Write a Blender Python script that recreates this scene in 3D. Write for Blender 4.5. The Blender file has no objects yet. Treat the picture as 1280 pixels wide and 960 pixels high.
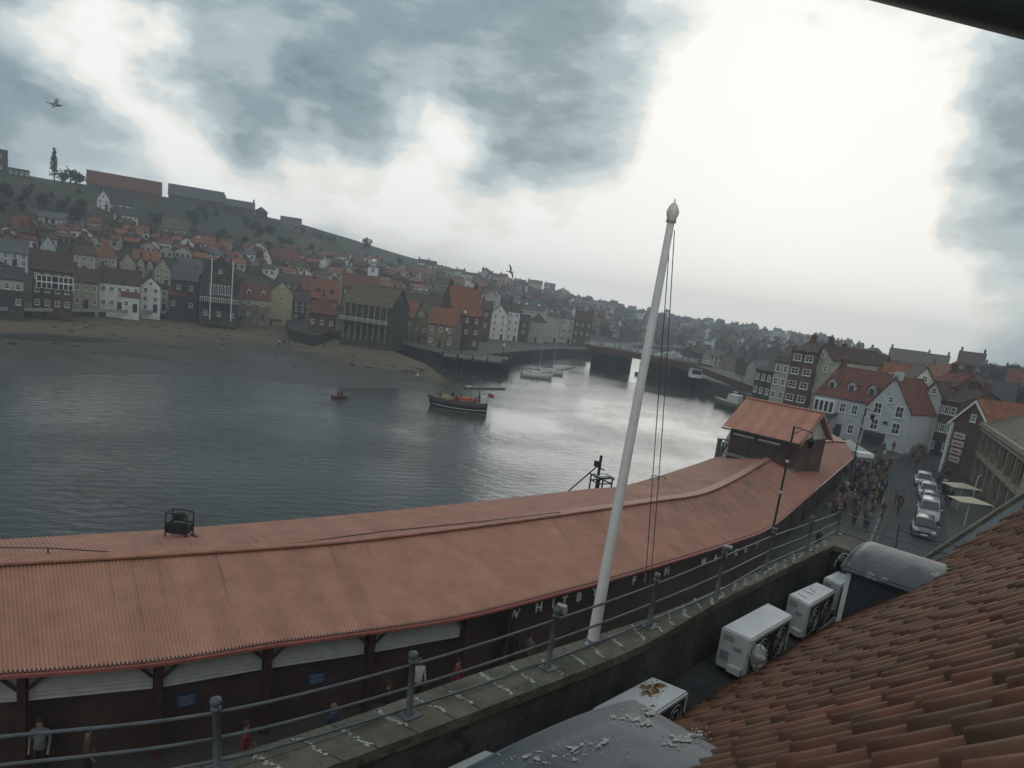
import bpy, bmesh, math, random
from mathutils import Vector, Matrix, noise as mnoise
random.seed(7)
C = bpy.context.scene.collection
# ------------------------------------------------------------------ camera maths
F=900.;CX=640.;CY=560.;PH=math.radians(7.4);PT=math.atan(182*math.cos(PH)/F);CAM=Vector((0,0,14.5))
fw=Vector((0,math.cos(PT),-math.sin(PT)));u0=Vector((0,math.sin(PT),math.cos(PT)));r0=Vector((1,0,0))
cR=math.cos(PH)*r0+math.sin(PH)*u0; cU=-math.sin(PH)*r0+math.cos(PH)*u0
def ray(px,py): return fw+cR*((px-CX)/F)+cU*((CY-py)/F)
def at(px,py,z=0.):
    d=ray(px,py); return CAM+d*((z-CAM.z)/d.z)
def proj(p):
    v=Vector(p)-CAM; w=v.dot(fw); return (CX+F*v.dot(cR)/w, CY-F*v.dot(cU)/w, w)
def zfor(x,y,py):            # height at which a vertical through (x,y) meets picture row py
    lo,hi=-30.,120.
    for _ in range(40):
        m=(lo+hi)/2
        if proj((x,y,m))[1]>py: lo=m
        else: hi=m
    return (lo+hi)/2
def atd(px,py,dist):
    d=ray(px,py); return CAM+d*(dist/math.hypot(d.x,d.y))
# ------------------------------------------------------------------ tags
def tag(o,label=None,cat=None,group=None,kind=None):
    if label: o['label']=label
    if cat: o['category']=cat
    if group: o['group']=group
    if kind: o['kind']=kind
    return o
def empty(name,loc=(0,0,0),rz=0):
    o=bpy.data.objects.new(name,None); C.objects.link(o); o.location=loc; o.rotation_euler=(0,0,rz); o.empty_display_size=.3; return o
def thing(name,label,cat,loc=(0,0,0),group=None):
    return tag(empty(name,loc),label,cat,group)
def copy_tree(o,parent=None):
    c=o.copy(); C.objects.link(c)
    if parent: c.parent=parent
    for ch in KIDS.get(o.name,[]): copy_tree(ch,c)
    return c
KIDS={}
WL={}                       # world location of each part's root, so that meshes can be given in world coordinates
class MB:
    def __init__(s): s.v=[];s.f=[];s.m=[];s.sm=[]
    def add(s,vs,fs,mi=0,smooth=False):
        b=len(s.v); s.v+= [tuple(v) for v in vs]
        for f in fs: s.f.append(tuple(i+b for i in f)); s.m.append(mi); s.sm.append(smooth)
        return s
    def box(s,c,d,rz=0,mi=0,tilt=None):
        c=Vector(c); M=Matrix.Rotation(rz,3,'Z')
        if tilt is not None: M=M@tilt
        vs=[c+M@Vector((x*d[0]/2,y*d[1]/2,z*d[2]/2)) for x in(-1,1) for y in(-1,1) for z in(-1,1)]
        return s.add(vs,[(0,1,3,2),(4,6,7,5),(0,4,5,1),(2,3,7,6),(0,2,6,4),(1,5,7,3)],mi)
    def hexa(s,b,t,mi=0):    # four bottom and four top corners, same order
        return s.add(list(b)+list(t),[(3,2,1,0),(4,5,6,7)]+[(i,(i+1)%4,(i+1)%4+4,i+4) for i in range(4)],mi)
    def prism(s,poly,z0,z1,mi=0):
        n=len(poly); vs=[(p[0],p[1],z0) for p in poly]+[(p[0],p[1],z1) for p in poly]
        return s.add(vs,[tuple(reversed(range(n))),tuple(range(n,2*n))]+[(i,(i+1)%n,(i+1)%n+n,i+n) for i in range(n)],mi)
    def quad(s,a,b,c,d,mi=0): return s.add([a,b,c,d],[(0,1,2,3)],mi)
    def tri(s,a,b,c,mi=0): return s.add([a,b,c],[(0,1,2)],mi)
    def slab(s,pts,th,mi=0):   # a flat polygon given thickness along its normal
        P=[Vector(p) for p in pts]; n=(P[1]-P[0]).cross(P[2]-P[1]).normalized()*th
        k=len(P); return s.add(P+[p-n for p in P],[tuple(range(k)),tuple(reversed(range(k,2*k)))]+[((i+1)%k,i,i+k,(i+1)%k+k) for i in range(k)],mi)
    def tube(s,pts,r,seg=8,mi=0,cap=True,smooth=True):
        P=[Vector(p) for p in pts]; n=len(P); rr=r if isinstance(r,(list,tuple)) else [r]*n
        vs=[];fs=[]
        up=Vector((0,0,1))
        for i,p in enumerate(P):
            t=(P[min(i+1,n-1)]-P[max(i-1,0)]).normalized()
            a=t.cross(up if abs(t.z)<.95 else Vector((1,0,0))).normalized(); b=t.cross(a)
            for k in range(seg):
                an=2*math.pi*k/seg; vs.append(p+a*math.cos(an)*rr[i]+b*math.sin(an)*rr[i])
        for i in range(n-1):
            for k in range(seg):
                k2=(k+1)%seg; fs.append((i*seg+k,i*seg+k2,(i+1)*seg+k2,(i+1)*seg+k))
        s.add(vs,fs,mi,smooth)
        if cap: s.add(vs[:seg],[tuple(range(seg))],mi); s.add(vs[-seg:],[tuple(reversed(range(seg)))],mi)
        return s
    def ball(s,c,r,mi=0,seg=10,rings=6,sc=(1,1,1),jit=0):
        vs=[];fs=[]; c=Vector(c)
        for i in range(rings+1):
            th=math.pi*i/rings
            for k in range(seg):
                ph=2*math.pi*k/seg; d=Vector((math.sin(th)*math.cos(ph)*sc[0],math.sin(th)*math.sin(ph)*sc[1],math.cos(th)*sc[2]))
                q=r*(1+jit*mnoise.noise(d*2.3+c*3)); vs.append(c+d*q)
        for i in range(rings):
            for k in range(seg): k2=(k+1)%seg; fs.append((i*seg+k,(i+1)*seg+k,(i+1)*seg+k2,i*seg+k2))
        return s.add(vs,fs,mi,True)
    def lathe(s,base,prof,seg=14,mi=0):
        b=Vector(base); vs=[];fs=[]
        for r,z in prof:
            for k in range(seg): an=2*math.pi*k/seg; vs.append(b+Vector((r*math.cos(an),r*math.sin(an),z)))
        for i in range(len(prof)-1):
            for k in range(seg): k2=(k+1)%seg; fs.append((i*seg+k,i*seg+k2,(i+1)*seg+k2,(i+1)*seg+k))
        return s.add(vs,fs,mi,True)
    def build(s,name,mats,parent=None,root=None,autosm=False):
        if not isinstance(mats,(list,tuple)): mats=[mats]
        off=Vector((0,0,0))
        if parent is not None: off=WL.get(parent.name, Vector(parent.location) if parent.type=='EMPTY' else Vector((0,0,0)))
        elif root is not None: off=Vector(root)
        me=bpy.data.meshes.new(name); me.from_pydata([tuple(Vector(v)-off) for v in s.v],[],s.f)
        for m in mats: me.materials.append(m)
        me.polygons.foreach_set('material_index',s.m); me.polygons.foreach_set('use_smooth',s.sm)
        bm=bmesh.new(); bm.from_mesh(me); bmesh.ops.recalc_face_normals(bm,faces=bm.faces); bm.to_mesh(me); bm.free()
        o=bpy.data.objects.new(name,me); C.objects.link(o)
        if parent is not None: o.parent=parent; KIDS.setdefault(parent.name,[]).append(o)
        elif root is not None: o.location=root
        WL[o.name]=off
        return o
def structure(name,mb,m): return tag(mb.build(name,m),kind='structure')
# ------------------------------------------------------------------ materials
MATS={}
def mat(name,col,rough=.8,var=.25,scale=3.,bump=.0,bscale=40.,metal=0,col2=None,spec=.3,detail=6,stretch=None,stain=None,emit=None):
    if name in MATS: return MATS[name]
    m=bpy.data.materials.new(name); m.use_nodes=True; nt=m.node_tree; N=nt.nodes; L=nt.links
    b=N['Principled BSDF']; b.inputs['Roughness'].default_value=rough; b.inputs['Metallic'].default_value=metal
    b.inputs['Specular IOR Level'].default_value=spec
    tc=N.new('ShaderNodeTexCoord'); src=tc.outputs['Object']
    if stretch:
        mp=N.new('ShaderNodeMapping'); mp.inputs['Scale'].default_value=stretch; L.new(src,mp.inputs['Vector']); src=mp.outputs['Vector']
    nz=N.new('ShaderNodeTexNoise'); nz.inputs['Scale'].default_value=scale; nz.inputs['Detail'].default_value=detail; nz.inputs['Roughness'].default_value=.65
    L.new(src,nz.inputs['Vector'])
    rp=N.new('ShaderNodeValToRGB'); rp.color_ramp.elements[0].position=.3; rp.color_ramp.elements[1].position=.7
    c2=col2 or tuple(c*(1-var*1.6) for c in col)
    c1=tuple(min(1,c*(1+var*.5)) for c in col) if not col2 else col
    rp.color_ramp.elements[0].color=(*c2,1); rp.color_ramp.elements[1].color=(*c1,1)
    L.new(nz.outputs['Fac'],rp.inputs['Fac']); out=rp.outputs['Color']
    if stain:                  # (colour, scale, threshold)
        n2=N.new('ShaderNodeTexNoise'); n2.inputs['Scale'].default_value=stain[1]; n2.inputs['Detail'].default_value=8; n2.inputs['Roughness'].default_value=.7
        L.new(tc.outputs['Object'],n2.inputs['Vector'])
        r2=N.new('ShaderNodeValToRGB'); r2.color_ramp.elements[0].position=stain[2]; r2.color_ramp.elements[1].position=stain[2]+.07
        L.new(n2.outputs['Fac'],r2.inputs['Fac']); mx=N.new('ShaderNodeMix'); mx.data_type='RGBA'
        L.new(r2.outputs['Color'],mx.inputs['Factor']); L.new(out,mx.inputs['A']); mx.inputs['B'].default_value=(*stain[0],1); out=mx.outputs['Result']
    L.new(out,b.inputs['Base Color'])
    if bump:
        nb=N.new('ShaderNodeTexNoise'); nb.inputs['Scale'].default_value=bscale; nb.inputs['Detail'].default_value=5; L.new(tc.outputs['Object'],nb.inputs['Vector'])
        bp=N.new('ShaderNodeBump'); bp.inputs['Strength'].default_value=bump; bp.inputs['Distance'].default_value=.05
        L.new(nb.outputs['Fac'],bp.inputs['Height']); L.new(bp.outputs['Normal'],b.inputs['Normal'])
    if emit: b.inputs['Emission Color'].default_value=(*col,1); b.inputs['Emission Strength'].default_value=emit
    MATS[name]=m; return m
def brick(name,c1,c2,mortar,scale=1.,w=.24,h=.08,rough=.9):
    if name in MATS: return MATS[name]
    m=bpy.data.materials.new(name); m.use_nodes=True; nt=m.node_tree; N=nt.nodes; L=nt.links; b=N['Principled BSDF']; b.inputs['Roughness'].default_value=rough; b.inputs['Specular IOR Level'].default_value=.2
    tc=N.new('ShaderNodeTexCoord'); sp=N.new('ShaderNodeSeparateXYZ'); cb=N.new('ShaderNodeCombineXYZ'); ad=N.new('ShaderNodeMath'); ad.operation='ADD'
    L.new(tc.outputs['Object'],sp.inputs[0]); L.new(sp.outputs[0],ad.inputs[0]); L.new(sp.outputs[1],ad.inputs[1]); L.new(ad.outputs[0],cb.inputs[0]); L.new(sp.outputs[2],cb.inputs[1])
    bt=N.new('ShaderNodeTexBrick'); bt.inputs['Scale'].default_value=scale; bt.inputs['Brick Width'].default_value=w; bt.inputs['Row Height'].default_value=h; bt.inputs['Mortar Size'].default_value=.01
    bt.inputs['Color1'].default_value=(*c1,1); bt.inputs['Color2'].default_value=(*c2,1); bt.inputs['Mortar'].default_value=(*mortar,1); L.new(cb.outputs[0],bt.inputs['Vector'])
    nz=N.new('ShaderNodeTexNoise'); nz.inputs['Scale'].default_value=.7; nz.inputs['Detail'].default_value=7; L.new(tc.outputs['Object'],nz.inputs['Vector'])
    mr=N.new('ShaderNodeMapRange'); mr.inputs['From Min'].default_value=.3; mr.inputs['From Max'].default_value=.7; mr.inputs['To Min'].default_value=.55; mr.inputs['To Max'].default_value=1.15; L.new(nz.outputs['Fac'],mr.inputs['Value'])
    mx=N.new('ShaderNodeMix'); mx.data_type='RGBA'; mx.blend_type='MULTIPLY'; mx.inputs['Factor'].default_value=1; L.new(bt.outputs['Color'],mx.inputs['A']); L.new(mr.outputs['Result'],mx.inputs['B']); L.new(mx.outputs['Result'],b.inputs['Base Color'])
    MATS[name]=m; return m
def tile_mat(name,c,rows=.35,var=.35):
    if name in MATS: return MATS[name]
    m=mat(name,c,rough=.85,var=var,scale=1.3); nt=m.node_tree; N=nt.nodes; L=nt.links; b=N['Principled BSDF']
    tc=N.new('ShaderNodeTexCoord'); wv=N.new('ShaderNodeTexWave'); wv.bands_direction='Z'; wv.inputs['Scale'].default_value=3.; wv.inputs['Distortion'].default_value=.6; L.new(tc.outputs['Object'],wv.inputs['Vector'])
    bp=N.new('ShaderNodeBump'); bp.inputs['Strength'].default_value=.6; bp.inputs['Distance'].default_value=.05; L.new(wv.outputs['Fac'],bp.inputs['Height']); L.new(bp.outputs['Normal'],b.inputs['Normal'])
    return m
def glass_mat(name,col=(.02,.025,.03),rough=.12):
    return mat(name,col,rough=rough,var=.3,spec=.6,scale=1.)
W={ 'white':mat('white_render',(.68,.68,.64),.85,.18,.8,stain=((.35,.34,.31),.9,.62)),
    'cream':mat('cream_render',(.36,.32,.23),.85,.2,.8),
    'palecream':mat('pale_cream_render',(.40,.375,.30),.85,.2,.8),
    'yellow':mat('yellow_render',(.38,.34,.20),.85,.15,.8),
    'grey':mat('grey_render',(.44,.455,.465),.85,.14,.7),
    'paleblue':mat('pale_blue_render',(.42,.44,.45),.85,.14,.7),
    'stone':brick('sandstone_blocks',(.27,.22,.15),(.22,.175,.12),(.12,.10,.08),w=.6,h=.3),
    'brick':brick('red_brick',(.14,.065,.045),(.10,.05,.037),(.12,.10,.09)),
    'brown':brick('brown_brick',(.14,.08,.055),(.10,.062,.045),(.08,.07,.06)),
    'dark':brick('dark_stone',(.09,.08,.068),(.062,.056,.05),(.035,.033,.03),w=.7,h=.35),
    'timber':mat('dark_timber_cladding',(.05,.048,.045),.8,.3,2.,stretch=(1,1,.15)) }
T={ 'orange':tile_mat('orange_pantiles',(.25,.095,.05)),'red':tile_mat('red_pantiles',(.165,.06,.042)),
    'brown':tile_mat('brown_tiles',(.085,.052,.04)),'slate':tile_mat('grey_slate',(.11,.115,.125)),'dark':tile_mat('dark_slate',(.055,.057,.062)),
    'mossy':tile_mat('mossy_brown_tiles',(.13,.105,.07)) }
COLN={'white':'white','cream':'cream','palecream':'pale cream','yellow':'yellow','grey':'grey','paleblue':'pale blue','stone':'sandstone','brick':'red brick','brown':'brown brick','dark':'dark stone','timber':'dark timber'}
ROOFN={'orange':'orange tiled','red':'red tiled','brown':'brown tiled','slate':'grey slate','dark':'dark slate','mossy':'mossy brown'}
FR=mat('white_window_paint',(.7,.7,.68),.6,.05); GL=glass_mat('window_glass'); FD=mat('dark_window_paint',(.04,.045,.05),.6,.1)
IRON=mat('black_iron',(.018,.019,.02),.55,.2); GREYP=mat('grey_metal_paint',(.11,.12,.13),.55,.25,5.,stain=((.06,.05,.04),6,.66))
CHIM=brick('chimney_brick',(.16,.075,.05),(.12,.06,.04),(.08,.07,.06)); POTM=mat('clay_pot',(.30,.14,.08),.8,.2)
WOODW=mat('white_timber_paint',(.6,.6,.58),.6,.08)
# ------------------------------------------------------------------ ground, water, terrain
WZ=-3.5
def az(p): return math.atan2(p[0],p[1])
# east quay edge at ground level, left to right, from picture points
EQ=[at(*p,0.) for p in [(-700,350),(-400,362),(-200,374),(0,386),(180,388),(300,397),(352,399)]]
HUTB=[at(*p,0.) for p in [(352,411),(385,418),(425,414),(428,412)]]
EQ2=[at(*p,0.) for p in [(430,412),(490,426),(555,441),(600,444),(640,440),(700,436),(740,437),(774,442)]]
EQ3=[at(775,437,0.),at(800,431,0.),at(860,436,0.)]
EQALL=EQ+EQ2+EQ3
FLB=[at(*p,0.) for p in [(-700,347),(-400,358),(-200,370),(0,382),(180,385),(300,394),(352,396),(430,404),(490,418),(560,428),(600,421),(650,422),(740,427),(775,429),(800,427),(860,433)]]
def dist_poly(a,poly):
    P=[(az(p),math.hypot(p[0],p[1])) for p in poly]
    if a<=P[0][0]: return P[0][1]
    for (a0,r0_),(a1,r1_) in zip(P,P[1:]):
        if a0<=a<=a1:
            t=(a-a0)/max(1e-6,a1-a0); return r0_*(1-t)+r1_*t
    return P[-1][1]
SKY=[(-900,170,300),(-400,190,300),(-150,198,320),(0,213,330),(60,224,345),(110,231,355),(200,245,370),(260,255,385),(320,268,400),(380,281,430),(440,299,470),(500,318,530),(560,334,600),(640,352,720),(700,368,850),(780,384,1000),(860,397,1100),(940,409,1100),(1000,420,1050),(1060,432,950),(1100,442,600),(1200,457,420),(1290,469,400),(1500,500,400),(1900,560,400)]
SK=[]
for px,py,d in SKY:
    q=atd(px,py,d); SK.append((az(q),d,q.z))
def skyl(a):
    if a<=SK[0][0]: return SK[0][1:]
    for s0,s1 in zip(SK,SK[1:]):
        if s0[0]<=a<=s1[0]:
            t=(a-s0[0])/(s1[0]-s0[0]); return (s0[1]*(1-t)+s1[1]*t, s0[2]*(1-t)+s1[2]*t)
    return SK[-1][1:]
WD=[(at(860,436,0.),),]
WEST=[(az(at(860,436,0.)),math.hypot(*at(860,436,0.)[:2])),(az(at(900,440,0.)),400.),(az(at(960,440,0.)),330.),(az(at(1010,500,0.)),200.),(az(at(1100,540,0.)),165.),(az(at(1200,560,0.)),150.),(az(at(1290,580,0.)),140.),(3.,140.)]
AE=az(EQ3[-1])
def dzero(a):
    if a<=AE: return dist_poly(a,EQALL)
    for (a0,q0),(a1,q1) in zip(WEST,WEST[1:]):
        if a0<=a<=a1: t=(a-a0)/(a1-a0); return q0*(1-t)+q1*t
    return 140.
def flat(a): return max(6.,dist_poly(a,FLB)+9-dzero(a)) if a<AE else 4
def prof(a,r):
    D0=dzero(a); D1,H=skyl(a); fl=flat(a)
    if r<=D0+fl: return 0.
    if r>=D1: return H-(r-D1)*.03
    t=(r-D0-fl)/(D1-D0-fl)
    if H<0: return H*t
    n=mnoise.noise(Vector((a*22,r*.012,0)))*.06*H*math.sin(math.pi*t)
    return H*(t*1.25-.25*t*t)+n
def terr(x,y): return prof(math.atan2(x,y),math.hypot(x,y))
def hit(px,py):
    d=ray(px,py); h=math.hypot(d.x,d.y); t=120/h
    while t*h<1500:
        p=CAM+d*t
        if math.atan2(p.x,p.y)<AE and t*h<dzero(math.atan2(p.x,p.y)): t+=2/h; continue
        if p.z<=terr(p.x,p.y): return p
        t+=.7/h
    return None
mb=MB(); na=520; A0,A1=-1.05,1.05; rows=[]
TT=[0,.0001,-1,.02,.05,.08,.12,.16,.2,.25,.3,.35,.4,.46,.52,.58,.64,.7,.76,.82,.88,.94,1.0,1.15,1.5]
for i in range(na+1):
    a=A0+(A1-A0)*i/na; D0=dzero(a); D1,H=skyl(a); rows.append([])
    for k,t in enumerate(TT):
        fl=flat(a); r=D0+.02 if k==1 else D0 if k==0 else D0+fl if k==2 else D0+fl+(D1-D0-fl)*t; z=prof(a,r)
        if k==0: z=WZ-1.5 if a<AE else -.3
        elif k==1 and a>AE: z=-.2
        rows[-1].append(len(mb.v)); mb.v.append((r*math.sin(a),r*math.cos(a),z))
for i in range(na):
    for k in range(len(TT)-1):
        mb.f.append((rows[i][k],rows[i+1][k],rows[i+1][k+1],rows[i][k+1])); mb.m.append(1 if k==0 else 2 if k==1 else 0); mb.sm.append(k>1)
hillm=mat('hillside_grass_and_scrub',(.042,.046,.024),.95,.5,.05,col2=(.014,.018,.011),bump=1.,bscale=.5,detail=12,stain=((.075,.068,.035),.05,.56))
quaym=brick('quay_stone',(.055,.05,.043),(.036,.034,.03),(.018,.018,.017),w=1.1,h=.5)
hills=structure('hills',mb,[hillm,quaym,mat('promenade_paving',(.075,.07,.06),.85,.3,.5)])
# water
wm=bpy.data.materials.new('harbour_water'); wm.use_nodes=True; nt=wm.node_tree; N=nt.nodes; L=nt.links; b=N['Principled BSDF']
b.inputs['Base Color'].default_value=(.042,.046,.042,1); b.inputs['Roughness'].default_value=.16; b.inputs['IOR'].default_value=1.33; b.inputs['Specular IOR Level'].default_value=.2
tc=N.new('ShaderNodeTexCoord'); mp=N.new('ShaderNodeMapping'); mp.inputs['Scale'].default_value=(.5,1.1,1); mp.inputs['Rotation'].default_value=(0,0,.5); L.new(tc.outputs['Object'],mp.inputs['Vector'])
n1=N.new('ShaderNodeTexNoise'); n1.inputs['Scale'].default_value=1.1; n1.inputs['Detail'].default_value=4; n1.inputs['Distortion'].default_value=.4; L.new(mp.outputs[0],n1.inputs['Vector'])
n2=N.new('ShaderNodeTexNoise'); n2.inputs['Scale'].default_value=.05; n2.inputs['Detail'].default_value=5; L.new(tc.outputs['Object'],n2.inputs['Vector'])
wv=N.new('ShaderNodeTexWave'); wv.inputs['Scale'].default_value=.22; wv.inputs['Distortion'].default_value=5; wv.inputs['Detail'].default_value=3; mp2=N.new('ShaderNodeMapping'); mp2.inputs['Rotation'].default_value=(0,0,1.15); L.new(tc.outputs['Object'],mp2.inputs['Vector']); L.new(mp2.outputs[0],wv.inputs['Vector'])
ma=N.new('ShaderNodeMath'); ma.operation='MULTIPLY_ADD'; ma.inputs[1].default_value=.14; L.new(wv.outputs['Fac'],ma.inputs[0]); L.new(n1.outputs['Fac'],ma.inputs[2])
mr=N.new('ShaderNodeMapRange'); mr.inputs['From Min'].default_value=.38; mr.inputs['From Max'].default_value=.62; mr.inputs['To Min'].default_value=.25; mr.inputs['To Max'].default_value=1.; L.new(n2.outputs['Fac'],mr.inputs['Value'])
bp=N.new('ShaderNodeBump'); bp.inputs['Distance'].default_value=.12; L.new(ma.outputs[0],bp.inputs['Height']); L.new(mr.outputs['Result'],bp.inputs['Strength']); L.new(bp.outputs['Normal'],b.inputs['Normal'])
mr2=N.new('ShaderNodeMapRange'); mr2.inputs['From Min'].default_value=.35; mr2.inputs['From Max'].default_value=.65; mr2.inputs['To Min'].default_value=.12; mr2.inputs['To Max'].default_value=.26; L.new(n2.outputs['Fac'],mr2.inputs['Value']); L.new(mr2.outputs['Result'],b.inputs['Roughness'])
mb=MB(); mb.quad((-900,-40,WZ),(1200,-40,WZ),(1200,1500,WZ),(-900,1500,WZ)); structure('water',mb,wm)
mb=MB(); mb.quad((-900,-60,WZ-3),(1200,-60,WZ-3),(1200,1500,WZ-3),(-900,1500,WZ-3)); structure('ground',mb,mat('river_bed',(.05,.045,.04),.9,.2))
# beach: from the wall foot down to the water line
topb=[(-700,352),(-400,366),(-200,382),(0,394),(90,397),(180,399),(260,402),(350,409),(420,428),(490,442),(530,457),(562,478)]
botb=[(-700,470),(-400,470),(-200,472),(0,474),(90,474),(180,475),(260,476),(350,483),(420,488),(490,488),(530,490),(562,492)]
mb=MB(); nu=110; nvv=22
def lerp_poly(P,u):
    s=u*(len(P)-1); i=min(int(s),len(P)-2); t=s-i; return (P[i][0]*(1-t)+P[i+1][0]*t, P[i][1]*(1-t)+P[i+1][1]*t)
for i in range(nu+1):
    for k in range(nvv+1):
        u=i/nu; v=k/nvv
        tp=lerp_poly(topb,u); bt_=lerp_poly(botb,u)
        a=at(*tp,WZ+1.7); bb=at(*bt_,WZ-.02)
        p=a.lerp(bb,v); p.z=WZ+1.7*(1-v)**1.3-.03+ .12*mnoise.noise(Vector((p.x*.05,p.y*.05,0)))*(4*v*(1-v)) 
        if k==nvv: p=p+(bb-a)*.06; p.z=WZ-.35
        if k==0: p=p+(a-bb)*.12
        mb.v.append(tuple(p))
for i in range(nu):
    for k in range(nvv):
        q=i*(nvv+1)+k; mb.f.append((q,q+1,q+nvv+2,q+nvv+1)); mb.m.append(0); mb.sm.append(True)
bm_=bpy.data.materials.new('beach_sand_and_mud'); bm_.use_nodes=True; nt=bm_.node_tree; N=nt.nodes; L=nt.links; b=N['Principled BSDF']; b.inputs['Specular IOR Level'].default_value=.12
tc=N.new('ShaderNodeTexCoord'); sp=N.new('ShaderNodeSeparateXYZ'); L.new(tc.outputs['Object'],sp.inputs[0])
nz=N.new('ShaderNodeTexNoise'); nz.inputs['Scale'].default_value=.12; nz.inputs['Detail'].default_value=9; mpb=N.new('ShaderNodeMapping'); mpb.inputs['Rotation'].default_value=(0,0,.35); mpb.inputs['Scale'].default_value=(.5,1.6,1); L.new(tc.outputs['Object'],mpb.inputs[0]); L.new(mpb.outputs[0],nz.inputs['Vector'])
ad=N.new('ShaderNodeMath'); ad.operation='MULTIPLY_ADD'; ad.inputs[1].default_value=1.5; L.new(nz.outputs['Fac'],ad.inputs[0]); L.new(sp.outputs[2],ad.inputs[2])
mr=N.new('ShaderNodeMapRange'); mr.inputs['From Min'].default_value=WZ+.95; mr.inputs['From Max'].default_value=WZ+1.75; L.new(ad.outputs[0],mr.inputs['Value'])
rp=N.new('ShaderNodeValToRGB'); rp.color_ramp.elements[0].color=(.05,.046,.04,1); rp.color_ramp.elements[1].color=(.125,.095,.066,1); e=rp.color_ramp.elements.new(.45); e.color=(.068,.06,.049,1); L.new(mr.outputs['Result'],rp.inputs['Fac']); L.new(rp.outputs['Color'],b.inputs['Base Color'])
mr3=N.new('ShaderNodeMapRange'); mr3.inputs['From Min'].default_value=0; mr3.inputs['From Max'].default_value=.6; mr3.inputs['To Min'].default_value=.42; mr3.inputs['To Max'].default_value=.9; L.new(mr.outputs['Result'],mr3.inputs['Value']); L.new(mr3.outputs['Result'],b.inputs['Roughness'])
nb=N.new('ShaderNodeTexNoise'); nb.inputs['Scale'].default_value=.8; nb.inputs['Detail'].default_value=8; L.new(tc.outputs['Object'],nb.inputs['Vector']); bp=N.new('ShaderNodeBump'); bp.inputs['Strength'].default_value=.5; bp.inputs['Distance'].default_value=.15; L.new(nb.outputs['Fac'],bp.inputs['Height']); L.new(bp.outputs['Normal'],b.inputs['Normal'])
structure('beach',mb,bm_)
# seaweed patch on the mud
def blob_sheet(cx,cy,ax,ay,z0,h,seed,rz):
    q=MB(); n=28; R=6
    q.v.append((cx,cy,z0+h))
    for r in range(1,R+1):
        for k in range(n):
            an=2*math.pi*k/n; s=r/R*(1+.35*mnoise.noise(Vector((math.cos(an)*1.5,math.sin(an)*1.5,seed))))
            x=math.cos(an)*ax*s;y=math.sin(an)*ay*s
            q.v.append((cx+x*math.cos(rz)-y*math.sin(rz),cy+x*math.sin(rz)+y*math.cos(rz),z0+h*(1-(r/R)**2)-(.1 if r==R else 0)))
    for k in range(n): q.f.append((0,1+k,1+(k+1)%n)); q.m.append(0); q.sm.append(True)
    for r in range(R-1):
        for k in range(n): a_=1+r*n+k; b_=1+r*n+(k+1)%n; q.f.append((a_,a_+n,b_+n,b_)); q.m.append(0); q.sm.append(True)
    return q
c1=at(65,422,WZ+.8); terrb=WZ+.75
tag(blob_sheet(c1.x,c1.y,15,4,terrb-.1,.7,3,.9).build('seaweed',mat('dark_seaweed',(.02,.021,.012),.7,.4,1.,bump=1,bscale=3)),kind='stuff')
sr=random.Random(41); q=MB()
for k in range(420):
    u=sr.random(); v=sr.random()**1.6*.75; tp=lerp_poly(topb,.15+.8*u); bt_=lerp_poly(botb,.15+.8*u); a=at(*tp,WZ+1.7); bb=at(*bt_,WZ); p=a.lerp(bb,v)
    if mnoise.noise(Vector((p.x*.06,p.y*.06,4)))<-.02: continue
    q.ball((p.x,p.y,WZ+1.7*(1-v)**1.3-.05),sr.uniform(.12,.5),0,7,4,(1.5,1.,.45),.6)
tag(q.build('beach_stones',mat('weedy_stones',(.035,.034,.026),.8,.4,2.)),kind='stuff')
# ---- west bank: fish-market side quay, street, far plots
eave_n=[at(*p,3.3) for p in [(-160,850),(0,843),(198,827),(329,806),(420,794),(573,771),(698,740),(800,712),(920,675),(965,656),(1014,616),(1068,570)]]
eave_f=[at(*p,3.3) for p in [(-160,690),(0,675),(209,662),(420,645),(600,627),(732,612),(795,604),(897,571)]]
ridge=[at(*p,4.4) for p in [(-160,714),(0,705),(212,693),(420,678),(600,657),(730,639),(812,627),(875,617),(920,597),(961,574)]]
qw=[(p.x-.8,p.y+1.6) for p in eave_f]
q2=[at(935,512,WZ),at(905,500,WZ),at(872,487,WZ),at(850,470,WZ)]
WP=[(-60,-40),(-45,0)]+qw+[(p.x,p.y) for p in q2]+[tuple(at(862,437,0.)[:2]),tuple(at(900,430,0.)[:2]),(160,420),(330,330),(300,-40)]
mb=MB(); mb.prism(WP,WZ-1,0.,0)
pave=brick('paving_setts',(.075,.066,.058),(.058,.052,.047),(.035,.032,.03),w=.3,h=.2)
pv=bpy.data.materials.new('street_paving'); pv.use_nodes=True; nt=pv.node_tree;N=nt.nodes;L=nt.links;b=N['Principled BSDF'];b.inputs['Roughness'].default_value=.75
tc=N.new('ShaderNodeTexCoord');bt=N.new('ShaderNodeTexBrick');bt.inputs['Scale'].default_value=2.;bt.inputs['Color1'].default_value=(.06,.05,.042,1);bt.inputs['Color2'].default_value=(.042,.037,.033,1);bt.inputs['Mortar'].default_value=(.03,.028,.026,1);L.new(tc.outputs['Object'],bt.inputs['Vector'])
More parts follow.
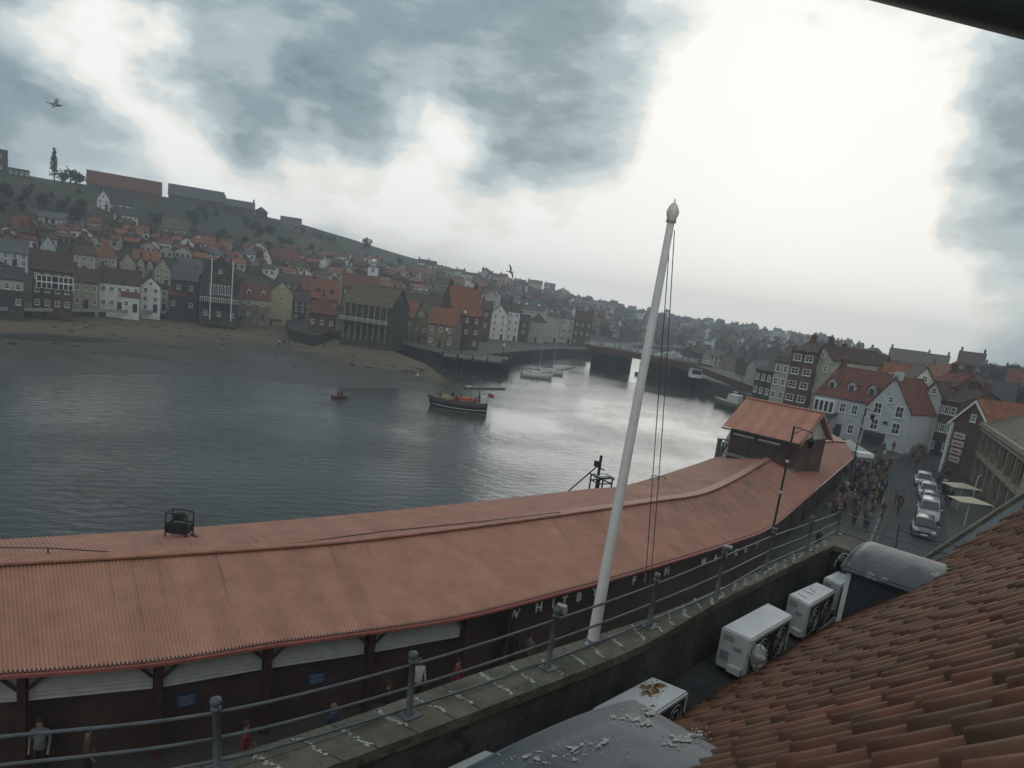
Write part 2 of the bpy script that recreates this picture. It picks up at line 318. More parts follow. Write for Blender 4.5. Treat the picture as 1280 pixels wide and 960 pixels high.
nz=N.new('ShaderNodeTexNoise');nz.inputs['Scale'].default_value=.35;nz.inputs['Detail'].default_value=8;L.new(tc.outputs['Object'],nz.inputs['Vector']);mx=N.new('ShaderNodeMix');mx.data_type='RGBA';mx.blend_type='MULTIPLY';mx.inputs['Factor'].default_value=.8;L.new(bt.outputs['Color'],mx.inputs['A']);mr=N.new('ShaderNodeMapRange');mr.inputs['From Min'].default_value=.3;mr.inputs['From Max'].default_value=.7;mr.inputs['To Min'].default_value=.5;mr.inputs['To Max'].default_value=1.2;L.new(nz.outputs['Fac'],mr.inputs['Value']);L.new(mr.outputs['Result'],mx.inputs['B']);L.new(mx.outputs['Result'],b.inputs['Base Color'])
o=structure('pavement',mb,pv)
asph=mat('asphalt',(.036,.036,.038),.8,.2,.5,bump=.3,bscale=30,stain=((.048,.048,.047),.8,.6))
roadp=[(1040,760),(1085,690),(1104,640),(1108,600),(1110,577),(1125,571),(1150,571),(1156,560),(1166,562),(1172,600),(1180,640),(1190,700),(1200,760)]
mb=MB(); P=[at(*p,0.) for p in roadp]; mb.prism([(p.x,p.y) for p in P],-.2,.006); structure('road',mb,asph)
mb=MB()
kp=[P[i] for i in (0,1,2,3,4,5,6)]
for p,q in zip(kp,kp[1:]):
    d=(q-p).normalized(); n=Vector((-d.y,d.x,0))
    mb.hexa([p,q,q+n*.2,p+n*.2],[v+Vector((0,0,.12)) for v in (p,q,q+n*.2,p+n*.2)])
structure('kerb',mb,mat('kerb_stone',(.16,.15,.13),.8,.2))
# yellow lines beside the kerb
mb=MB()
for p,q in zip(kp,kp[1:]):
    d=(q-p).normalized(); n=Vector((d.y,-d.x,0)); z=Vector((0,0,.012))
    mb.quad(p+n*.25+z,q+n*.25+z,q+n*.33+z,p+n*.33+z)
structure('road_marking',mb,mat('road_line_paint',(.13,.115,.07),.8,.5,3.))
# ------------------------------------------------------------------ generic building
NB=0
def house(name,label,cat,BL,BR,eave_py=None,H=None,depth=8,roof='gable',rise=None,apex_py=None,wall='brick',tiles='red',rows=2,cols=2,chim=1,dorm=0,door=True,group=None,
          down=0.,win=(.9,1.2),frame='white',side=False,overh=.25,rowz=None,bands=None,skyl=0,simple=False,lower=None):
    """BL/BR: base corners (world) seen from the front; roof: gable (ridge parallel to front), front (gable to front), hip, flat, mono"""
    BL=Vector(BL);BR=Vector(BR); z0=min(BL.z,BR.z); BL.z=BR.z=z0
    if H is None: H=zfor(BL.x,BL.y,eave_py)-z0
    if rise is None: rise=(zfor((BL.x+BR.x)/2,(BL.y+BR.y)/2,apex_py)-z0-H) if apex_py else 2.2
    H=max(2.2,H); rise=max(.3,rise)
    t=(BR-BL); w=t.length; t/=w; n=Vector((-t.y,t.x,0))      # n points away from viewer
    if n.dot((BL+BR)/2-CAM)<0: n=-n
    zz=Vector((0,0,1)); root=thing(name,label,cat,BL,group)
    def P(u,v,z): return BL+t*u+n*v+zz*z
    wm_=W[wall]; tm=T[tiles]
    b=MB()
    e=H
    b.hexa([P(0,0,-down-.3),P(w,0,-down-.3),P(w,depth,-down-.3),P(0,depth,-down-.3)],[P(0,0,e),P(w,0,e),P(w,depth,e),P(0,depth,e)])
    r=MB(); o=overh; th=.18
    if roof=='gable':
        for u in (0,w): b.tri(P(u,0,e),P(u,depth,e),P(u,depth/2,e+rise))
        s=rise/(depth/2)
        r.slab([P(-o,-o,e-s*o+.05),P(w+o,-o,e-s*o+.05),P(w+o,depth/2,e+rise+.05),P(-o,depth/2,e+rise+.05)],-th)
        r.slab([P(-o,depth+o,e-s*o+.05),P(-o,depth/2,e+rise+.05),P(w+o,depth/2,e+rise+.05),P(w+o,depth+o,e-s*o+.05)],-th)
        ridge_=[P(-o,depth/2,e+rise+.2),P(w+o,depth/2,e+rise+.2)]
    elif roof=='front':
        for v in (0,depth): b.tri(P(0,v,e),P(w,v,e),P(w/2,v,e+rise))
        s=rise/(w/2)
        r.slab([P(-o,-o,e-s*o+.05),P(w/2,-o,e+rise+.05),P(w/2,depth+o,e+rise+.05),P(-o,depth+o,e-s*o+.05)],-th)
        r.slab([P(w+o,-o,e-s*o+.05),P(w+o,depth+o,e-s*o+.05),P(w/2,depth+o,e+rise+.05),P(w/2,-o,e+rise+.05)],-th)
        ridge_=[P(w/2,-o,e+rise+.2),P(w/2,depth+o,e+rise+.2)]
    elif roof=='hip':
        m=min(w,depth)/2*.9
        a,b2,c,d=P(-o,-o,e),P(w+o,-o,e),P(w+o,depth+o,e),P(-o,depth+o,e)
        if w>depth: r1,r2=P(m,depth/2,e+rise),P(w-m,depth/2,e+rise); r.add([a,b2,c,d,r1,r2],[(0,1,5,4),(1,2,5),(2,3,4,5),(3,0,4),(3,2,1,0)])
        else: r1,r2=P(w/2,m,e+rise),P(w/2,depth-m,e+rise); r.add([a,b2,c,d,r1,r2],[(0,1,4),(1,2,5,4),(2,3,5),(3,0,4,5),(3,2,1,0)])
        ridge_=[r1,r2]
    elif roof=='mono':
        r.slab([P(-o,-o,e+.1),P(w+o,-o,e+.1),P(w+o,depth+o,e+rise+.1),P(-o,depth+o,e+rise+.1)],-th); ridge_=None
        b.hexa([P(0,0,e),P(w,0,e),P(w,depth,e),P(0,depth,e)],[P(0,0,e+.01),P(w,0,e+.01),P(w,depth,e+rise),P(0,depth,e+rise)])
    else:
        r.hexa([P(-.1,-.1,e+.01),P(w+.1,-.1,e+.01),P(w+.1,depth+.1,e+.01),P(-.1,depth+.1,e+.01)],[P(-.1,-.1,e+.4),P(w+.1,-.1,e+.4),P(w+.1,depth+.1,e+.4),P(-.1,depth+.1,e+.4)]); ridge_=None
    if ridge_ and not simple: r.tube(ridge_,.13,6)
    wo=b.build('wall',wm_,root); ro=r.build('roof',tm,root)
    rz=math.atan2(t.y,t.x)
    if lower:            # different material on the lower storey
        q=MB(); hh,mm=lower; q.hexa([P(-.03,-.04,-down-.2),P(w+.03,-.04,-down-.2),P(w+.03,.3,-down-.2),P(-.03,.3,-down-.2)],[P(-.03,-.04,hh),P(w+.03,-.04,hh),P(w+.03,.3,hh),P(-.03,.3,hh)]); q.build('lower_storey',W[mm],root)
    # chimneys
    for c in range(chim):
        q=MB()
        if roof=='front': u,v=(w/2,depth*.85) if c==0 else (w/2,depth*.25); zt=e+rise
        elif roof in('flat','mono','hip'): u,v=(w*.2+c*w*.6,depth*.6); zt=e+(rise if roof!='flat' else 0)
        else: u,v=((.5,depth/2) if c==0 else (w-.5,depth/2)); zt=e+rise
        q.box(P(u,v,zt+.1),(.7,1.0,2.6),rz); q.box(P(u,v,zt+1.42),(.85,1.15,.16),rz)
        co=q.build('chimney',CHIM,ro)
        if not simple:
            q=MB()
            for s_ in (-.25,.25): q.lathe(P(u,v+s_,zt+1.5),[(.0,0),(.13,0),(.1,.45),(0,.45)],8)
            # pots stand on the stack and belong to it
            me_o=q.build('chimney_pots',POTM,ro)
    # dormers
    for c in range(dorm):
        u=w*(c+.5)/dorm if dorm>1 else w*.5
        s=rise/(depth/2); v0=depth*.12; zb=e+s*v0; hh=1.3
        q=MB(); q.hexa([P(u-.6,v0,zb-.2),P(u+.6,v0,zb-.2),P(u+.6,v0+1.9,zb-.2),P(u-.6,v0+1.9,zb-.2)],[P(u-.6,v0,zb+hh),P(u+.6,v0,zb+hh),P(u+.6,v0+1.9,zb+hh),P(u-.6,v0+1.9,zb+hh)])
        q.tri(P(u-.6,v0,zb+hh),P(u+.6,v0,zb+hh),P(u,v0,zb+hh+.55))
        do=q.build('dormer',W['white'] if wall in('white','cream','palecream','grey') else wm_,root)
        q=MB(); q.slab([P(u-.8,v0-.2,zb+hh-.1),P(u,v0-.2,zb+hh+.65),P(u,v0+2.6,zb+hh+.65),P(u-.8,v0+2.6,zb+hh-.1)],-.08); q.slab([P(u+.8,v0-.2,zb+hh-.1),P(u+.8,v0+2.6,zb+hh-.1),P(u,v0+2.6,zb+hh+.65),P(u,v0-.2,zb+hh+.65)],-.08); q.build('dormer_roof',tm,do)
        q=MB(); q.box(P(u,v0-.03,zb+.65),(.75,.06,.9),rz); q.build('window',GL,do)
    # windows
    fm=FR if frame=='white' else FD
    ww,wh=win
    def window(u,z,vv=0.,w_=ww,h_=wh,nrm=None):
        if simple:
            q=MB(); q.box(P(u,-.04,z),(w_,.08,h_),rz); q.build('window',GL,root); return
        q=MB(); f=.1
        for sx in(-1,1): q.box(P(u+sx*(w_/2-f/2),-.05,z),(f,.12,h_),rz)
        for sz in(-1,1): q.box(P(u,-.05,z+sz*(h_/2-f/2)),(w_-2*f,.12,f),rz)
        q.box(P(u,-.04,z),(w_-2*f,.07,.06),rz); q.box(P(u,-.035,z+.0),(.05,.05,h_-2*f),rz)
        q.box(P(u,-.09,z-h_/2-.05),(w_+.16,.2,.08),rz)
        fo=q.build('window',fm,root)
        q=MB(); q.box(P(u,-.01,z),(w_-2*f+.02,.03,h_-2*f+.02),rz); q.build('pane',GL,fo)
    zr=rowz or [e*(k+.55)/rows for k in range(rows)]
    for z in zr:
        for k in range(cols):
            u=w*(k+.5)/cols
            if door and z==zr[0] and k==cols//2 and not simple: continue
            window(u,z)
    if roof=='front' and rise>1.8 and not simple: window(w/2,e+rise*.32,w_=.8,h_=.95)
    if door and not simple:
        k=cols//2; u=w*(k+.5)/cols; q=MB(); q.box(P(u,-.03,1.05),(1.0,.1,2.1),rz); dd=q.build('door',mat('door_paint_%d'%(len(label)%3),[(.06,.02,.02),(.02,.04,.05),(.03,.03,.03)][len(label)%3],.5,.1),root)
        q=MB(); q.box(P(u+.35,-.1,1.05),(.05,.06,.12),rz); q.build('handle',mat('brass',(.4,.3,.12),.4,.1,metal=1),dd)
    if side and not simple:     # windows on the right-hand end wall
        for z in zr:
            for k in range(2):
                q=MB(); c=P(w+.03,depth*(k+.5)/2,z); q.box(c,(.1,ww,wh),rz); fo=q.build('window',fm,root)
                q=MB(); q.box(c+t*.04,(.06,ww-.2,wh-.2),rz); q.build('pane',GL,fo)
    if skyl and not simple:
        s=rise/(depth/2)
        for k in range(skyl):
            u=w*(k+.5)/skyl; v=depth*.25
            q=MB(); q.slab([P(u-.4,v-.4,e+s*(v-.4)+.3),P(u+.4,v-.4,e+s*(v-.4)+.3),P(u+.4,v+.4,e+s*(v+.4)+.3),P(u-.4,v+.4,e+s*(v+.4)+.3)],-.06); q.build('roof_window',FR,root)
    root['_w']=0; del root['_w']
    return root,P,w,H,rise,rz
def fh(label,xl,yl,xr,yr,ey,ap,z=0.,**k):
    """front house from picture points on level z (or on the terrain when z is None)"""
    cat=k.pop('cat','house'); name=k.pop('name','house')
    if z is None:
        a=hit(xl,yl) or at(xl,yl,0); bb=hit(xr,yr); 
        # keep the two corners about level and at one distance
        dd=math.hypot(a.x,a.y); bb=atd(xr,yr,dd); k.setdefault('down',4)
    else: a=at(xl,yl,z); bb=at(xr,yr,z)
    return house(name,label,cat,a,bb,eave_py=ey,apex_py=ap,**k)
def setback(xl,yl,xr,yr,extra):
    """points on the same rays but further off on rising ground"""
    pass
# ------------------------------------------------------------------ east bank, waterfront row
GE='houses along the far waterfront'
def ef(label,xl,xr,by,ey,ap,turn=0.,back=0.,**k):
    """waterfront building: picture columns xl..xr at the base row by (level 0), eaves row ey, apex row ap"""
    a=at(xl,by,0.); d=math.hypot(a.x,a.y)+back
    a=atd(xl,by,d); b_=atd(xr,by,d+turn); z=terr(a.x,a.y) if back else 0.
    a.z=z; b_.z=z
    cat=k.pop('cat','house'); name=k.pop('name','house')
    if ap is None: k.setdefault('rise',2.)
    k.setdefault('group',GE)
    return house(name,label,cat,a,b_,eave_py=ey,apex_py=ap,down=1.5 if not back else 5,**k)
ef('low cream building with a dark slate roof at the left edge of the waterfront',-28,30,384,345,334,wall='palecream',tiles='dark',rows=2,cols=4,lower=(4,'dark'),depth=7)
r,P,w,H,ri,rz=ef('dark brick block with two large white bay windows high on its front',40,90,386,336,316,wall='brown',tiles='brown',rows=3,cols=4,depth=10,chim=2,door=False)
for u in (w*.36,w*.78):
    q=MB(); q.hexa([P(u-1.9,-.7,H*.55),P(u+1.9,-.7,H*.55),P(u+1.9,0,H*.55),P(u-1.9,0,H*.55)],[P(u-1.9,-.7,H*.88),P(u+1.9,-.7,H*.88),P(u+1.9,0,H*.88),P(u-1.9,0,H*.88)]); bo=q.build('bay_window',FR,r)
    for k in range(4):
        q=MB()
        for zc in (.63,.8): q.box(P(u-1.35+k*.9,-.72,H*zc),(.7,.06,H*.13),rz)
        q.build('pane',GL,bo)
ef('cream two storey waterfront house with a brown tiled roof beside the bay windowed block',91,123,384,351,338,wall='cream',tiles='brown',rows=2,cols=3,depth=8)
ef('white two storey waterfront terrace with a brown roof and scattered windows',124,174,386,352,338,wall='white',tiles='brown',rows=2,cols=5,depth=8,chim=2)
ef('small white lean-to with a red roof joining the white gabled waterfront house',152,174,388,370,363,wall='white',tiles='red',rows=1,cols=2,depth=4,chim=0,back=-3)
ef('tall white gabled waterfront house with a balcony near the sea wall',175,200,389,357,347,wall='white',tiles='red',rows=3,cols=2,depth=9,roof='front',back=0)
ef('narrow white annex with a flat roof right of the white gabled waterfront house',200,209,389,362,None,wall='white',tiles='dark',rows=3,cols=1,depth=7,roof='flat',chim=0)
ef('small dark stone store with a red roof between white gable and big hall',211,231,391,368,362,wall='dark',tiles='red',rows=1,cols=2,depth=6,chim=0)
ef('dark timber clad warehouse with a grey slate roof beside the big hall',222,250,391,341,324,wall='timber',tiles='slate',rows=3,cols=2,depth=9,chim=0,door=False,back=6)
ef('grey slated warehouse wing with two white strips down its front',214,246,392,348,332,wall='dark',tiles='slate',rows=2,cols=2,depth=6,chim=0,door=False,back=3)
r,P,w,H,ri,rz=ef('big dark gabled hall with tall white windows and a railed balcony over the quay',248,298,397,345,321,wall='dark',tiles='brown',rows=1,cols=3,depth=14,roof='front',chim=0,door=False,rowz=[1.5],name='hall',cat='hall')
q=MB(); q.box(P(w/2,-1.,H*.42),(w*.95,2.,.25),rz)
bo=q.build('balcony',mat('grey_timber',(.12,.12,.115),.8,.2),r)
q=MB()
for k in range(19): q.box(P(w*.03+w*.94*k/18,-1.95,H*.42+.6),(.09,.09,1.1),rz)
q.box(P(w/2,-1.95,H*.42+1.15),(w*.95,.12,.1),rz); q.build('railing',FR,bo)
for k in range(6):
    q=MB(); q.box(P(w*.27+k*w*.09,-.06,H*.72),(w*.05,.12,H*.24),rz); wi=q.build('window',FR,r)
    q=MB(); q.box(P(w*.27+k*w*.09,-.13,H*.72),(w*.03,.05,H*.2),rz); q.build('pane',GL,wi)
for u in (.28,.8):
    q=MB(); q.tube([P(w*u,-2.1,0),P(w*u,-2.1,H+5.)],.13,6)
    b0=P(w*u,-2.1,0); tag(q.build('flagpole',FR,None,b0),'white flagpole in front of the big dark hall, '+('left' if u<.5 else 'right')+' of two','flagpole','flagpoles before the hall')
ef('cream house over a stone ground floor with a red roof and two dormers',301,337,398,372,356,wall='palecream',tiles='red',rows=2,cols=2,depth=8,dorm=2,lower=(4.3,'stone'),win=(1.,1.1),turn=1)
ef('tall yellow gabled house on the quay with three small windows up its middle',336,364,398,364,352,wall='yellow',tiles='brown',rows=2,cols=1,depth=10,roof='front',chim=0,door=False)
ef('dark stone flat fronted block behind the yellow gabled house',346,380,394,352,343,wall='dark',tiles='brown',rows=3,cols=4,depth=9,back=14)
ef('dark brick house with a row of white windows beside the yellow gable',366,388,398,376,366,wall='brown',tiles='brown',rows=3,cols=3,depth=6,chim=1)
# hut on the dark masonry pier
pb=[at(*p,0.) for p in [(360,412),(427,414)]]
HB=at(395,414,0.); d0=math.hypot(HB.x,HB.y)
a=atd(384,414,d0-4); b_=atd(419,414,d0-4); a.z=b_.z=0
r,P,w,H,ri,rz=house('pier_hut','small brick pavilion with a steep red pyramid roof on the dark stone pier','pavilion',a,b_,eave_py=390,apex_py=370,depth=(b_-a).length*.95,roof='hip',wall='brick',tiles='red',rows=1,cols=3,chim=0,door=False,overh=.9)
q=MB(); q.lathe(P(w/2,w*.47,H+ri),[(0,0),(.18,0),(.1,.9),(.25,1.2),(0,1.8)],8); q.build('finial',IRON,r)
ef('red roofed brick house with white dormer windows above the pier pavilion',386,420,408,371,350,wall='brick',tiles='orange',rows=2,cols=3,depth=9,dorm=2,back=14)
ef('red roofed house low behind the pier pavilion',374,400,402,362,346,wall='brown',tiles='red',rows=2,cols=3,depth=8,back=24)
ef('cream end gable of a red roofed house above the glass fronted block',418,443,404,346,332,wall='palecream',tiles='red',rows=2,cols=2,depth=14,roof='front',back=34,win=(.6,.8))
ef('long red roofed house behind the glass fronted block',424,470,404,356,344,wall='brick',tiles='red',rows=2,cols=5,depth=8,back=24)
# glass fronted block
r,P,w,H,ri,rz=ef('wide glass fronted block with a mossy brown roof behind a columned arcade',426,486,421,377,357,wall='dark',tiles='mossy',rows=1,cols=1,depth=10,chim=0,door=False,turn=-7,rowz=[-5],name='boat_club',cat='building')
for k in range(8):
    q=MB(); q.box(P(w*(k+.5)/8,-.5,H*.5),(.35,.35,H),rz); q.build('column',W['stone'],r)
for lv in (.3,.72):
    for k in range(7):
        q=MB(); q.box(P(w*(k+1)/8,-.08,H*lv),(w/8-.7,.12,H*.3),rz); wi=q.build('window',FD,r); q=MB(); q.box(P(w*(k+1)/8,-.16,H*lv),(w/8-1.1,.05,H*.26),rz); q.build('pane',GL,wi)
q=MB(); q.box(P(w*.5,-.8,H*.5),(w,1.2,.2),rz); bo=q.build('balcony',W['dark'],r)
q=MB()
for k in range(40): q.box(P(w*(k+.5)/40,-1.35,H*.5+.6),(.06,.06,1.),rz)
q.box(P(w*.5,-1.35,H*.5+1.1),(w,.08,.08),rz); q.build('railing',FR,bo)
# sandstone market hall with orange roofs
r,P,w,H,ri,rz=ef('low sandstone market hall, left wing with an orange roof and a white window',487,514,425,394,376,wall='stone',tiles='orange',rows=2,cols=2,depth=9,chim=0,turn=-2)
ef('sandstone market hall middle gable with an arched dark doorway',514,532,428,396,381,wall='stone',tiles='mossy',rows=1,cols=3,depth=12,chim=0,roof='front',turn=-1)
ef('low sandstone market hall, right wing with an orange roof and two small windows',532,566,432,403,386,wall='stone',tiles='orange',rows=2,cols=3,depth=8,chim=0,turn=-2)
ef('long brown roofed hall with a white ridge strip behind the sandstone market hall',500,566,420,388,370,wall='palecream',tiles='brown',rows=1,cols=4,depth=14,chim=1,back=18,door=False)
ef('small pale cream gable peeping over the sandstone market hall',484,505,418,372,362,wall='palecream',tiles='red',rows=2,cols=2,depth=9,roof='front',back=22)
ef('large brick house with a tall steep orange roof right of the market hall',562,598,434,392,360,wall='brown',tiles='orange',rows=3,cols=3,depth=12,chim=2,turn=3)
ef('narrow brick house between the steep orange roof and the white gable',597,611,426,386,377,wall='brick',tiles='brown',rows=3,cols=1,depth=8)
ef('tall white gabled waterfront house of four storeys near the moored yachts',611,631,423,391,381,wall='white',tiles='brown',rows=4,cols=2,depth=12,roof='front',chim=0,win=(.8,1.3))
ef('white four storey wing with brown roof joined to the tall white gable',631,646,425,389,380,wall='white',tiles='brown',rows=4,cols=2,depth=10,chim=1,win=(.8,1.3))
ef('long cream house with a slate roof and roof lights behind the dark slated block',645,676,424,385,376,wall='palecream',tiles='slate',rows=4,cols=3,depth=9,skyl=2,back=12)
ef('brick gable slice between the white wing and the cream block',646,659,426,402,394,wall='brown',tiles='dark',rows=3,cols=1,depth=8)
ef('pale cream block with tall dark windows under a dark slate hip roof',658,680,427,401,392,wall='cream',tiles='dark',rows=3,cols=3,depth=9,roof='hip',chim=0,win=(.8,1.4))
ef('tall pale waterfront house with dormers and slate roof beside the cream block',680,697,427,395,384,wall='palecream',tiles='slate',rows=4,cols=2,depth=10,dorm=2,win=(.9,1.2))
ef('plain white narrow house with two blue grey windows at the end of the pale row',698,714,428,398,395,wall='white',tiles='dark',rows=3,cols=2,depth=9,roof='flat',chim=0)
ef('dark brick building nearest the swing bridge on the far bank',714,736,431,400,390,wall='brown',tiles='brown',rows=3,cols=3,depth=10,chim=2)
# second row cream gables above the left waterfront
G2='gabled houses in the second row on the left'
def mid(label,xl,xr,by,ey,ap,**k):
    a=hit((xl+xr)/2,by)
    if a is None: return
    d=math.hypot(a.x,a.y); p=atd(xl,by,d); q=atd(xr,by,d); z=a.z; p.z=q.z=z
    cat=k.pop('cat','house'); name=k.pop('name','house')
    return house(name,label,cat,p,q,eave_py=ey,apex_py=ap,down=8,**k)
mid('wide cream house with an orange roof above the cream waterfront house',92,119,342,317,308,wall='palecream',tiles='brown',rows=2,cols=3,group=G2)
mid('cream house under a bright orange hipped roof in the second row',118,146,342,320,299,wall='cream',tiles='orange',rows=2,cols=3,roof='hip',group=G2)
mid('cream gable, leftmost and broadest of four in the second row',149,169,346,327,317,wall='cream',tiles='red',rows=2,cols=1,roof='front',group=G2)
mid('small cream gable second from the left in the second row',170,181,347,331,321,wall='cream',tiles='red',rows=2,cols=1,roof='front',group=G2)
mid('small cream gable third from the left in the second row',182,192,348,334,324,wall='palecream',tiles='red',rows=2,cols=1,roof='front',group=G2)
mid('tall cream gable at the right end of the second row gables',192,213,355,336,323,wall='cream',tiles='red',rows=3,cols=2,roof='front',group=G2)
mid('red roofed house filling the gap behind the small cream gables',166,200,340,324,314,wall='brown',tiles='orange',rows=1,cols=4,group=G2)
mid('dark slated house above the low cream building at the left edge',-10,35,332,313,300,wall='grey',tiles='slate',rows=2,cols=4)
mid('pale gable end turned sideways above the bay windowed block',50,70,322,308,294,wall='grey',tiles='slate',rows=1,cols=1,roof='front')
mid('cream gabled house high on the left hillside',16,42,294,282,270,wall='palecream',tiles='red',rows=2,cols=2)
mid('long whitish house with a grey roof on the left hillside',48,84,283,272,266,wall='grey',tiles='slate',rows=1,cols=5)
mid('white gabled villa high on the hillside, topmost of the white pair',121,137,262,248,238,wall='white',tiles='dark',rows=2,cols=2,roof='front')
mid('long white villa wing high on the hillside beside the white gabled villa',137,166,264,254,248,wall='white',tiles='dark',rows=2,cols=4)
mid('white terrace with a row of five dark windows below the hilltop villa',142,172,280,267,260,wall='white',tiles='dark',rows=2,cols=5,door=False)
mid('stone house among trees right of the white terrace',202,234,300,284,273,wall='stone',tiles='mossy',rows=3,cols=3,chim=2)
mid('white fronted cottage with an orange roof on the middle hillside',252,268,316,306,296,wall='white',tiles='orange',rows=1,cols=2)
mid('low white cottage beside the orange roofed white fronted one',266,284,318,312,306,wall='white',tiles='orange',rows=1,cols=3)
mid('white triangular gable standing out among red roofs above the hall',325,339,334,324,311,wall='white',tiles='red',rows=1,cols=1,roof='front')
mid('long brown brick house right of the white triangular gable',337,372,336,322,312,wall='brown',tiles='red',rows=2,cols=4,chim=2)
mid('white house behind white triangular gable on the hill',352,366,326,316,309,wall='white',tiles='brown',rows=1,cols=2)
# ridge-top buildings
GR='buildings along the clifftop skyline'
mid('very long low red roofed building on the clifftop, left of the skyline gap',108,202,243,238,229,wall='brown',tiles='red',rows=1,cols=12,depth=9,chim=0,door=False,group=GR,simple=True)
mid('long grey slated building on the clifftop, right of the skyline gap',210,280,254,246,238,wall='dark',tiles='slate',rows=1,cols=9,depth=9,chim=0,door=False,group=GR,simple=True)
mid('grey clifftop farmhouse with two chimneys at the right end of the long slated building',279,318,267,256,250,wall='dark',tiles='slate',rows=1,cols=4,depth=9,chim=2,group=GR,simple=True)
mid('small dark hipped barn on the falling skyline',318,334,272,263,258,wall='dark',tiles='dark',rows=1,cols=2,roof='hip',chim=0,group=GR,simple=True)
mid('grey steep roofed farmhouse alone on the skyline',350,376,288,280,271,wall='stone',tiles='slate',rows=1,cols=2,depth=10,chim=0,group=GR,simple=True)
mid('low dark shed on the skyline left of the lone round tree',390,404,298,294,291,wall='dark',tiles='dark',rows=1,cols=2,chim=0,group=GR,simple=True)
mid('second low dark shed on the skyline nearer the lone round tree',408,419,302,298,295,wall='dark',tiles='dark',rows=1,cols=2,chim=0,group=GR,simple=True)
mid('white house cluster peak on the far skyline, left one',522,534,334,328,324,wall='white',tiles='brown',rows=1,cols=2,group=GR,simple=True)
mid('white house with a brown roof on the far skyline, right one of two',534,545,337,331,326,wall='white',tiles='brown',rows=1,cols=2,group=GR,simple=True)
# church tower at the far left edge, with lower ruins beside it
a=hit(4,214) or atd(4,214,330); d=math.hypot(a.x,a.y); a=atd(-9,215,d); b_=atd(10,216,d); a.z=b_.z=a.z
house('church_tower','square dark church tower cut by the left edge of the skyline','church tower',a,b_,eave_py=186,depth=7,roof='flat',rise=.4,wall='dark',tiles='dark',rows=2,cols=1,chim=0,door=False,down=3)
a=atd(10,218,d); b_=atd(37,222,d); b_.z=a.z
house('church_nave','low dark church nave beside the tower on the skyline','church',a,b_,eave_py=211,rise=.9,depth=7,roof='flat',wall='dark',tiles='dark',rows=1,cols=4,chim=0,door=False,down=3)
# white bell tower
a=hit(465,352); d=math.hypot(a.x,a.y)-6; p=atd(459,347,d); q=atd(472,348,d); p.z=q.z=a.z
r,P,w,H,ri,rz=house('bell_tower','white square bell tower with a domed lantern among red roofs','bell tower',p,q,eave_py=333,depth=(q-p).length,roof='hip',rise=.8,wall='white',tiles='dark',rows=2,cols=1,chim=0,door=False,down=8,win=(1.2,1.9))
q=MB(); c=P(w/2,w/2,H+.5)
q.lathe(c,[(w*.3,0),(w*.3,1.7),(w*.36,1.75),(w*.36,1.95),(w*.3,2.3),(w*.15,2.9),(0,3.2)],8); la=q.build('lantern',W['white'],r)
q=MB(); q.tube([c+Vector((0,0,3.1)),c+Vector((0,0,4.6))],.08,5); q.build('weather_vane',IRON,la)
# pointed ruin on the skyline
a=hit(68,226); d=math.hypot(a.x,a.y)
# ------------------------------------------------------------------ trees
LEAF=[mat('leaves_dark_green',(.028,.036,.016),.8,.5,.6),mat('leaves_olive',(.045,.048,.02),.8,.5,.6),mat('leaves_deep',(.02,.026,.014),.8,.5,.6)]
BARK=mat('bark',(.05,.04,.03),.9,.3)
def crown_mesh(R,H,n,seed,narrow=False,leaf=.32):
    rnd=random.Random(seed); q=MB()
    lobes=[(Vector((rnd.uniform(-.5,.5)*R,rnd.uniform(-.5,.5)*R,rnd.uniform(.3,.8)*H)),rnd.uniform(.4,.62)*R) for _ in range(9)]
    if narrow: lobes=[(Vector((rnd.uniform(-.12,.12)*R,rnd.uniform(-.12,.12)*R,H*(.1+.85*k/9))),R*(1-.85*k/9)*.8) for k in range(10)]
    for k in range(n):
        c,r=rnd.choice(lobes); d=Vector((rnd.gauss(0,1),rnd.gauss(0,1),rnd.gauss(0,1))).normalized()
        p=c+d*r*rnd.uniform(.55,1.08); s=leaf*rnd.uniform(.6,1.4)
        u=Vector((rnd.gauss(0,1),rnd.gauss(0,1),rnd.gauss(0,1))).normalized(); v=u.cross(d+Vector((.01,.02,0))).normalized()
        q.add([p-u*s,p+v*s*.7,p+u*s,p-v*s*.7],[(0,1,2,3)],0 if rnd.random()<.6 else 1)
    return q
def tree_proto(kind,R,H,n,seed,narrow=False,lf=.32):
    t=empty(kind); cr=crown_mesh(R,H,n,seed,narrow,lf); cr.v=[(x,y,z+H*.22) for x,y,z in cr.v]
    cr.build('crown',[LEAF[seed%3],LEAF[(seed+1)%3]],t)
    q=MB(); q.tube([(0,0,-1.2),(0.05,0,H*.35),(.1,.1,H*.8)],[R*.09,R*.06,R*.02],7)
    for k in range(4): an=k*1.7; q.tube([(0.03,0,H*.35),(math.cos(an)*R*.5,math.sin(an)*R*.5,H*.7)],[R*.04,R*.012],5)
    q.build('trunk',BARK,t); return t
protos=[tree_proto('tree',3.2,6.5,520,1,lf=.36),tree_proto('tree',2.6,5.,420,2,lf=.34),tree_proto('tree',3.8,6.,600,3,lf=.4)]
poplar=tree_proto('conifer_tree',2.2,9.,520,5,True,.34)
used=set()
def put(proto,loc,s,rz,label,cat='tree',group=None):
    if proto.name in used: o=copy_tree(proto)
    else: o=proto; used.add(proto.name)
    o.location=loc; o.scale=(s,s,s); o.rotation_euler=(0,0,rz); tag(o,label,cat,group); return o
a=hit(68,228) or atd(68,228,340)
put(poplar,a,1.15,0,'tall narrow dark conifer alone on the clifftop skyline','tree')
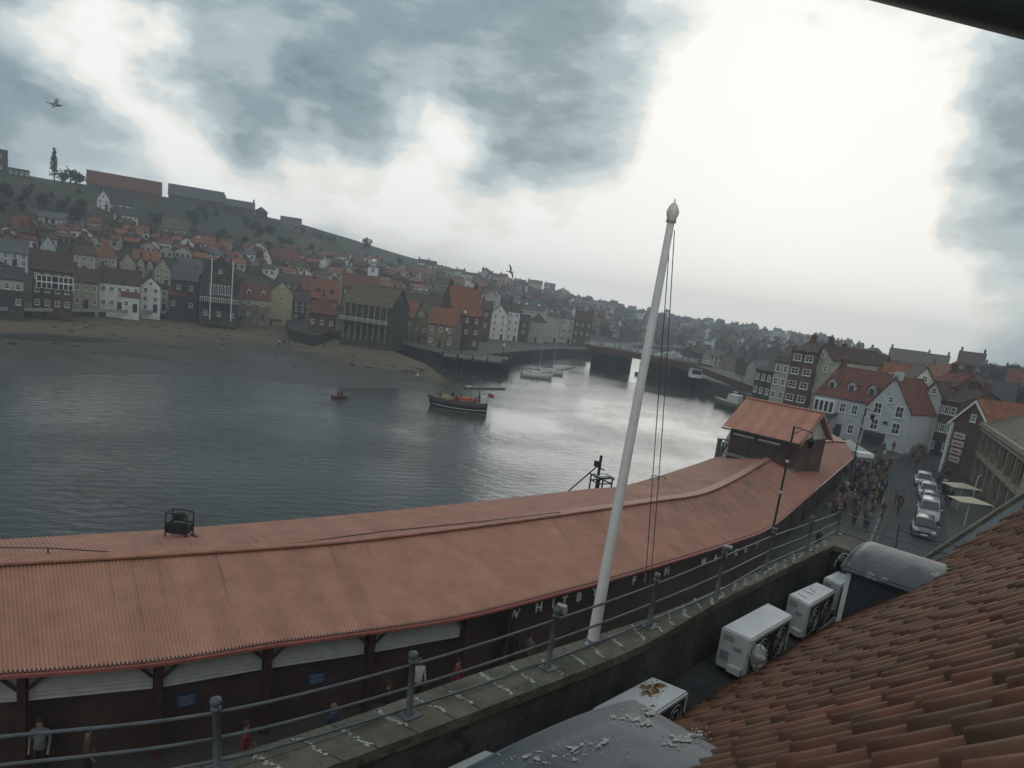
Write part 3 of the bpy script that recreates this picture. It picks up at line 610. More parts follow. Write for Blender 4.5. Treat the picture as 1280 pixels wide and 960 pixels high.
for px,py,s,lb in [(88,224,1.35,'broad dark tree on the clifftop right of the narrow conifer'),(100,226,1.0,'smaller tree on the clifftop touching the long red roofed building'),(79,226,.7,'small bush sized tree beside the narrow clifftop conifer'),(457,309,1.15,'lone round dark tree on the bare skyline')]:
    a=hit(px,py+2) or atd(px,py+2,350); put(protos[random.randrange(3)],a-Vector((0,0,2.2*s)),s,random.random()*6,lb)
# hillside scrub trees and skyline copses
rnd=random.Random(11)
def skyrow(px):
    for (x0,y0,_),(x1,y1,_) in zip(SKY,SKY[1:]):
        if x0<=px<=x1: return y0+(y1-y0)*(px-x0)/(x1-x0)
for k in range(120):
    px=rnd.uniform(-20,560); t=rnd.random()**.8; py=skyrow(px)+12+t*44
    a=hit(px,py)
    if a and not (112<px<182 and 238<py<290) and not(198<px<238 and py<306): put(protos[rnd.randrange(3)],a+Vector((0,0,-.8)),rnd.uniform(.35,.75),rnd.random()*6,'dark green tree in the scrub on the cliff slope above the red roofs','tree','trees on the cliff slope')
for k in range(76):
    px=520+k*7.6+rnd.uniform(-4,4); py=skyrow(px)+rnd.uniform(.6,2)
    a=hit(px,py)
    if a: put(protos[rnd.randrange(3)],a+Vector((0,0,-2.5)),rnd.uniform(.6,1.05)*(.6 if px<640 else 1),rnd.random()*6,'hazy tree in the line along the distant wooded skyline','tree','trees along the distant skyline')
wd=MB(); wr=random.Random(77)
tl_=[crown_mesh(3.2,6.5,170,31,leaf=.75),crown_mesh(2.6,5.,150,32,leaf=.7),crown_mesh(3.8,6.,190,33,leaf=.8)]
for k in range(330):
    px=wr.uniform(590,1095); py=skyrow(px)+wr.uniform(1.,42)
    a=hit(px,py)
    if a is None: continue
    g=wr.choice(tl_); s_=wr.uniform(.7,1.4); an=wr.random()*6; ca_,sa_=math.cos(an)*s_,math.sin(an)*s_
    wd.add([(a.x+x*ca_-y*sa_,a.y+x*sa_+y*ca_,a.z-1.5+z*s_) for x,y,z in g.v],g.f,wr.randrange(3))
tag(wd.build('woodland',LEAF),kind='stuff')
for k in range(26):
    px=rnd.uniform(1165,1275); py=rnd.uniform(478,520)
    a=hit(px,py)
    if a: put(protos[rnd.randrange(3)],a,rnd.uniform(.7,1.1),rnd.random()*6,'dark tree on the wooded slope behind the brick house with round signs','tree','trees on the right hand slope')
# ------------------------------------------------------------------ hillside houses
marks=[(0,'the bay windowed block'),(95,'the cream waterfront house'),(140,'the second row gables'),(215,'the slated warehouse'),(262,'the big dark hall'),(320,'the two dormer house'),(365,'the yellow gable'),(405,'the pier pavilion'),(450,'the glass fronted block'),(500,'the market hall'),(560,'the steep orange roof'),(610,'the tall white gable'),(655,'the cream hipped block'),(700,'the pale waterfront row'),(735,'the swing bridge')]
def mark(px):
    m=marks[0][1]
    for x,n in marks:
        if px>=x-20: m=n
    return m
seen={}
def hh(px,py,wpx,hpx,grp,far=False,front=None,rnd=rnd,walls=None,tls=None,where=None):
    a=hit(px,py)
    if a is None: return
    d=math.hypot(a.x,a.y); p=atd(px-wpx/2,py,d); q=atd(px+wpx/2,py,d)
    tw=rnd.uniform(-.35,.35)*(q-p).length; q2=atd(px+wpx/2,py,d+tw); p.z=q2.z=a.z-.2
    for tries in range(12):
        wl=rnd.choice(walls or ['brick','brown','brown','brick','cream','palecream','white','white','stone','dark']); tl=rnd.choice(tls or ['orange','orange','red','red','red','brown','brown','slate'])
        rf=rnd.choice(['gable','gable','gable','front']); ch=rnd.choice([1,1,2]); dm=0
        band=where or ('low' if py>330+px*.04 else ('halfway up' if py>300+px*.06 else 'high'))
        lb='%s%s house, %s roof, %s, %s above %s'%('gabled ' if rf=='front' else '',COLN[wl],ROOFN[tl],'one chimney' if ch==1 else 'two chimneys',band,mark(px)) if not where else '%s house, %s roof, %s chimney%s, %s'%(COLN[wl],ROOFN[tl],'one' if ch==1 else 'two','' if ch==1 else 's',where)
        if lb not in seen: break
    seen[lb]=1
    pxm=F/d
    H=hpx/pxm; house('house',lb,'house',p,q2,H=H*.62,rise=H*.38,depth=rnd.uniform(6.5,9),roof=rf,wall=wl,tiles=tl,rows=1 if H<6 else 2,cols=2 if wpx<20 else 3,chim=ch,door=False,simple=True,down=6,group=grp,win=(.9,1.1))
GH='red roofed houses climbing the far hillside'
def bandy(px,t):
    # lower edge of the built hillside, upper edge
    lo=[(-20,330),(60,325),(150,312),(240,330),(330,345),(420,352),(500,372),(570,378),(640,388),(740,408)]
    hi=[(-20,300),(60,292),(150,290),(240,306),(330,316),(420,326),(500,338),(570,345),(640,356),(740,374)]
    f=lambda P:next(y0+(y1-y0)*(px-x0)/(x1-x0) for (x0,y0),(x1,y1) in zip(P,P[1:]) if x0<=px<=x1)
    return f(hi)+(f(lo)-f(hi))*t
for rw in range(5):
    t=(rw+.2)/4.6; px=-14+rw*7
    while px<735:
        wpx=rnd.uniform(14,26)*(1-.0004*max(px,0)); py=bandy(min(px,738),t)+rnd.uniform(-2.5,2.5)
        if not (10<px<100 and rw>2) and rnd.random()<.92: hh(px,py,wpx,rnd.uniform(12,17)*(1-.0005*max(px,0)),GH)
        px+=wpx*rnd.uniform(.95,1.25)
GF='tiny hazy houses on the distant hillside'
hs=MB(); hr=random.Random(78); cand=[]
WK=['white','palecream','brick','stone','brown','grey']; TK=['red','brown','slate','dark']
for k in range(300):
    px=hr.uniform(590,1092); sy=skyrow(px); py=sy+3+38*hr.random()**.8; a=hit(px,py)
    if a: cand.append((math.hypot(a.x,a.y),px,a))
cand.sort(key=lambda c:c[0])
for i,(d,px,a) in enumerate(cand):
    hw=hr.uniform(2.2,5); p=atd(px-hw,450,d); q=atd(px+hw,450,d+hr.uniform(-4,4)); p.z=q.z=a.z
    wl=hr.choice(WK); tl=hr.choice(TK)
    if i<12: house('house','tiny hazy %s house, %s roof, on the distant hillside beyond the bridge'%(COLN[wl],ROOFN[tl]),'house',p,q,H=4.5,rise=2.5,depth=8,wall=wl,tiles=tl,rows=1,cols=2,chim=1,door=False,simple=True,down=5,group=GF+', %s walls and %s roofs'%(COLN[wl],ROOFN[tl])); continue
    t=(q-p); w_=t.length; t/=w_; n=Vector((-t.y,t.x,0)); n=n if n.dot(p-CAM)>0 else -n; zz=Vector((0,0,1)); H_=hr.uniform(4,7); dp=8
    f=lambda u,v,z:p+t*u+n*v+zz*z
    mi=WK.index(wl); mt=6+TK.index(tl)
    hs.hexa([f(0,0,-5),f(w_,0,-5),f(w_,dp,-5),f(0,dp,-5)],[f(0,0,H_),f(w_,0,H_),f(w_,dp,H_),f(0,dp,H_)],mi)
    for u in (0,w_): hs.tri(f(u,0,H_),f(u,dp,H_),f(u,dp/2,H_+2.4),mi)
    hs.slab([f(-.3,-.3,H_),f(w_+.3,-.3,H_),f(w_+.3,dp/2,H_+2.6),f(-.3,dp/2,H_+2.6)],-.15,mt); hs.slab([f(-.3,dp+.3,H_),f(-.3,dp/2,H_+2.6),f(w_+.3,dp/2,H_+2.6),f(w_+.3,dp+.3,H_)],-.15,mt)
    for u in (.3,.7): hs.box(f(w_*u,-.05,H_*.6),(1.1,.1,1.3),math.atan2(t.y,t.x),10)
    hs.box(f(w_*.2,dp/2,H_+3),(.8,.8,2),0,mt)
tag(hs.build('distant_houses',[W[k] for k in WK]+[T[k] for k in TK]+[GL]),kind='stuff')
# ------------------------------------------------------------------ west bank buildings (right)
def wf(label,L_,R_,ey,ap,**k):
    a=at(*L_,0.); b_=at(*R_,0.); cat=k.pop('cat','house'); name=k.pop('name','house')
    return house(name,label,cat,a,b_,eave_py=ey,apex_py=ap,**k)
r,P,w,H,ri,rz=wf('pale grey gabled house with white sash windows facing the street',(1074,554),(1127,567),507,473,wall='grey',tiles='red',roof='front',rows=2,cols=2,depth=12,chim=0,win=(1.25,1.7),overh=.15,rowz=[3.4,5.9],door=False)
q=MB(); q.box(P(w*.5,.6,H+ri+.2),(.9,1.2,1.6),rz); q.build('chimney',W['grey'],r)
q=MB(); q.box(P(w*.3,-.12,1.15),(w*.5,.2,2.2),rz); sh=q.build('shopfront',FD,r); q=MB(); q.box(P(w*.3,-.24,1.15),(w*.42,.05,1.4),rz); q.build('pane',GL,sh)
# wall sign dark oval board
q=MB(); q.box(P(w*.5,-.15,H*.66),(.7,.1,.45),rz); q.build('sign_board',FD,r)
r,P,w,H,ri,rz=wf('long white house with red roof, dormers and dark canopy porch',(1010,538),(1083,555),492,463,wall='paleblue',tiles='red',rows=2,cols=5,depth=12,dorm=3,chim=1,win=(1.,1.5),overh=.2)
q=MB(); q.hexa([P(.2,-3,2.9),P(w*.45,-3,2.9),P(w*.45,0,3.6),P(.2,0,3.6)],[P(.2,-3,3.1),P(w*.45,-3,3.1),P(w*.45,0,3.8),P(.2,0,3.8)]); po=q.build('porch',T['dark'],r)
for k in range(5):
    q=MB(); q.tube([P(.5+k*(w*.43-.5)/4,-2.8,0),P(.5+k*(w*.43-.5)/4,-2.8,2.95)],.12,8); q.build('post',FR,po)
q=MB(); q.hexa([P(w*.05,-.9,H*.55),P(w*.4,-.9,H*.55),P(w*.4,0,H*.55),P(w*.05,0,H*.55)],[P(w*.05,-.9,H*.92),P(w*.4,-.9,H*.92),P(w*.4,0,H*.92),P(w*.05,0,H*.92)]); ba=q.build('bay_window',FR,r)
for k in range(4): q=MB(); q.box(P(w*.1+k*w*.084,-.92,H*.74),(w*.055,.06,H*.26),rz); q.build('pane',GL,ba)
wf('white building with a classical pediment and round window behind the grey gable',(1120,558),(1150,563),478,460,wall='white',tiles='mossy',roof='front',rows=4,cols=2,depth=10,chim=0)
wf('narrow white gabled house right of the grey gabled house',(1139,562),(1160,567),492,478,wall='grey',tiles='brown',roof='front',rows=2,cols=1,depth=10,chim=1,rowz=[1.5,4.5])
wf('red brick terrace with white window bays along the narrow side street',(1146,560),(1172,566),480,466,wall='brick',tiles='red',rows=4,cols=4,depth=10,chim=2,win=(.9,1.5))
wf('brown brick terrace with dark roof at the top of the side street',(1158,566),(1182,573),500,486,wall='brown',tiles='brown',rows=3,cols=3,depth=10,chim=2)
r,P,w,H,ri,rz=wf('brown brick gabled house with orange roof and white bargeboards by stacked red and white signs',(1174,590),(1224,607),527,501,wall='brown',tiles='orange',roof='front',rows=1,cols=2,depth=12,chim=0,rowz=[-4],door=False)
bn=MB()
for s_ in (0,1):
    e_=P(-.3,-.32,H-.25) if s_==0 else P(w+.3,-.32,H-.25); a_=P(w/2,-.32,H+ri)
    bn.slab([e_,a_,a_+Vector((0,0,-.35)),e_+Vector((0,0,-.35))],.1)
bn.build('bargeboard',FR,r)
q=MB(); q.box(P(.25,-.1,H/2),(.5,.2,H),rz); q.build('corner_pilaster',WOODW,r)
sg=mat('sign_red',(.30,.05,.05),.5,.1); 
for k in range(4):
    hh_=H*(.78-.15*k); q=MB(); q.box(P(w*.32,-.25,hh_),(1.9-.1*abs(k-1),.18,.75),rz); so=q.build('sign_panel',mat('sign_white',(.5,.46,.44),.6,.2),r)
    q=MB(); q.box(P(w*.32,-.36,hh_),(1.3,.05,.2),rz); q.build('sign_stripe',sg,so)
# stone building with tall pilasters
a=at(1206,590,0.); b_=at(1266,668,0.)
r,P,w,H,ri,rz=house('classical_building','long sandstone classical building with tall pilasters and cornice along the street','building',a,b_,eave_py=522,depth=14,roof='hip',rise=2.6,wall='stone',tiles='mossy',rows=2,cols=8,chim=0,win=(1.2,2.4),overh=.9,frame='dark')
STN=mat('pale_sandstone',(.30,.26,.19),.85,.3,1.5)
for k in range(9):
    q=MB(); u=w*k/8; q.box(P(u,-.22,H*.5),(.55,.4,H*.98),rz); q.build('pilaster',STN,r)
q=MB(); q.box(P(w/2,-.3,H*.5),(w+.4,.6,.45),rz); q.box(P(w/2,-.45,H-.15),(w+1.2,.9,.5),rz); q.box(P(w/2,-.35,H-.75),(w+.6,.7,.3),rz); q.build('cornice',STN,r)
# tall brick buildings left of centre-right
wf('tall brown brick building with bands of white windows above the fish market tower',(975,520),(1003,526),438,428,wall='brick',tiles='brown',rows=5,cols=2,depth=12,chim=2,win=(1.5,1.2))
wf('narrow pale house squeezed left of the tall brown brick building',(957,516),(975,520),452,443,wall='palecream',tiles='brown',rows=4,cols=2,depth=10,chim=1)
wf('dark building left of the narrow pale house near the bridge end',(936,510),(957,516),462,454,wall='dark',tiles='brown',rows=3,cols=3,depth=10,chim=1)
wf('brown building with a cream end gable beside the tall brick building',(1000,524),(1024,530),446,433,wall='palecream',tiles='brown',rows=3,cols=2,depth=14,roof='front',chim=0,win=(.8,1.1))
wf('long brown roofed building behind the white house with dormers',(1012,518),(1070,530),472,440,wall='brown',tiles='brown',rows=3,cols=5,depth=16,chim=1)
wf('orange roofed house rising behind the white house with dormers',(1045,528),(1100,540),478,452,wall='brick',tiles='orange',rows=2,cols=4,depth=12,chim=1,skyl=2)
for k,(xl,xr,by,ey,ap) in enumerate([(866,884,452,441,436),(886,902,456,444,438),(902,918,458,447,442),(916,934,463,449,443),(930,946,470,455,449),(944,960,478,460,452),(874,892,448,438,434),(908,926,452,443,438)]):
    wf('%s building, %s from the left in the low row beyond the bridge approach'%(['dark stone','pale cream','brown brick','sandstone'][k%4],['first','second','third','fourth','fifth','sixth','seventh','eighth'][k]),(xl,by),(xr,by+2),ey,ap,wall=['dark','palecream','brown','stone'][k%4],tiles=['brown','slate','red','dark'][k%4],rows=2,cols=3,depth=9,chim=1,simple=True,door=False,group='low buildings beyond the bridge approach')
GW='houses on the right hand hill'
def wm2(label,xl,xr,by,ey,ap,**k):
    a=hit((xl+xr)/2,by)
    if a is None: return
    d=math.hypot(a.x,a.y); p=atd(xl,by,d); q=atd(xr,by,d); p.z=q.z=a.z
    k.setdefault('group',GW); k.setdefault('depth',9)
    house('house',label,'house',p,q,eave_py=ey,apex_py=ap,down=8,**k)
wm2('grey house with one chimney, first roof on the right skyline',1105,1152,470,449,438,wall='stone',tiles='mossy',rows=1,cols=4,chim=1)
wm2('grey roofed house with a tall chimney stack, second on the right skyline',1152,1181,472,453,444,wall='stone',tiles='mossy',rows=1,cols=3,chim=2)
wm2('dark gabled house with chimneys at both ends, third on the right skyline',1190,1224,478,453,441,wall='dark',tiles='brown',rows=2,cols=3,chim=2)
wm2('low brown house with a stout chimney right of the dark gabled skyline house',1224,1250,480,464,457,wall='brown',tiles='brown',rows=1,cols=3,chim=1)
wm2('low brown house with chimney near the right edge of the skyline',1250,1290,482,468,461,wall='brown',tiles='red',rows=1,cols=4,chim=2)
wm2('big orange red roofed house at the right edge below the skyline',1248,1300,512,496,465,wall='brown',tiles='red',rows=1,cols=4,chim=0,depth=12)
wm2('orange roofed house just left of the wooded slope',1156,1186,492,472,457,wall='brick',tiles='orange',rows=2,cols=3,chim=1)
wm2('dark roofed house among trees behind the brick gabled house',1186,1222,502,484,470,wall='dark',tiles='dark',rows=2,cols=3,chim=1)
wm2('brown mill like house on the wooded slope with one small arched window',1216,1262,520,500,478,wall='brown',tiles='dark',rows=1,cols=2,chim=1)
for k in range(34):
    px=rnd.uniform(985,1290); py=skyrow(px)+rnd.uniform(14,34)
    hh(px,py,rnd.uniform(14,28),rnd.uniform(10,16),GW,where=rnd.choice(['among the right hand roofs','just under the right skyline','above the white dormer house','behind the grey gabled house','near the wooded slope','half hidden by nearer roofs']),walls=['brown','brick','stone','dark','palecream'],tls=['brown','red','orange','mossy','dark'])
# ------------------------------------------------------------------ quay walls and jetties on the far bank
DK=mat('tarred_timber',(.022,.021,.02),.8,.4,2.)
P0=[at(356,403,0.),at(360,412,0.),at(395,420,0.),at(425,414,0.)]
q=MB(); q.prism([(p.x,p.y) for p in [at(358,400,0.),at(361,413,0.),at(394,421,0.),at(427,414,0.),at(428,404,0.)]],WZ-1,.35)
tag(q.build('stone_pier',quaym),'dark masonry pier under the red roofed pavilion','pier')
# sea wall parapet lines
def wallline(pts,z0,z1,th,name,lb,m,cat='wall'):
    q=MB(); P=[Vector(p) for p in pts]
    for a_,b_ in zip(P,P[1:]):
        d=(b_-a_).normalized(); n=Vector((-d.y,d.x,0))*th
        q.hexa([v+Vector((0,0,z0)) for v in (a_,b_,b_+n,a_+n)],[v+Vector((0,0,z1)) for v in (a_,b_,b_+n,a_+n)])
    return tag(q.build(name,m),lb,cat)
wallline([at(x,y,0.) for x,y in [(-100,384),(40,388),(124,389),(208,391)]],-.2,.5,.5,'sea_wall_parapet','pale low parapet along the top of the sea wall at the left',mat('pale_concrete',(.32,.31,.28),.85,.2))
wallline([at(x,y,0.) for x,y in [(210,391),(300,398),(352,402)]],-.2,.6,.5,'sea_wall_parapet','dark low parapet of the sea wall below the big hall and yellow gable',W['dark'])
wallline([at(x,y,0.) for x,y in [(431,413),(490,427),(552,441)]],-.1,.9,.35,'promenade_wall','pale topped wall along the sloping promenade above the beach',mat('promenade_coping',(.20,.185,.15),.85,.25))
# timber jetty
r=thing('timber_jetty','dark timber jetty on many tarred piles beyond the passenger boat','jetty',at(590,470,WZ))
ja,jb,jc,jd=at(553,444,-.1),at(628,453,-.1),at(640,447,-.1),at(560,438,-.1)
q=MB(); q.hexa([v+Vector((0,0,-.5)) for v in (ja,jb,jc,jd)],[ja,jb,jc,jd]); q.build('deck',mat('weathered_deck',(.13,.12,.10),.85,.3,2.),r)
for k in range(13):
    t=k/12; p=ja.lerp(jb,t); q=MB(); q.tube([(p.x,p.y,WZ-1.5),(p.x,p.y,.7 if k%3==0 else -.3)],.22,6); q.build('pile',DK,r)
for k in range(5):
    t=k/4; p=ja.lerp(jb,t); p2=ja.lerp(jb,min(1,t+.2)); q=MB(); q.tube([(p.x,p.y,WZ+.4),(p2.x,p2.y,-.7)],.1,5); q.build('brace',DK,r)
q=MB(); p0=ja+Vector((0,0,-.6)); 
q.prism([(v.x,v.y) for v in (ja.lerp(jd,.15),jb.lerp(jc,.15),jc,jd)],WZ-1,-.65); q.build('retaining_boards',DK,r)
q=MB()
for k in range(12):
    p=ja.lerp(jb,k/11); q.box(p+Vector((0,0,.5)),(.1,.1,1.1))
q.tube([ja+Vector((0,0,1)),jb+Vector((0,0,1))],.05,5); q.tube([ja+Vector((0,0,.55)),jb+Vector((0,0,.55))],.04,5); q.build('railing',mat('grey_timber2',(.16,.15,.13),.8,.2),r)
for k in range(14):
    px=626+k*2.7; py=470-k*1.3; p=at(px,py,WZ); q=MB(); q.tube([(p.x,p.y,WZ-1.5),(p.x+random.uniform(-.1,.1),p.y,WZ+random.uniform(3.4,4.8))],.2,6)
    tag(q.build('mooring_pile',DK,None,p),'dark upright mooring pile in the row between jetty and moored yachts','mooring pile','mooring piles beside the jetty')
def pontoon(pts,w,lb,m=None):
    q=MB(); P=[Vector(p) for p in pts]
    for a_,b_ in zip(P,P[1:]):
        d=(b_-a_).normalized(); n=Vector((-d.y,d.x,0))*w
        q.hexa([v+Vector((0,0,-.2)) for v in (a_,b_,b_+n,a_+n)],[v+Vector((0,0,.35)) for v in (a_,b_,b_+n,a_+n)])
    o=q.build('pontoon',m or mat('pontoon_boards',(.30,.27,.22),.8,.2),None,P[0]); tag(o,lb,'pontoon'); return o
pontoon([at(583,486,WZ),at(632,487,WZ)],1.,'thin grey floating pontoon at the foot of the jetty piles',mat('wet_boards',(.14,.14,.13),.6,.2))
pontoon([at(686,466,WZ),at(719,460,WZ)],2.,'pale floating pontoon beyond the moored white yacht')
# lamp post on promenade
def lamp_far(px,py,top,lb,globe=True):
    a=at(px,py,0.); z=zfor(a.x,a.y,top); r=thing('street_lamp',lb,'street lamp',a)
    q=MB(); q.tube([a,a+Vector((0,0,z))],[.13,.07],6); q.build('post',IRON,r)
    q=MB(); q.lathe(a+Vector((0,0,z)),[(0,0),(.3,.1),(.35,.4),(.2,.7),(0,.8)],8); q.build('lamp_head',FR if globe else IRON,r)
lamp_far(576,442,392,'tall pale lamp post on the promenade by the market hall')
lamp_far(556,436,414,'short lamp with a white globe on the promenade near the jetty')
lamp_far(628,447,433,'short lamp with a white globe at the right end of the jetty')
# ------------------------------------------------------------------ swing bridge
r=thing('swing_bridge','low swing bridge with rust red girders and white railings across the river','bridge',at(740,460,WZ))
RED=mat('bridge_red_paint',(.10,.04,.033),.6,.25,2.); 
e1=at(735,444,2.); d_e=math.hypot(e1.x,e1.y)
def bpnt(px,z,d): a=atd(px,440,d); a.z=z; return a
ba=bpnt(733,2.7,245); bb=bpnt(872,2.5,215); bc=bpnt(948,.6,190)
dirb=(bb-ba).normalized(); nb=Vector((-dirb.y,dirb.x,0)); nb=nb if nb.y>0 else -nb
def girder(a_,b_,off,z0,z1,n=14,arch=.5):
    q=MB()
    for k in range(n):
        t0,t1=k/n,(k+1)/n; p=a_.lerp(b_,t0)+nb*off; s=a_.lerp(b_,t1)+nb*off
        c0=arch*(2*t0-1)**2; c1=arch*(2*t1-1)**2
        q.hexa([p+Vector((0,0,z0-c0)),s+Vector((0,0,z0-c1)),s+nb*.4+Vector((0,0,z0-c1)),p+nb*.4+Vector((0,0,z0-c0))],[p+Vector((0,0,z1)),s+Vector((0,0,z1)),s+nb*.4+Vector((0,0,z1)),p+nb*.4+Vector((0,0,z1))])
    return q
girder(ba,bb,0,-.3,1.3,20,1.2).build('girder',RED,r); girder(ba,bb,8,-.3,1.3,20,1.2).build('girder',RED,r)
q=girder(bb,bc,0,-.6,1.2,8,0); q.build('approach_parapet',RED,r)
q=MB(); z_=Vector((0,0,.5)); zt=Vector((0,0,.8)); q.hexa([ba+nb*.4+z_,bb+nb*.4+z_,bb+nb*8+z_,ba+nb*8+z_],[ba+nb*.4+zt,bb+nb*.4+zt,bb+nb*8+zt,ba+nb*8+zt]); q.hexa([bb+nb*.4+z_,bc+nb*.4+z_,bc+nb*8+z_,bb+nb*8+z_],[bb+nb*.4+zt,bc+nb*.4+zt,bc+nb*8+zt,bb+nb*8+zt]); q.build('deck',asph,r)
q=MB()
for off in (.2,8.2):
    for k in range(60): p=ba.lerp(bb,k/59)+nb*off; q.box(p+Vector((0,0,1.85)),(.08,.08,1.1))
    q.tube([ba+nb*off+Vector((0,0,2.4)),bb+nb*off+Vector((0,0,2.4))],.07,5)
    q.tube([ba+nb*off+Vector((0,0,1.8)),bb+nb*off+Vector((0,0,1.8))],.04,5)
q.build('railing',WOODW,r)
for (x0,x1,yy) in ((738,775,468),(835,872,484)):
    a_=at(x0,yy-6 if x0<800 else yy-3,WZ); b_=at(x1,yy,WZ); dd=(b_-a_); n=Vector((-dd.y,dd.x,0)).normalized(); n=n if n.y>0 else -n
    q=MB(); q.hexa([a_+Vector((0,0,-1)),b_+Vector((0,0,-1)),b_+n*12+Vector((0,0,-1)),a_+n*12+Vector((0,0,-1))],[v+Vector((0,0,5.6)) for v in (a_,b_,b_+n*12,a_+n*12)]); q.build('pier',DK,r)
    q=MB()
    for k in range(9): p=a_.lerp(b_,k/8)-n*.15; q.tube([p+Vector((0,0,-1)),p+Vector((0,0,5.9))],.2,6)
    q.build('fender_piles',DK,r)
a_=at(868,473,0.); q=MB(); q.box(a_+Vector((0,0,1.6)),(3.2,3,2.6)); cb=q.build('control_cabin',FR,r); q=MB(); q.box(a_+Vector((0,-1.55,1.9)),(2.6,.1,1.2)); q.build('window',GL,cb); q=MB(); q.box(a_+Vector((0,0,3.1)),(3.8,3.6,.3)); q.build('cabin_roof',T['dark'],cb)
# ------------------------------------------------------------------ boats
def hull(q,L,B,H,n=18,mi=0,mi2=1,rake=.5,sheer=.5):
    vs=[];fs=[]; prof=[(0,-.35),(.55,-.28),(.85,0),(.98,.5),(1.,1.)]
    K=len(prof)*2-1
    for i in range(n+1):
        t=i/n; x=-L/2+L*t; s=math.sin(math.pi*min(1,(t*.88+.12)))**.55 if t>.12 else .82+t*.9
        wd=B/2*max(.02,min(1,(1-max(0,(t-.55)/.45)**2.2)) * (1-.25*max(0,(.25-t)/.25)))
        sh=H*(1+sheer*(abs(t-.4)/.6)**2)
        ring=[]
        for sy in (-1,1):
            pr=prof if sy==-1 else prof[1:]
            ring+= [(sy,w_,z) for w_,z in (reversed(pr) if sy==-1 else pr)]
        for sy,w_,z in ring: vs.append((x+(rake*z*t if t>.8 else 0),sy*wd*w_,z*sh if z>0 else z*.8))
    for i in range(n):
        for k in range(K-1):
            a_=i*K+k; fs.append((a_,a_+K,a_+K+1,a_+1))
    b0=len(q.v); q.v+=vs
    for j,f in enumerate(fs):
        k=j%(K-1); q.f.append(tuple(i+b0 for i in f)); q.m.append(mi2 if k in(2,3,4,5) and (k in (3,4) or True) and (k in (3,4)) else mi); q.sm.append(True)
    q.f.append(tuple(b0+k for k in range(K))); q.m.append(mi); q.sm.append(False)
    # deck
    for i in range(n): a_=b0+i*K; c=b0+(i+1)*K; q.f.append((a_,c,c+K-1,a_+K-1)); q.m.append(2); q.sm.append(False)
WHB=mat('white_boat_paint',(.55,.55,.53),.4,.1); NVY=mat('navy_boat_paint',(.028,.022,.024),.4,.2); DECK=mat('varnished_deck',(.17,.09,.05),.6,.3); ORG=mat('orange_canopy',(.45,.10,.03),.7,.15)
def boat(name,lb,cat,loc,rz,L,B,H,hc,kind,group=None):
    r=tag(empty(name,(0,0,0)),lb,cat,group); q=MB(); hull(q,L,B,H); q.build('hull',[hc,WHB,DECK],r)
    if kind=='yacht':
        q=MB(); q.hexa([(-L*.2,-B*.25,H),(L*.18,-B*.2,H),(L*.18,B*.2,H),(-L*.2,B*.25,H)],[(-L*.18,-B*.2,H+.6),(L*.12,-B*.15,H+.5),(L*.12,B*.15,H+.5),(-L*.18,B*.2,H+.6)]); q.build('cabin',WHB,r)
        q=MB(); q.tube([(L*.08,0,H),(L*.08,0,H+L*1.05)],.05,6); m_=q.build('mast',mat('alloy_mast',(.45,.45,.45),.4,.1),r)
        q=MB(); q.tube([(L*.08,0,H+1),(-L*.35,0,H+1.05)],.09,6); q.build('boom',mat('sail_cover',(.05,.08,.16),.8,.1),r)
    if kind=='fishing':
        q=MB(); q.hexa([(-L*.1,-B*.28,H*.9),(L*.2,-B*.25,H*.9),(L*.2,B*.25,H*.9),(-L*.1,B*.28,H*.9)],[(-L*.1,-B*.26,H+2.),(L*.16,-B*.22,H+2.),(L*.16,B*.22,H+2.),(-L*.1,B*.26,H+2.)]); ca=q.build('wheelhouse',WHB,r)
        q=MB(); q.box((L*.19,0,H+1.35),(.08,B*.4,.6),0); q.box((L*.04,-B*.265,H+1.35),(L*.16,.06,.5)); q.build('window',GL,ca)
        q=MB(); q.tube([(-L*.05,0,H+2),(-L*.05,0,H+6.2)],.1,6); q.tube([(-L*.05,-1.2,H+4.6),(-L*.05,1.2,H+4.6)],.05,5); q.tube([(-L*.05,0,H+5.6),(-L*.4,0,H+2.6)],.05,5); q.build('mast',IRON,r)
        q=MB(); q.box((L*.05,0,H+2.6),(1.3,.25,.25)); q.tube([(L*.05,0,H+2),(L*.05,0,H+2.6)],.08,6); q.build('radar',WHB,r)
    if kind=='dinghy':
        q=MB()
        for x in (-L*.2,L*.12): q.box((x,0,H*.8),(.25,B*.8,.06))
        q.build('thwart',DECK,r)
    r.location=loc; r.rotation_euler=(0,0,rz); return r
pl=at(573,511,WZ); pv0=at(541,509,WZ); pv1=at(606,511,WZ)
LB=(pv1-pv0).length*.95
PB=boat('passenger_boat','old double ended passenger boat with dark hull and white waterline, full of people','boat',pl,math.pi+.04,LB,LB*.27,1.25,NVY,'none')
WL[PB.name]=Vector((0,0,0))
for sy in (-1,1):
    q=MB(); pts=[]
    for i in range(19):
        t=i/18; wd_=LB*.27/2*max(.02,min(1,(1-max(0,(t-.55)/.45)**2.2))*(1-.25*max(0,(.25-t)/.25))); pts.append((-LB/2+LB*t,sy*wd_*.93,.22+.25*(abs(t-.4)/.6)**2))
    q.tube(pts,.055,6); q.build('waterline_stripe',WHB,PB)
q=MB(); q.box((-LB*.12,0,2.),(LB*.28,LB*.15,.12)); q.box((-LB*.12,-LB*.075,1.75),(LB*.28,.08,.4)); q.box((-LB*.12,LB*.075,1.75),(LB*.28,.08,.4)); q.build('canopy',ORG,PB)
q=MB()
for x in (-.25,.01):
    for y in (-1,1): q.tube([(LB*x,y*LB*.07,1.),(LB*x,y*LB*.07,2.)],.05,5)
q.build('canopy_post',IRON,PB)
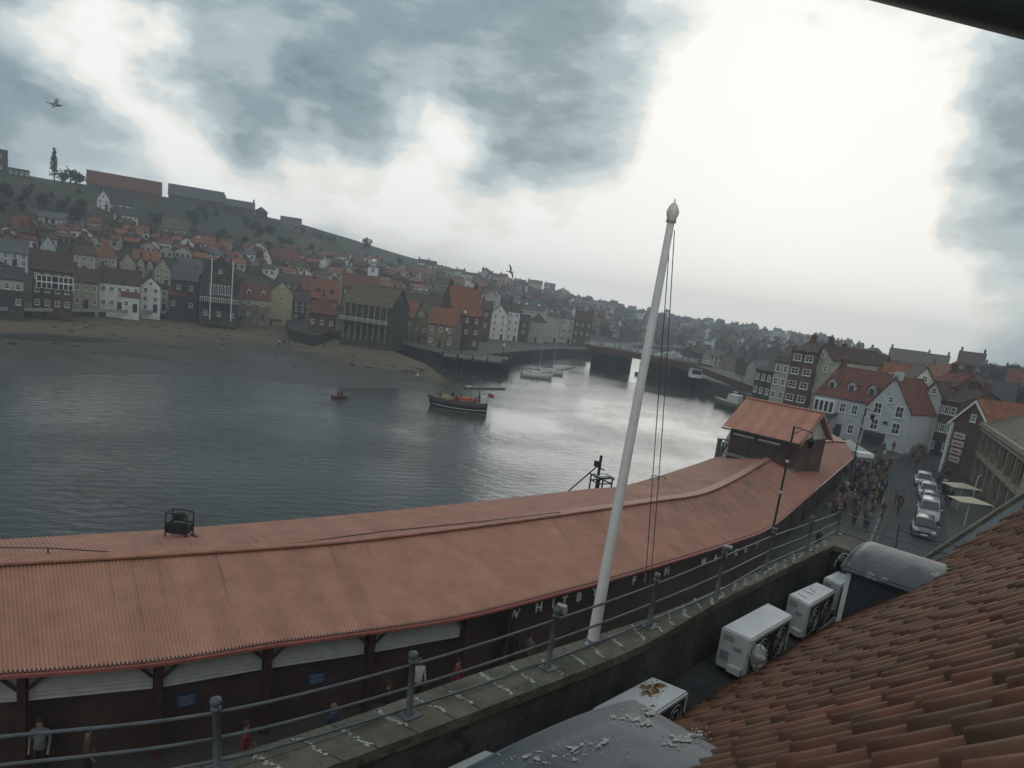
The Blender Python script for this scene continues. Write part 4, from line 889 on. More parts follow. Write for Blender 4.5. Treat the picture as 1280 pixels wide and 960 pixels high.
q=MB(); q.ball((LB*.22,0,1.5),1.1,0,12,7,(1.2,.8,.55)); q.build('forward_shelter',mat('tan_canvas',(.28,.21,.12),.8,.2),PB)
q=MB(); q.tube([(-LB*.3,0,1.2),(-LB*.34,0,3.4)],.06,6); q.tube([(LB*.4,0,1.2),(LB*.4,0,2.6)],.05,6); q.build('mast',IRON,PB)
q=MB(); q.box((-LB*.42,0,1.9),(.9,.7,1.3)); q.build('stern_locker',WHB,PB)
q=MB(); q.tube([(-LB*.47,0,1.4),(-LB*.49,0,3.2)],.04,5); fo=q.build('flagstaff',WHB,PB); q=MB()
q.add([(-LB*.49-.02*k*0-k*.16,.06*math.sin(k*1.3),3.15-.03*k) for k in range(7)]+[(-LB*.49-k*.16,.06*math.sin(k*1.3),2.5-.03*k) for k in range(7)],[(k,k+1,k+8,k+7) for k in range(6)]); q.build('flag',mat('flag_red',(.4,.04,.04),.7,.2),fo)
BT='boats moored around the far harbour'
boat('yacht','white yacht moored beside the piles with its tall bare mast','yacht',at(670,472,WZ),.25,8,2.6,1.1,WHB,'yacht',BT)
boat('yacht','pale hulled yacht with a mast behind the pale pontoon','yacht',at(688,468,WZ),.4,7.5,2.4,1.,WHB,'yacht',BT)
boat('motor_boat','white motor boat stern on at the near end of pale pontoon','boat',at(684,471,WZ),1.2,5,2.,.9,WHB,'dinghy',BT)
boat('rowing_boat','tiny red and white dinghy with two people off the beach','boat',at(425,498,WZ),.9,2.8,1.3,.45,mat('red_boat_paint',(.16,.05,.04),.5,.1),'dinghy')
boat('fishing_boat','green and yellow fishing boat with mast just left of the fish market tower','boat',at(918,512,WZ),2.3,11,3.6,1.5,mat('green_boat_paint',(.10,.11,.05),.5,.15),'fishing')
fp=atd(748,640,50); fp.z=WZ
FB=boat('fishing_boat','fishing boat hidden behind the market roof, only its dark masts and radar showing','boat',fp,.5,10,3.4,2.2,NVY,'fishing')
WL[FB.name]=Vector((0,0,0)); q=MB()
for x in (-1.2,.6):
    for y in (-.9,.9): q.tube([(x*.6,y*.6,3.5),(x*.6,y*.6,6.95)],.06,5)
for z in (6.5,6.9):
    for y in (-.54,.54): q.tube([(-.72,y,z),(.36,y,z)],.05,5)
    for x in (-.72,.36): q.tube([(x,-.54,z),(x,.54,z)],.05,5)
q.tube([(-.5,-.6,7.5),(-.5,.6,7.5)],.05,5); q.box((-.5,.45,7.7),(.2,.3,.4)); q.build('gantry',IRON,FB)
q=MB(); q.box((-.2,0,6.85),(.9,.5,.24)); q.tube([(.2,0,7.),(.9,0,6.7)],.12,6); q.build('liferaft_canister',WHB,FB)
boat('motor_boat','white pleasure boat leaving a curved wake under the swing bridge','boat',at(805,470,WZ),.2,6,2.3,.9,WHB,'fishing')
rnd=random.Random(3)
for k in range(30):
    px=rnd.uniform(792,965); py=rnd.uniform(439,446)+(px-792)*.11
    p=at(px,py-3,WZ); p.z=WZ if px<862 else -.05
    if px<862: boat('yacht','distant moored yacht in the marina seen beyond the swing bridge','yacht',p,rnd.uniform(-.6,.6),8,2.6,1.1,rnd.choice([WHB,NVY]),'yacht','yachts in the marina beyond the bridge')
# ------------------------------------------------------------------ people
SKIN=mat('skin',(.24,.14,.10),.7,.1); HAIRS=[mat('dark_hair',(.03,.02,.015),.8,.2),mat('fair_hair',(.14,.10,.055),.8,.2),mat('grey_hair',(.25,.24,.22),.8,.2)]
CL={'dark blue':(.02,.03,.06),'black':(.015,.015,.017),'grey':(.12,.12,.12),'red':(.15,.025,.025),'white':(.4,.4,.38),'brown':(.08,.05,.03),'olive':(.06,.065,.035),'pale blue':(.10,.14,.19),'pink':(.2,.10,.10),'tan':(.13,.10,.07)}
CM={k:mat('cloth_'+k.replace(' ','_'),v,.85,.2,4.) for k,v in CL.items()}
def skin_body(pose):
    V=[];E=[];Rr=[]
    def v(p,r,par=None):
        V.append(p);Rr.append(r); 
        if par is not None: E.append((par,len(V)-1))
        return len(V)-1
    seat=pose=='sit'
    hz=.95 if not seat else .5
    pel=v((0,0,hz),.145)
    ab=v((0,0,hz+.2),.135,pel); ch=v((0,-.01,hz+.4),.16,ab); nk=v((0,0,hz+.56),.06,ch); hd0=v((0,-.01,hz+.64),.085,nk); hd1=v((0,-.02,hz+.74),.1,hd0); hd2=v((0,-.01,hz+.81),.065,hd1)
    st={'stand':(.04,-.02),'walk':(.3,-.3),'stroll':(.16,-.18),'sit':(0,0)}[pose]
    for s,fwd in ((-1,st[0]),(1,st[1])):
        hip=v((s*.1,0,hz-.06),.1,pel)
        if seat: kn=v((s*.13,-.42,hz),.07,hip); an=v((s*.13,-.45,hz-.42),.05,kn); ft=v((s*.14,-.6,hz-.46),.04,an)
        else:
            kn=v((s*.1,-fwd*.55,.5),.068,hip); an=v((s*.1,-fwd+(.1 if fwd<0 else 0)*1,.09+(.06 if fwd<-.2 else 0)),.045,kn); ft=v((s*.11,-fwd-.15,.045+(.03 if fwd<-.2 else 0)),.042,an)
        sh=v((s*.19,0,hz+.48),.068,ch); sw=-fwd*.6
        el=v((s*.25,-sw*.4+.02,hz+.22),.05,sh); wr=v((s*.24,-sw-.1,hz+.0),.035,el); hn=v((s*.235,-sw-.14,hz-.08),.038,wr)
        for f in range(3): v((s*(.22+.018*f),-sw-.17-.01*f,hz-.16),.014,hn)
    me=bpy.data.meshes.new('body'); me.from_pydata(V,E,[]); o=bpy.data.objects.new('body',me); C.objects.link(o)
    m=o.modifiers.new('s','SKIN'); 
    for i,sv in enumerate(me.skin_vertices[0].data): sv.radius=(Rr[i],Rr[i]); sv.use_root=(i==0)
    m2=o.modifiers.new('d','SUBSURF'); m2.levels=1; m2.render_levels=1
    dg=bpy.context.evaluated_depsgraph_get(); nm=bpy.data.meshes.new_from_object(o.evaluated_get(dg)); bpy.data.objects.remove(o)
    nm.materials.clear()
    for k in range(4): nm.materials.append(SKIN)
    for p in nm.polygons:
        z=p.center.z; y=p.center.y; x=abs(p.center.x); p.use_smooth=True
        if z>hz+.575: p.material_index=2
        elif x>.205 and z<hz+.03 and not (seat and z<hz-.2): p.material_index=2
        elif z>hz-.02: p.material_index=1
        elif z<.1 : p.material_index=3
        else: p.material_index=0
    hm=MB(); hm.ball((0,.012,hz+.77),.115,0,10,6,(.92,1.,.95)); 
    hm.f=[f for f in hm.f if not all(hm.v[i][1]<-.03 and hm.v[i][2]<hz+.81 for i in f) and sum(hm.v[i][2] for i in f)/len(f)>hz+.7]
    hm.m=[0]*len(hm.f); hm.sm=[True]*len(hm.f)
    hme=bpy.data.meshes.new('hair'); hme.from_pydata(hm.v,[],hm.f); hme.materials.append(HAIRS[0]); 
    return nm,hme
BODY={k:skin_body(k) for k in ('stand','walk','stroll','sit')}
SHOE=mat('shoe_leather',(.02,.018,.016),.5,.1)
def person(loc,rz,pose,jacket,trouser,label,hair=0,s=1.,group=None):
    nm,hm=BODY[pose]; o=bpy.data.objects.new('person',nm); C.objects.link(o); o.location=loc; o.rotation_euler=(0,0,rz); o.scale=(s,s,s)
    for i,m in enumerate((CM[trouser],CM[jacket],SKIN,SHOE)): o.material_slots[i].link='OBJECT'; o.material_slots[i].material=m
    h=bpy.data.objects.new('hair',hm); C.objects.link(h); h.parent=o; h.material_slots[0].link='OBJECT'; h.material_slots[0].material=HAIRS[hair]
    tag(o,label,'person',group); return o
PV={'stand':'standing','walk':'striding','stroll':'strolling','sit':'sitting'}
GC='people crowding the harbourside street'
rnd=random.Random(21)
# crowd regions: (x, y, spread x, spread y, count, words)
REG=[(1073,590,10,14,22,'beside the market end'),(1096,600,10,24,38,'in the thick of the crowd'),(1088,622,12,14,15,'before the railing corner'),(1060,628,8,12,14,'under the market eaves'),
     (1046,645,9,6,5,'by the near market wall'),(1150,572,12,6,10,'at the side street end'),(1142,566,14,4,8,'outside the grey gabled house'),(1180,612,6,22,14,'below the red striped signs'),(1058,578,8,6,6,'by the pale tent roof'),(1118,640,5,12,4,'near the roadway kerb')]
REG.append((1080,656,9,8,6,'nearest the railing corner'))
placed=[]
for cx,cy,sx,sy,n,wd in REG:
    k=0;tr=0
    while k<n and tr<400:
        tr+=1; px=rnd.gauss(cx,sx*.6); py=rnd.gauss(cy,sy*.6); p=at(px,py,.0)
        if any((p-q).length<.75 for q in placed): continue
        placed.append(p); k+=1
        j=rnd.choice(['dark blue','black','black','black','grey','grey','red','white','brown','brown','olive','pale blue','dark blue','dark blue','tan','pink','olive']); tz=rnd.choice(['black','dark blue','grey','brown','tan']); ps=rnd.choice(['stand','walk','stroll','stroll'])
        person(p,rnd.uniform(-.6,.6)+rnd.choice([0,math.pi]),ps,j,tz,'%s person, %s top, %s trousers, %s'%(PV[ps],j,tz,wd),rnd.randrange(3),rnd.uniform(.92,1.05),GC+' '+wd)
for k in range(26):
    px=rnd.uniform(945,1045); p=at(px,rnd.uniform(520,536)+(px-945)*.12,.0)
    person(p,rnd.uniform(0,6),'stroll',rnd.choice(['black','dark blue','grey','white','brown']),'black','distant person in the crowd on the quay street behind the tower house',0,1.05,'distant crowd behind the tower house')
for k in range(22):
    px=rnd.uniform(790,930); t=(px-790)/140; p=ba.lerp(bc,rnd.random())+nb*rnd.uniform(1.5,6.5); p.z=ba.z+.82 if 1 else 0
    tt=rnd.random(); p=ba.lerp(bb,tt)+nb*rnd.uniform(1.5,6.5)+Vector((0,0,.82))
    person(p,rnd.uniform(0,6),'stroll',rnd.choice(['black','dark blue','red','grey','white']),'black','tiny person crossing the swing bridge',0,1.05,'people crossing the swing bridge')
# people in clear view
person(at(1143,588,0.),.3,'walk','red','tan','person in a red top stepping off the traffic island')
for px,py,j,w_ in ((349,433,'white','leftmost of the three on the sand'),(355,433,'dark blue','middle one of the three on the sand'),(405,436,'black','alone on the sand below the pavilion')):
    p=at(px,py,WZ+1.1); person(p,random.random()*3,'stand',j,'black','person in a %s top %s'%(j,w_),0)
p=at(361,433,WZ+1.1); person(p,1,'stroll','grey','dark blue','person in a grey top, rightmost of the three on the sand',1)
for k,(j,px) in enumerate((('red',423),('brown',427))):
    p=at(px,498,WZ+.25); person(p,1.2,'sit',j,'black','person in a %s top sitting in the tiny dinghy'%j)
M_=Matrix.Translation(pl)@Matrix.Rotation(math.pi+.04,4,'Z')
seat=[(-.34,-.2),(-.2,.3),(-.12,-.35),(-.02,.3),(.03,-.3),(.08,.25),(.12,-.3),(.16,.2),(.3,-.2),(.33,.2),(.06,-.05),(-.28,.1)]
for k,(u,vv) in enumerate(seat):
    j=['pale blue','red','white','dark blue','grey','tan','black','olive','white','pink','brown','red'][k]
    p=M_@Vector((u*LB,vv*LB*.2,1.0)); person(p,rnd.uniform(0,6),'sit' if k%3 else 'stand',j,'black','passenger in a %s top %s %s aboard the old dark boat'%(j,'standing' if k%3==0 else 'seated',['near the stern','under the orange canopy','amidships','by the forward shelter'][int((u+.35)/.175)%4]),k%3,1.,'passengers on the old boat')
# ------------------------------------------------------------------ cars
CG=glass_mat('car_glass',(.015,.018,.02),.08)
TY=mat('tyre_rubber',(.015,.015,.015),.8,.1); RIM=mat('alloy_rim',(.35,.35,.36),.35,.1,metal=.8); LAMP=mat('headlight_glass',(.6,.6,.58),.15,.05,spec=.8); PLATE=mat('number_plate',(.55,.55,.5),.5,.05); TAIL=mat('tail_light',(.3,.02,.02),.3,.1)
def car(lb,loc,rz,paint,van=False,L=4.1,Wd=1.75,cat='car'):
    r=tag(empty('parked_car' if not van else 'parked_van'),lb,cat,'cars parked along the kerb')
    H=1.48 if not van else 1.9; hb=.82 if not van else 1.05
    lower=[(-L/2,.35),(-L/2-.03,.6),(-L/2+.05,hb),(-L/2+.3,hb+.08),(L*.2,hb+.05),(L*.42,hb-.08),(L/2,.62),(L/2+.02,.35)]
    q=MB(); n=len(lower)
    def ringy(w,ins=0): return [(x*(1-ins),w,z) for x,z in lower]+[(L/2-.1,w,.22),(-L/2+.1,w,.22)]
    secs=[ringy(-Wd/2+.12,.02),ringy(-Wd/2),ringy(Wd/2),ringy(Wd/2-.12,.02)]
    secs[0]=[(x,y,z-.0) for x,y,z in secs[0]]
    ws=[-Wd/2+.02,-Wd/2,Wd/2,Wd/2-.02]; m=n+2
    vs=[p for s in secs for p in s]; fs=[]
    for i in (1,):
        for k in range(m): k2=(k+1)%m; fs.append((i*m+k,i*m+k2,(i+1)*m+k2,(i+1)*m+k))
    fs.append(tuple(range(m,2*m))); fs.append(tuple(reversed(range(2*m,3*m))))
    q.add(vs,fs); 
    # cabin
    c0=[(-L/2+.22,hb+.02),(-L/2+.5,H-.04),(-L/2+.8,H),(L*.02,H),(L*.12,H-.05),(L*.3,hb+.02)] if not van else [(-L/2+.1,hb),(-L/2+.2,H-.05),(-L/2+.5,H),(L*.12,H),(L*.18,H-.06),(L*.32,hb)]
    k_=len(c0); vs=[(x,-Wd/2+.06+.17*((z-hb)/(H-hb)),z) for x,z in c0]+[(x,Wd/2-.06-.17*((z-hb)/(H-hb)),z) for x,z in c0]
    q.add(vs,[(k,(k+1)%k_,(k+1)%k_+k_,k+k_) for k in range(k_)]+[tuple(range(k_)),tuple(reversed(range(k_,2*k_)))])
    bo=q.build('body',paint,r)
    bm=bmesh.new(); bm.from_mesh(bo.data); bmesh.ops.bevel(bm,geom=[e for e in bm.edges if len(e.link_faces)==2 and e.calc_face_angle(0)>.5],offset=.05,segments=2,affect='EDGES'); 
    for f in bm.faces: f.smooth=True
    bm.to_mesh(bo.data); bm.free()
    # glass
    q=MB(); a_,b_=c0[-1],c0[-2]; wA=Wd/2-.14; wB=Wd/2-.28
    def scr(a_,b_,s):
        dx,dz=b_[0]-a_[0],b_[1]-a_[1]; nn=Vector((-dz*s,0,dx*s)).normalized()*.035 if s else Vector((0,0,0))
        nn=Vector((abs(dz)*(1 if s>0 else -1),0,abs(dx))).normalized()*.03
        p0=Vector((a_[0]+dx*.1,-wA,a_[1]+dz*.1))+nn; p1=Vector((a_[0]+dx*.1,wA,a_[1]+dz*.1))+nn; p2=Vector((a_[0]+dx*.9,wB,a_[1]+dz*.9))+nn; p3=Vector((a_[0]+dx*.9,-wB,a_[1]+dz*.9))+nn
        q=MB(); q.slab([p0,p1,p2,p3],.02); return q
    scr(c0[-1],c0[-2],1).build('windscreen',CG,r); scr(c0[0],c0[1],-1).build('rear_window',CG,r)
    for sy in (-1,1):
        q=MB()
        for x0,x1 in ((-L*.36,-L*.13),(-L*.11,L*.12)):
            zz0,zz1=hb+.08,H-.14; y0=sy*(Wd/2-.04-.17*.15); y1=sy*(Wd/2-.04-.17*.8)
            q.slab([(x0,y0,zz0),(x1+.08,y0,zz0),(x1-.05,y1,zz1),(x0+.05,y1,zz1)],.02*sy)
        q.build('side_window',CG,r)
        q=MB(); q.box((L*.19,sy*(Wd/2+.08),hb+.1),(.14,.2,.12)); q.build('mirror',paint,r)
        for x in (-L*.31,L*.31):
            q=MB(); vs=[];sg_=14
            prof=[(.2,-.1),(.31,-.1),(.33,0),(.31,.1),(.2,.1)]
            for rr,yy in prof:
                for k in range(sg_): an=2*math.pi*k/sg_; vs.append((x+rr*math.cos(an),sy*(Wd/2-.08)+yy,.33+rr*math.sin(an)))
            q.add(vs,[(i*sg_+k,i*sg_+(k+1)%sg_,(i+1)*sg_+(k+1)%sg_,(i+1)*sg_+k) for i in range(4) for k in range(sg_)],0,True); wl=q.build('wheel',TY,r)
            q=MB(); q.add([(x+.2*math.cos(2*math.pi*k/sg_),sy*(Wd/2+.0),.33+.2*math.sin(2*math.pi*k/sg_)) for k in range(sg_)],[tuple(range(sg_))]); q.build('rim',RIM,wl)
        q=MB(); q.box((L/2-.02,sy*(Wd/2-.27),.68),(.12,.32,.16),0); q.build('headlight',LAMP,r)
        q=MB(); q.box((-L/2+.0,sy*(Wd/2-.2),.72),(.1,.25,.2),0); q.build('tail_light',TAIL,r)
    q=MB(); q.box((L/2+.03,0,.5),(.05,.9,.16)); q.build('grille',IRON,r); q=MB(); q.box((L/2+.06,0,.38),(.03,.5,.11)); q.build('number_plate',PLATE,r)
    r.location=loc; r.rotation_euler=(0,0,rz); return r
def paint(n,c): return mat(n,c,.25,.04,1.,spec=.6,metal=.0)
cars=[(1153,606,'white hatchback, farthest of the five parked at the kerb',paint('car_white',(.5,.5,.5)),0),(1158,620,'white saloon second from the far end of the parked row',paint('car_white',(.5,.5,.5)),0),(1161,633,'silver grey car in the middle of the parked row',paint('car_silver',(.16,.17,.18)),0),(1158,648,'pale van like car with a large windscreen, fourth in the parked row',paint('car_pale',(.38,.39,.40)),1),(1153,667,'dark grey green car nearest the camera in the parked row',paint('car_greygreen',(.10,.12,.12)),0)]
cp=[at(x,y,.01) for x,y,_,_,_ in cars]
dcar=(cp[3]-cp[0]).normalized(); ang=math.atan2(dcar.y,dcar.x)
for (x,y,lb,pn,vn),p in zip(cars,cp): car(lb,p,ang,pn,bool(vn),cat='car')
# far cars on the promenade
o=car('small silver car parked on the promenade in front of the glass fronted block',at(438,412,0.),-.5,paint('car_silverfar',(.35,.36,.37)),cat='car'); del o['group']
for k in range(22):
    px=rnd.uniform(868,950); p=at(px,rnd.uniform(440,452)+(px-868)*.1,.02); o=car('tiny parked car in the rows beyond the bridge approach',p,rnd.uniform(-.3,.3)+.5,[paint('car_white',(.5,.5,.5)),paint('car_silver',(.16,.17,.18)),paint('car_greygreen',(.10,.12,.12))][k%3]); o['group']='tiny cars parked beyond the bridge'
# ------------------------------------------------------------------ gulls
GUL=mat('gull_white',(.7,.7,.68),.8,.05); GUG=mat('gull_grey',(.22,.23,.25),.8,.1); BEAK=mat('gull_beak',(.5,.33,.05),.6,.1)
def gull(px,py,dist,rz,bank,lb,s=1.,dark=False):
    p=atd(px,py,dist); r=tag(empty('seagull'),lb,'seagull','gulls in flight')
    q=MB(); q.tube([(-.28,0,0),(-.15,0,.0),(0,0,.0),(.15,0,.02),(.24,0,.05),(.3,0,.05)],[.01,.055,.08,.06,.045,.02],8)
    for sy in (-1,1):
        a_=[(.1,sy*.04,.03),(.12,sy*.3,.16),(.02,sy*.7,.1)]; b_=[(-.08,sy*.04,.02),(-.06,sy*.3,.14),(-.05,sy*.7,.09)]
        vs=a_+b_+[(x,y,z-.015) for x,y,z in a_+b_]; q.add(vs,[(0,1,4,3),(1,2,5,4),(6,9,10,7),(7,10,11,8),(0,6,7,1),(1,7,8,2),(3,4,10,9),(4,5,11,10),(2,8,11,5)],1)
    q.add([(-.28,-.05,0),(-.42,-.09,0),(-.42,.09,0),(-.28,.05,0),(-.3,0,.02)],[(0,1,2,3),(0,1,4),(1,2,4),(2,3,4)],0)
    bo=q.build('body',[GUG if dark else GUL,GUG],r)
    q=MB(); q.tube([(.29,0,.05),(.36,0,.035)],[.015,.004],5); q.build('beak',BEAK,r)
    r.location=p; r.rotation_euler=(bank,0.1,rz); r.scale=(s,s,s)
gull(69,131,48,.5,.5,'dark looking gull high in the sky at the upper left',1.,True)
gull(638,340,62,-.6,-.9,'small gull gliding just above the far skyline',1.,True)
gull(522,469,60,1.3,-1.1,'white gull with raised wings over the beach water edge')
gull(586,483,60,-.5,-.7,'white gull low over the water in front of the jetty piles')
# ------------------------------------------------------------------ fish market
def resample(P,step):
    P=[Vector(p) for p in P]; out=[P[0]]; 
    # smooth by Catmull-Rom
    Q=[P[0]*2-P[1]]+P+[P[-1]*2-P[-2]]; S=[]
    for i in range(1,len(Q)-2):
        for k in range(24):
            t=k/24; a,b,c,d=Q[i-1],Q[i],Q[i+1],Q[i+2]
            S.append(.5*((2*b)+(c-a)*t+(2*a-5*b+4*c-d)*t*t+(3*b-a-3*c+d)*t**3))
    S.append(P[-1]); D=[0]
    for a,b in zip(S,S[1:]): D.append(D[-1]+(b-a).length)
    return S,D
def along(SD,t):
    S,D=SD; s=t*D[-1]; 
    import bisect
    i=min(max(bisect.bisect_right(D,s)-1,0),len(D)-2); u=(s-D[i])/max(1e-9,D[i+1]-D[i]); return S[i].lerp(S[i+1],u)
def byaz(SD,a):            # point of the curve in direction a
    S,D=SD
    for i in range(len(S)-1):
        a0,a1=az(S[i]),az(S[i+1])
        if a0<=a<=a1: return S[i].lerp(S[i+1],(a-a0)/(a1-a0))
    return S[0] if a<az(S[0]) else S[-1]
r=FM=thing('fish_market','long curved fish market with ribbed red metal roof along the quay','market hall',at(573,771,0.))
RN=resample(eave_n,1); RR=resample(ridge+[at(1010,556,4.2),at(1035,552,3.9),at(1056,553,3.6)],1); RF=resample(eave_f+[at(935,552,3.3),at(985,547,3.3),at(1025,543,3.3),at(1050,547,3.3)],1)
rib=bpy.data.materials.new('ribbed_red_roof'); rib.use_nodes=True; nt=rib.node_tree;N=nt.nodes;L=nt.links;b=N['Principled BSDF']; b.inputs['Roughness'].default_value=.62; b.inputs['Specular IOR Level'].default_value=.35
tc=N.new('ShaderNodeTexCoord')
n1=N.new('ShaderNodeTexNoise'); n1.inputs['Scale'].default_value=.9; n1.inputs['Detail'].default_value=10; n1.inputs['Roughness'].default_value=.7; L.new(tc.outputs['Object'],n1.inputs['Vector'])
at_=N.new('ShaderNodeAttribute'); at_.attribute_name='sheet'; at_.attribute_type='GEOMETRY'
rp=N.new('ShaderNodeValToRGB'); rp.color_ramp.elements[0].color=(.33,.152,.106,1); rp.color_ramp.elements[1].color=(.47,.238,.168,1); rp.color_ramp.elements[0].position=.3; rp.color_ramp.elements[1].position=.7; L.new(n1.outputs['Fac'],rp.inputs['Fac'])
mx=N.new('ShaderNodeMix'); mx.data_type='RGBA'; mx.blend_type='MULTIPLY'; mx.inputs['Factor'].default_value=1; L.new(rp.outputs['Color'],mx.inputs['A']); L.new(at_.outputs['Color'],mx.inputs['B'])
L.new(mx.outputs['Result'],b.inputs['Base Color'])
def roofside(E_,R_,nst,name,mul=1.,zoff=0.):
    """corrugated sheet strip from eave curve to ridge curve"""
    q=MB(); cols=[]; K=5; rnd=random.Random(5)
    tone=1.; st=dk=rl=0.
    for i in range(nst*4+1):
        ph=i%4; s=i/(nst*4); a_=along(E_,s); b_=along(R_,s)
        dz=.034 if ph in (0,1) else 0.
        if i%28==0: tone=rnd.uniform(.93,1.05)
        if i%4==0: st=rnd.uniform(.0,1.) if rnd.random()<.5 else 0.; dk=rnd.uniform(.12,.3) if rnd.random()<.035 else 0.; rl=rnd.uniform(.2,.8)
        for k in range(K+1):
            p=a_.lerp(b_,k/K); q.v.append((p.x,p.y,p.z+dz+zoff))
            # weathering: algae-darkened patches towards the ridge in the middle stretch
            g=max(0,mnoise.noise(Vector((p.x*.35,p.y*.35,9)))+.15)*max(0,1-abs(s-.55)/.22)*(k/K)**.8
            g2=min(.55,(.35+1.5*st)*g) + (dk if k/K>rl else 0)
            cols.append((tone*(1-1.1*g2)*(1-.0*k),tone*(1-.75*g2),tone*(1-.7*g2)))
    for i in range(nst*4):
        for k in range(K): c=i*(K+1)+k; q.f.append((c,c+K+1,c+K+2,c+1)); q.m.append(0); q.sm.append(False)
    o=q.build(name,rib,FM)
    ca=o.data.color_attributes.new('sheet','FLOAT_COLOR','POINT')
    for i,c in enumerate(cols): ca.data[i].color=(*c,1)
    return o
roofside(RN,RR,760,'roof_slope'); roofside(RF,RR,640,'roof_slope')
def strip(SD,off_z,w,h,name,m,t0=0,t1=1,n=90,out=0):
    q=MB(); P=[along(SD,t0+(t1-t0)*k/n) for k in range(n+1)]
    for a_,b_ in zip(P,P[1:]):
        d=(b_-a_).normalized(); nn=Vector((-d.y,d.x,0)).normalized()
        A=a_+nn*(out-w/2);B=b_+nn*(out-w/2);Cc=b_+nn*(out+w/2);Dd=a_+nn*(out+w/2)
        q.hexa([v+Vector((0,0,off_z)) for v in (A,B,Cc,Dd)],[v+Vector((0,0,off_z+h)) for v in (A,B,Cc,Dd)])
    return q.build(name,m,FM)
RCAP=mat('ridge_cap_red',(.38,.17,.11),.6,.2,2.,stain=((.25,.22,.18),1.5,.6)); GUT=mat('gutter_red',(.30,.09,.07),.5,.2,3.)
strip(RR,.05,.55,.07,'ridge_cap',RCAP); strip(RN,-.10,.12,.09,'gutter',GUT,out=-.05); strip(RF,-.16,.14,.14,'gutter',IRON,out=.06)
# dark profile filler strips under the sheet ends
strip(RN,-.02,.12,.05,'filler_strip',IRON,out=.08)
# walls
def offs(SD,dist,z,n=80):
    P=[along(SD,k/n) for k in range(n+1)]; out=[]
    for i,p in enumerate(P):
        d=(P[min(i+1,n)]-P[max(i-1,0)]).normalized(); nn=Vector((-d.y,d.x,0)).normalized(); o=p+nn*dist; out.append(Vector((o.x,o.y,z)))
    return out
Wn=offs(RN,.75,0); Wf=offs(RF,-.75,0)
brk=brick('market_brick',(.062,.034,.027),(.045,.027,.022),(.05,.042,.038))
q=MB()
for a_,b_ in zip(Wn,Wn[1:]):
    d=(b_-a_).normalized(); nn=Vector((-d.y,d.x,0))*.3; q.hexa([a_,b_,b_+nn,a_+nn],[v+Vector((0,0,3.3)) for v in (a_,b_,b_+nn,a_+nn)])
q.build('street_wall',brk,FM)
q=MB()
for a_,b_ in zip(Wf,Wf[1:]):
    d=(b_-a_).normalized(); nn=Vector((-d.y,d.x,0))*.3; q.hexa([a_,b_,b_+nn,a_+nn],[v+Vector((0,0,3.22)) for v in (a_,b_,b_+nn,a_+nn)])
q.build('quay_wall',brk,FM)
WS=(Wn,[0]); 
def wallpt(px,py):
    """point of the street wall seen at a picture point (solves along the ray)"""
    d=ray(px,py); a=math.atan2(d.x,d.y)
    for p,s in zip(Wn,Wn[1:]):
        a0,a1=az(p),az(s)
        if a0<=a<=a1:
            w=p.lerp(s,(a-a0)/(a1-a0)); k=math.hypot(w.x,w.y)/math.hypot(d.x,d.y); dr=(s-p).normalized(); return Vector((w.x,w.y,CAM.z+d.z*k)),dr
    return None
# shutters on the left stretch
SHM=mat('slatted_shutter_paint',(.33,.33,.31),.7,.15,3.)
cols_px=[-70,32,196,328,455,573]
def wnear(px,py=800): 
    x=wallpt(px,py); return x
for x0,x1,py0 in ((-70,30,850),(36,193,860),(200,325,845),(332,452,825),(458,570,800)):
    a_,_=wnear(x0+2,py0); b_,_=wnear(x1-2,py0); a_=a_.copy(); b_=b_.copy(); a_.z=b_.z=0
    d=(b_-a_).normalized(); nn=Vector((-d.y,d.x,0)); q=MB(); nsl=8
    for k in range(nsl):
        z0=2.22+k*.125; q.hexa([a_-nn*.32+Vector((0,0,z0)),b_-nn*.32+Vector((0,0,z0)),b_-nn*.05+Vector((0,0,z0)),a_-nn*.05+Vector((0,0,z0))],[a_-nn*.25+Vector((0,0,z0+.088)),b_-nn*.25+Vector((0,0,z0+.088)),b_-nn*.05+Vector((0,0,z0+.098)),a_-nn*.05+Vector((0,0,z0+.098))])
    q.build('shutter',SHM,FM)
BRW=mat('dark_red_column_paint',(.05,.02,.018),.5,.2)
for px,py in ((32,880),(196,870),(328,860),(455,840),(573,800),(625,780)):
    a_,d=wnear(px,py); a_=a_.copy(); a_.z=0; nn=Vector((-d.y,d.x,0)); c=a_-nn*.42; q=MB()
    q.box(c+Vector((0,0,1.5)),(.2,.2,3.),math.atan2(d.y,d.x))
    if px<600:
        for s_ in (-1,1): q.tube([c+Vector((0,0,2.5)),c+d*s_*.55+Vector((0,0,3.05))],.05,5)
    q.build('column',BRW,FM)
q=MB()
# lettering
LETM=mat('letter_white',(.55,.53,.48),.6,.2)
def letter(ch,px,py,h):
    wp=wallpt(px,py)
    if not wp: return
    p,d=wp; nn=Vector((-d.y,d.x,0))
    cu=bpy.data.curves.new('letter','FONT'); cu.body=ch; cu.size=h/.7; cu.extrude=.03; cu.align_x='CENTER'; cu.offset=.012
    o=bpy.data.objects.new('letter',cu); C.objects.link(o); dg=bpy.context.evaluated_depsgraph_get(); me=bpy.data.meshes.new_from_object(o.evaluated_get(dg)); bpy.data.objects.remove(o)
    o=bpy.data.objects.new('letter',me); C.objects.link(o); me.materials.clear(); me.materials.append(LETM)
    X=d; Z=Vector((0,0,1)); Y=-nn
    pos=p-nn*.06-Z*h/2
    for v in me.vertices: co=v.co.copy(); nv=pos+X*co.x+Z*co.y+Y*co.z-Vector(FM.location); v.co=nv
    o.parent=FM; return o
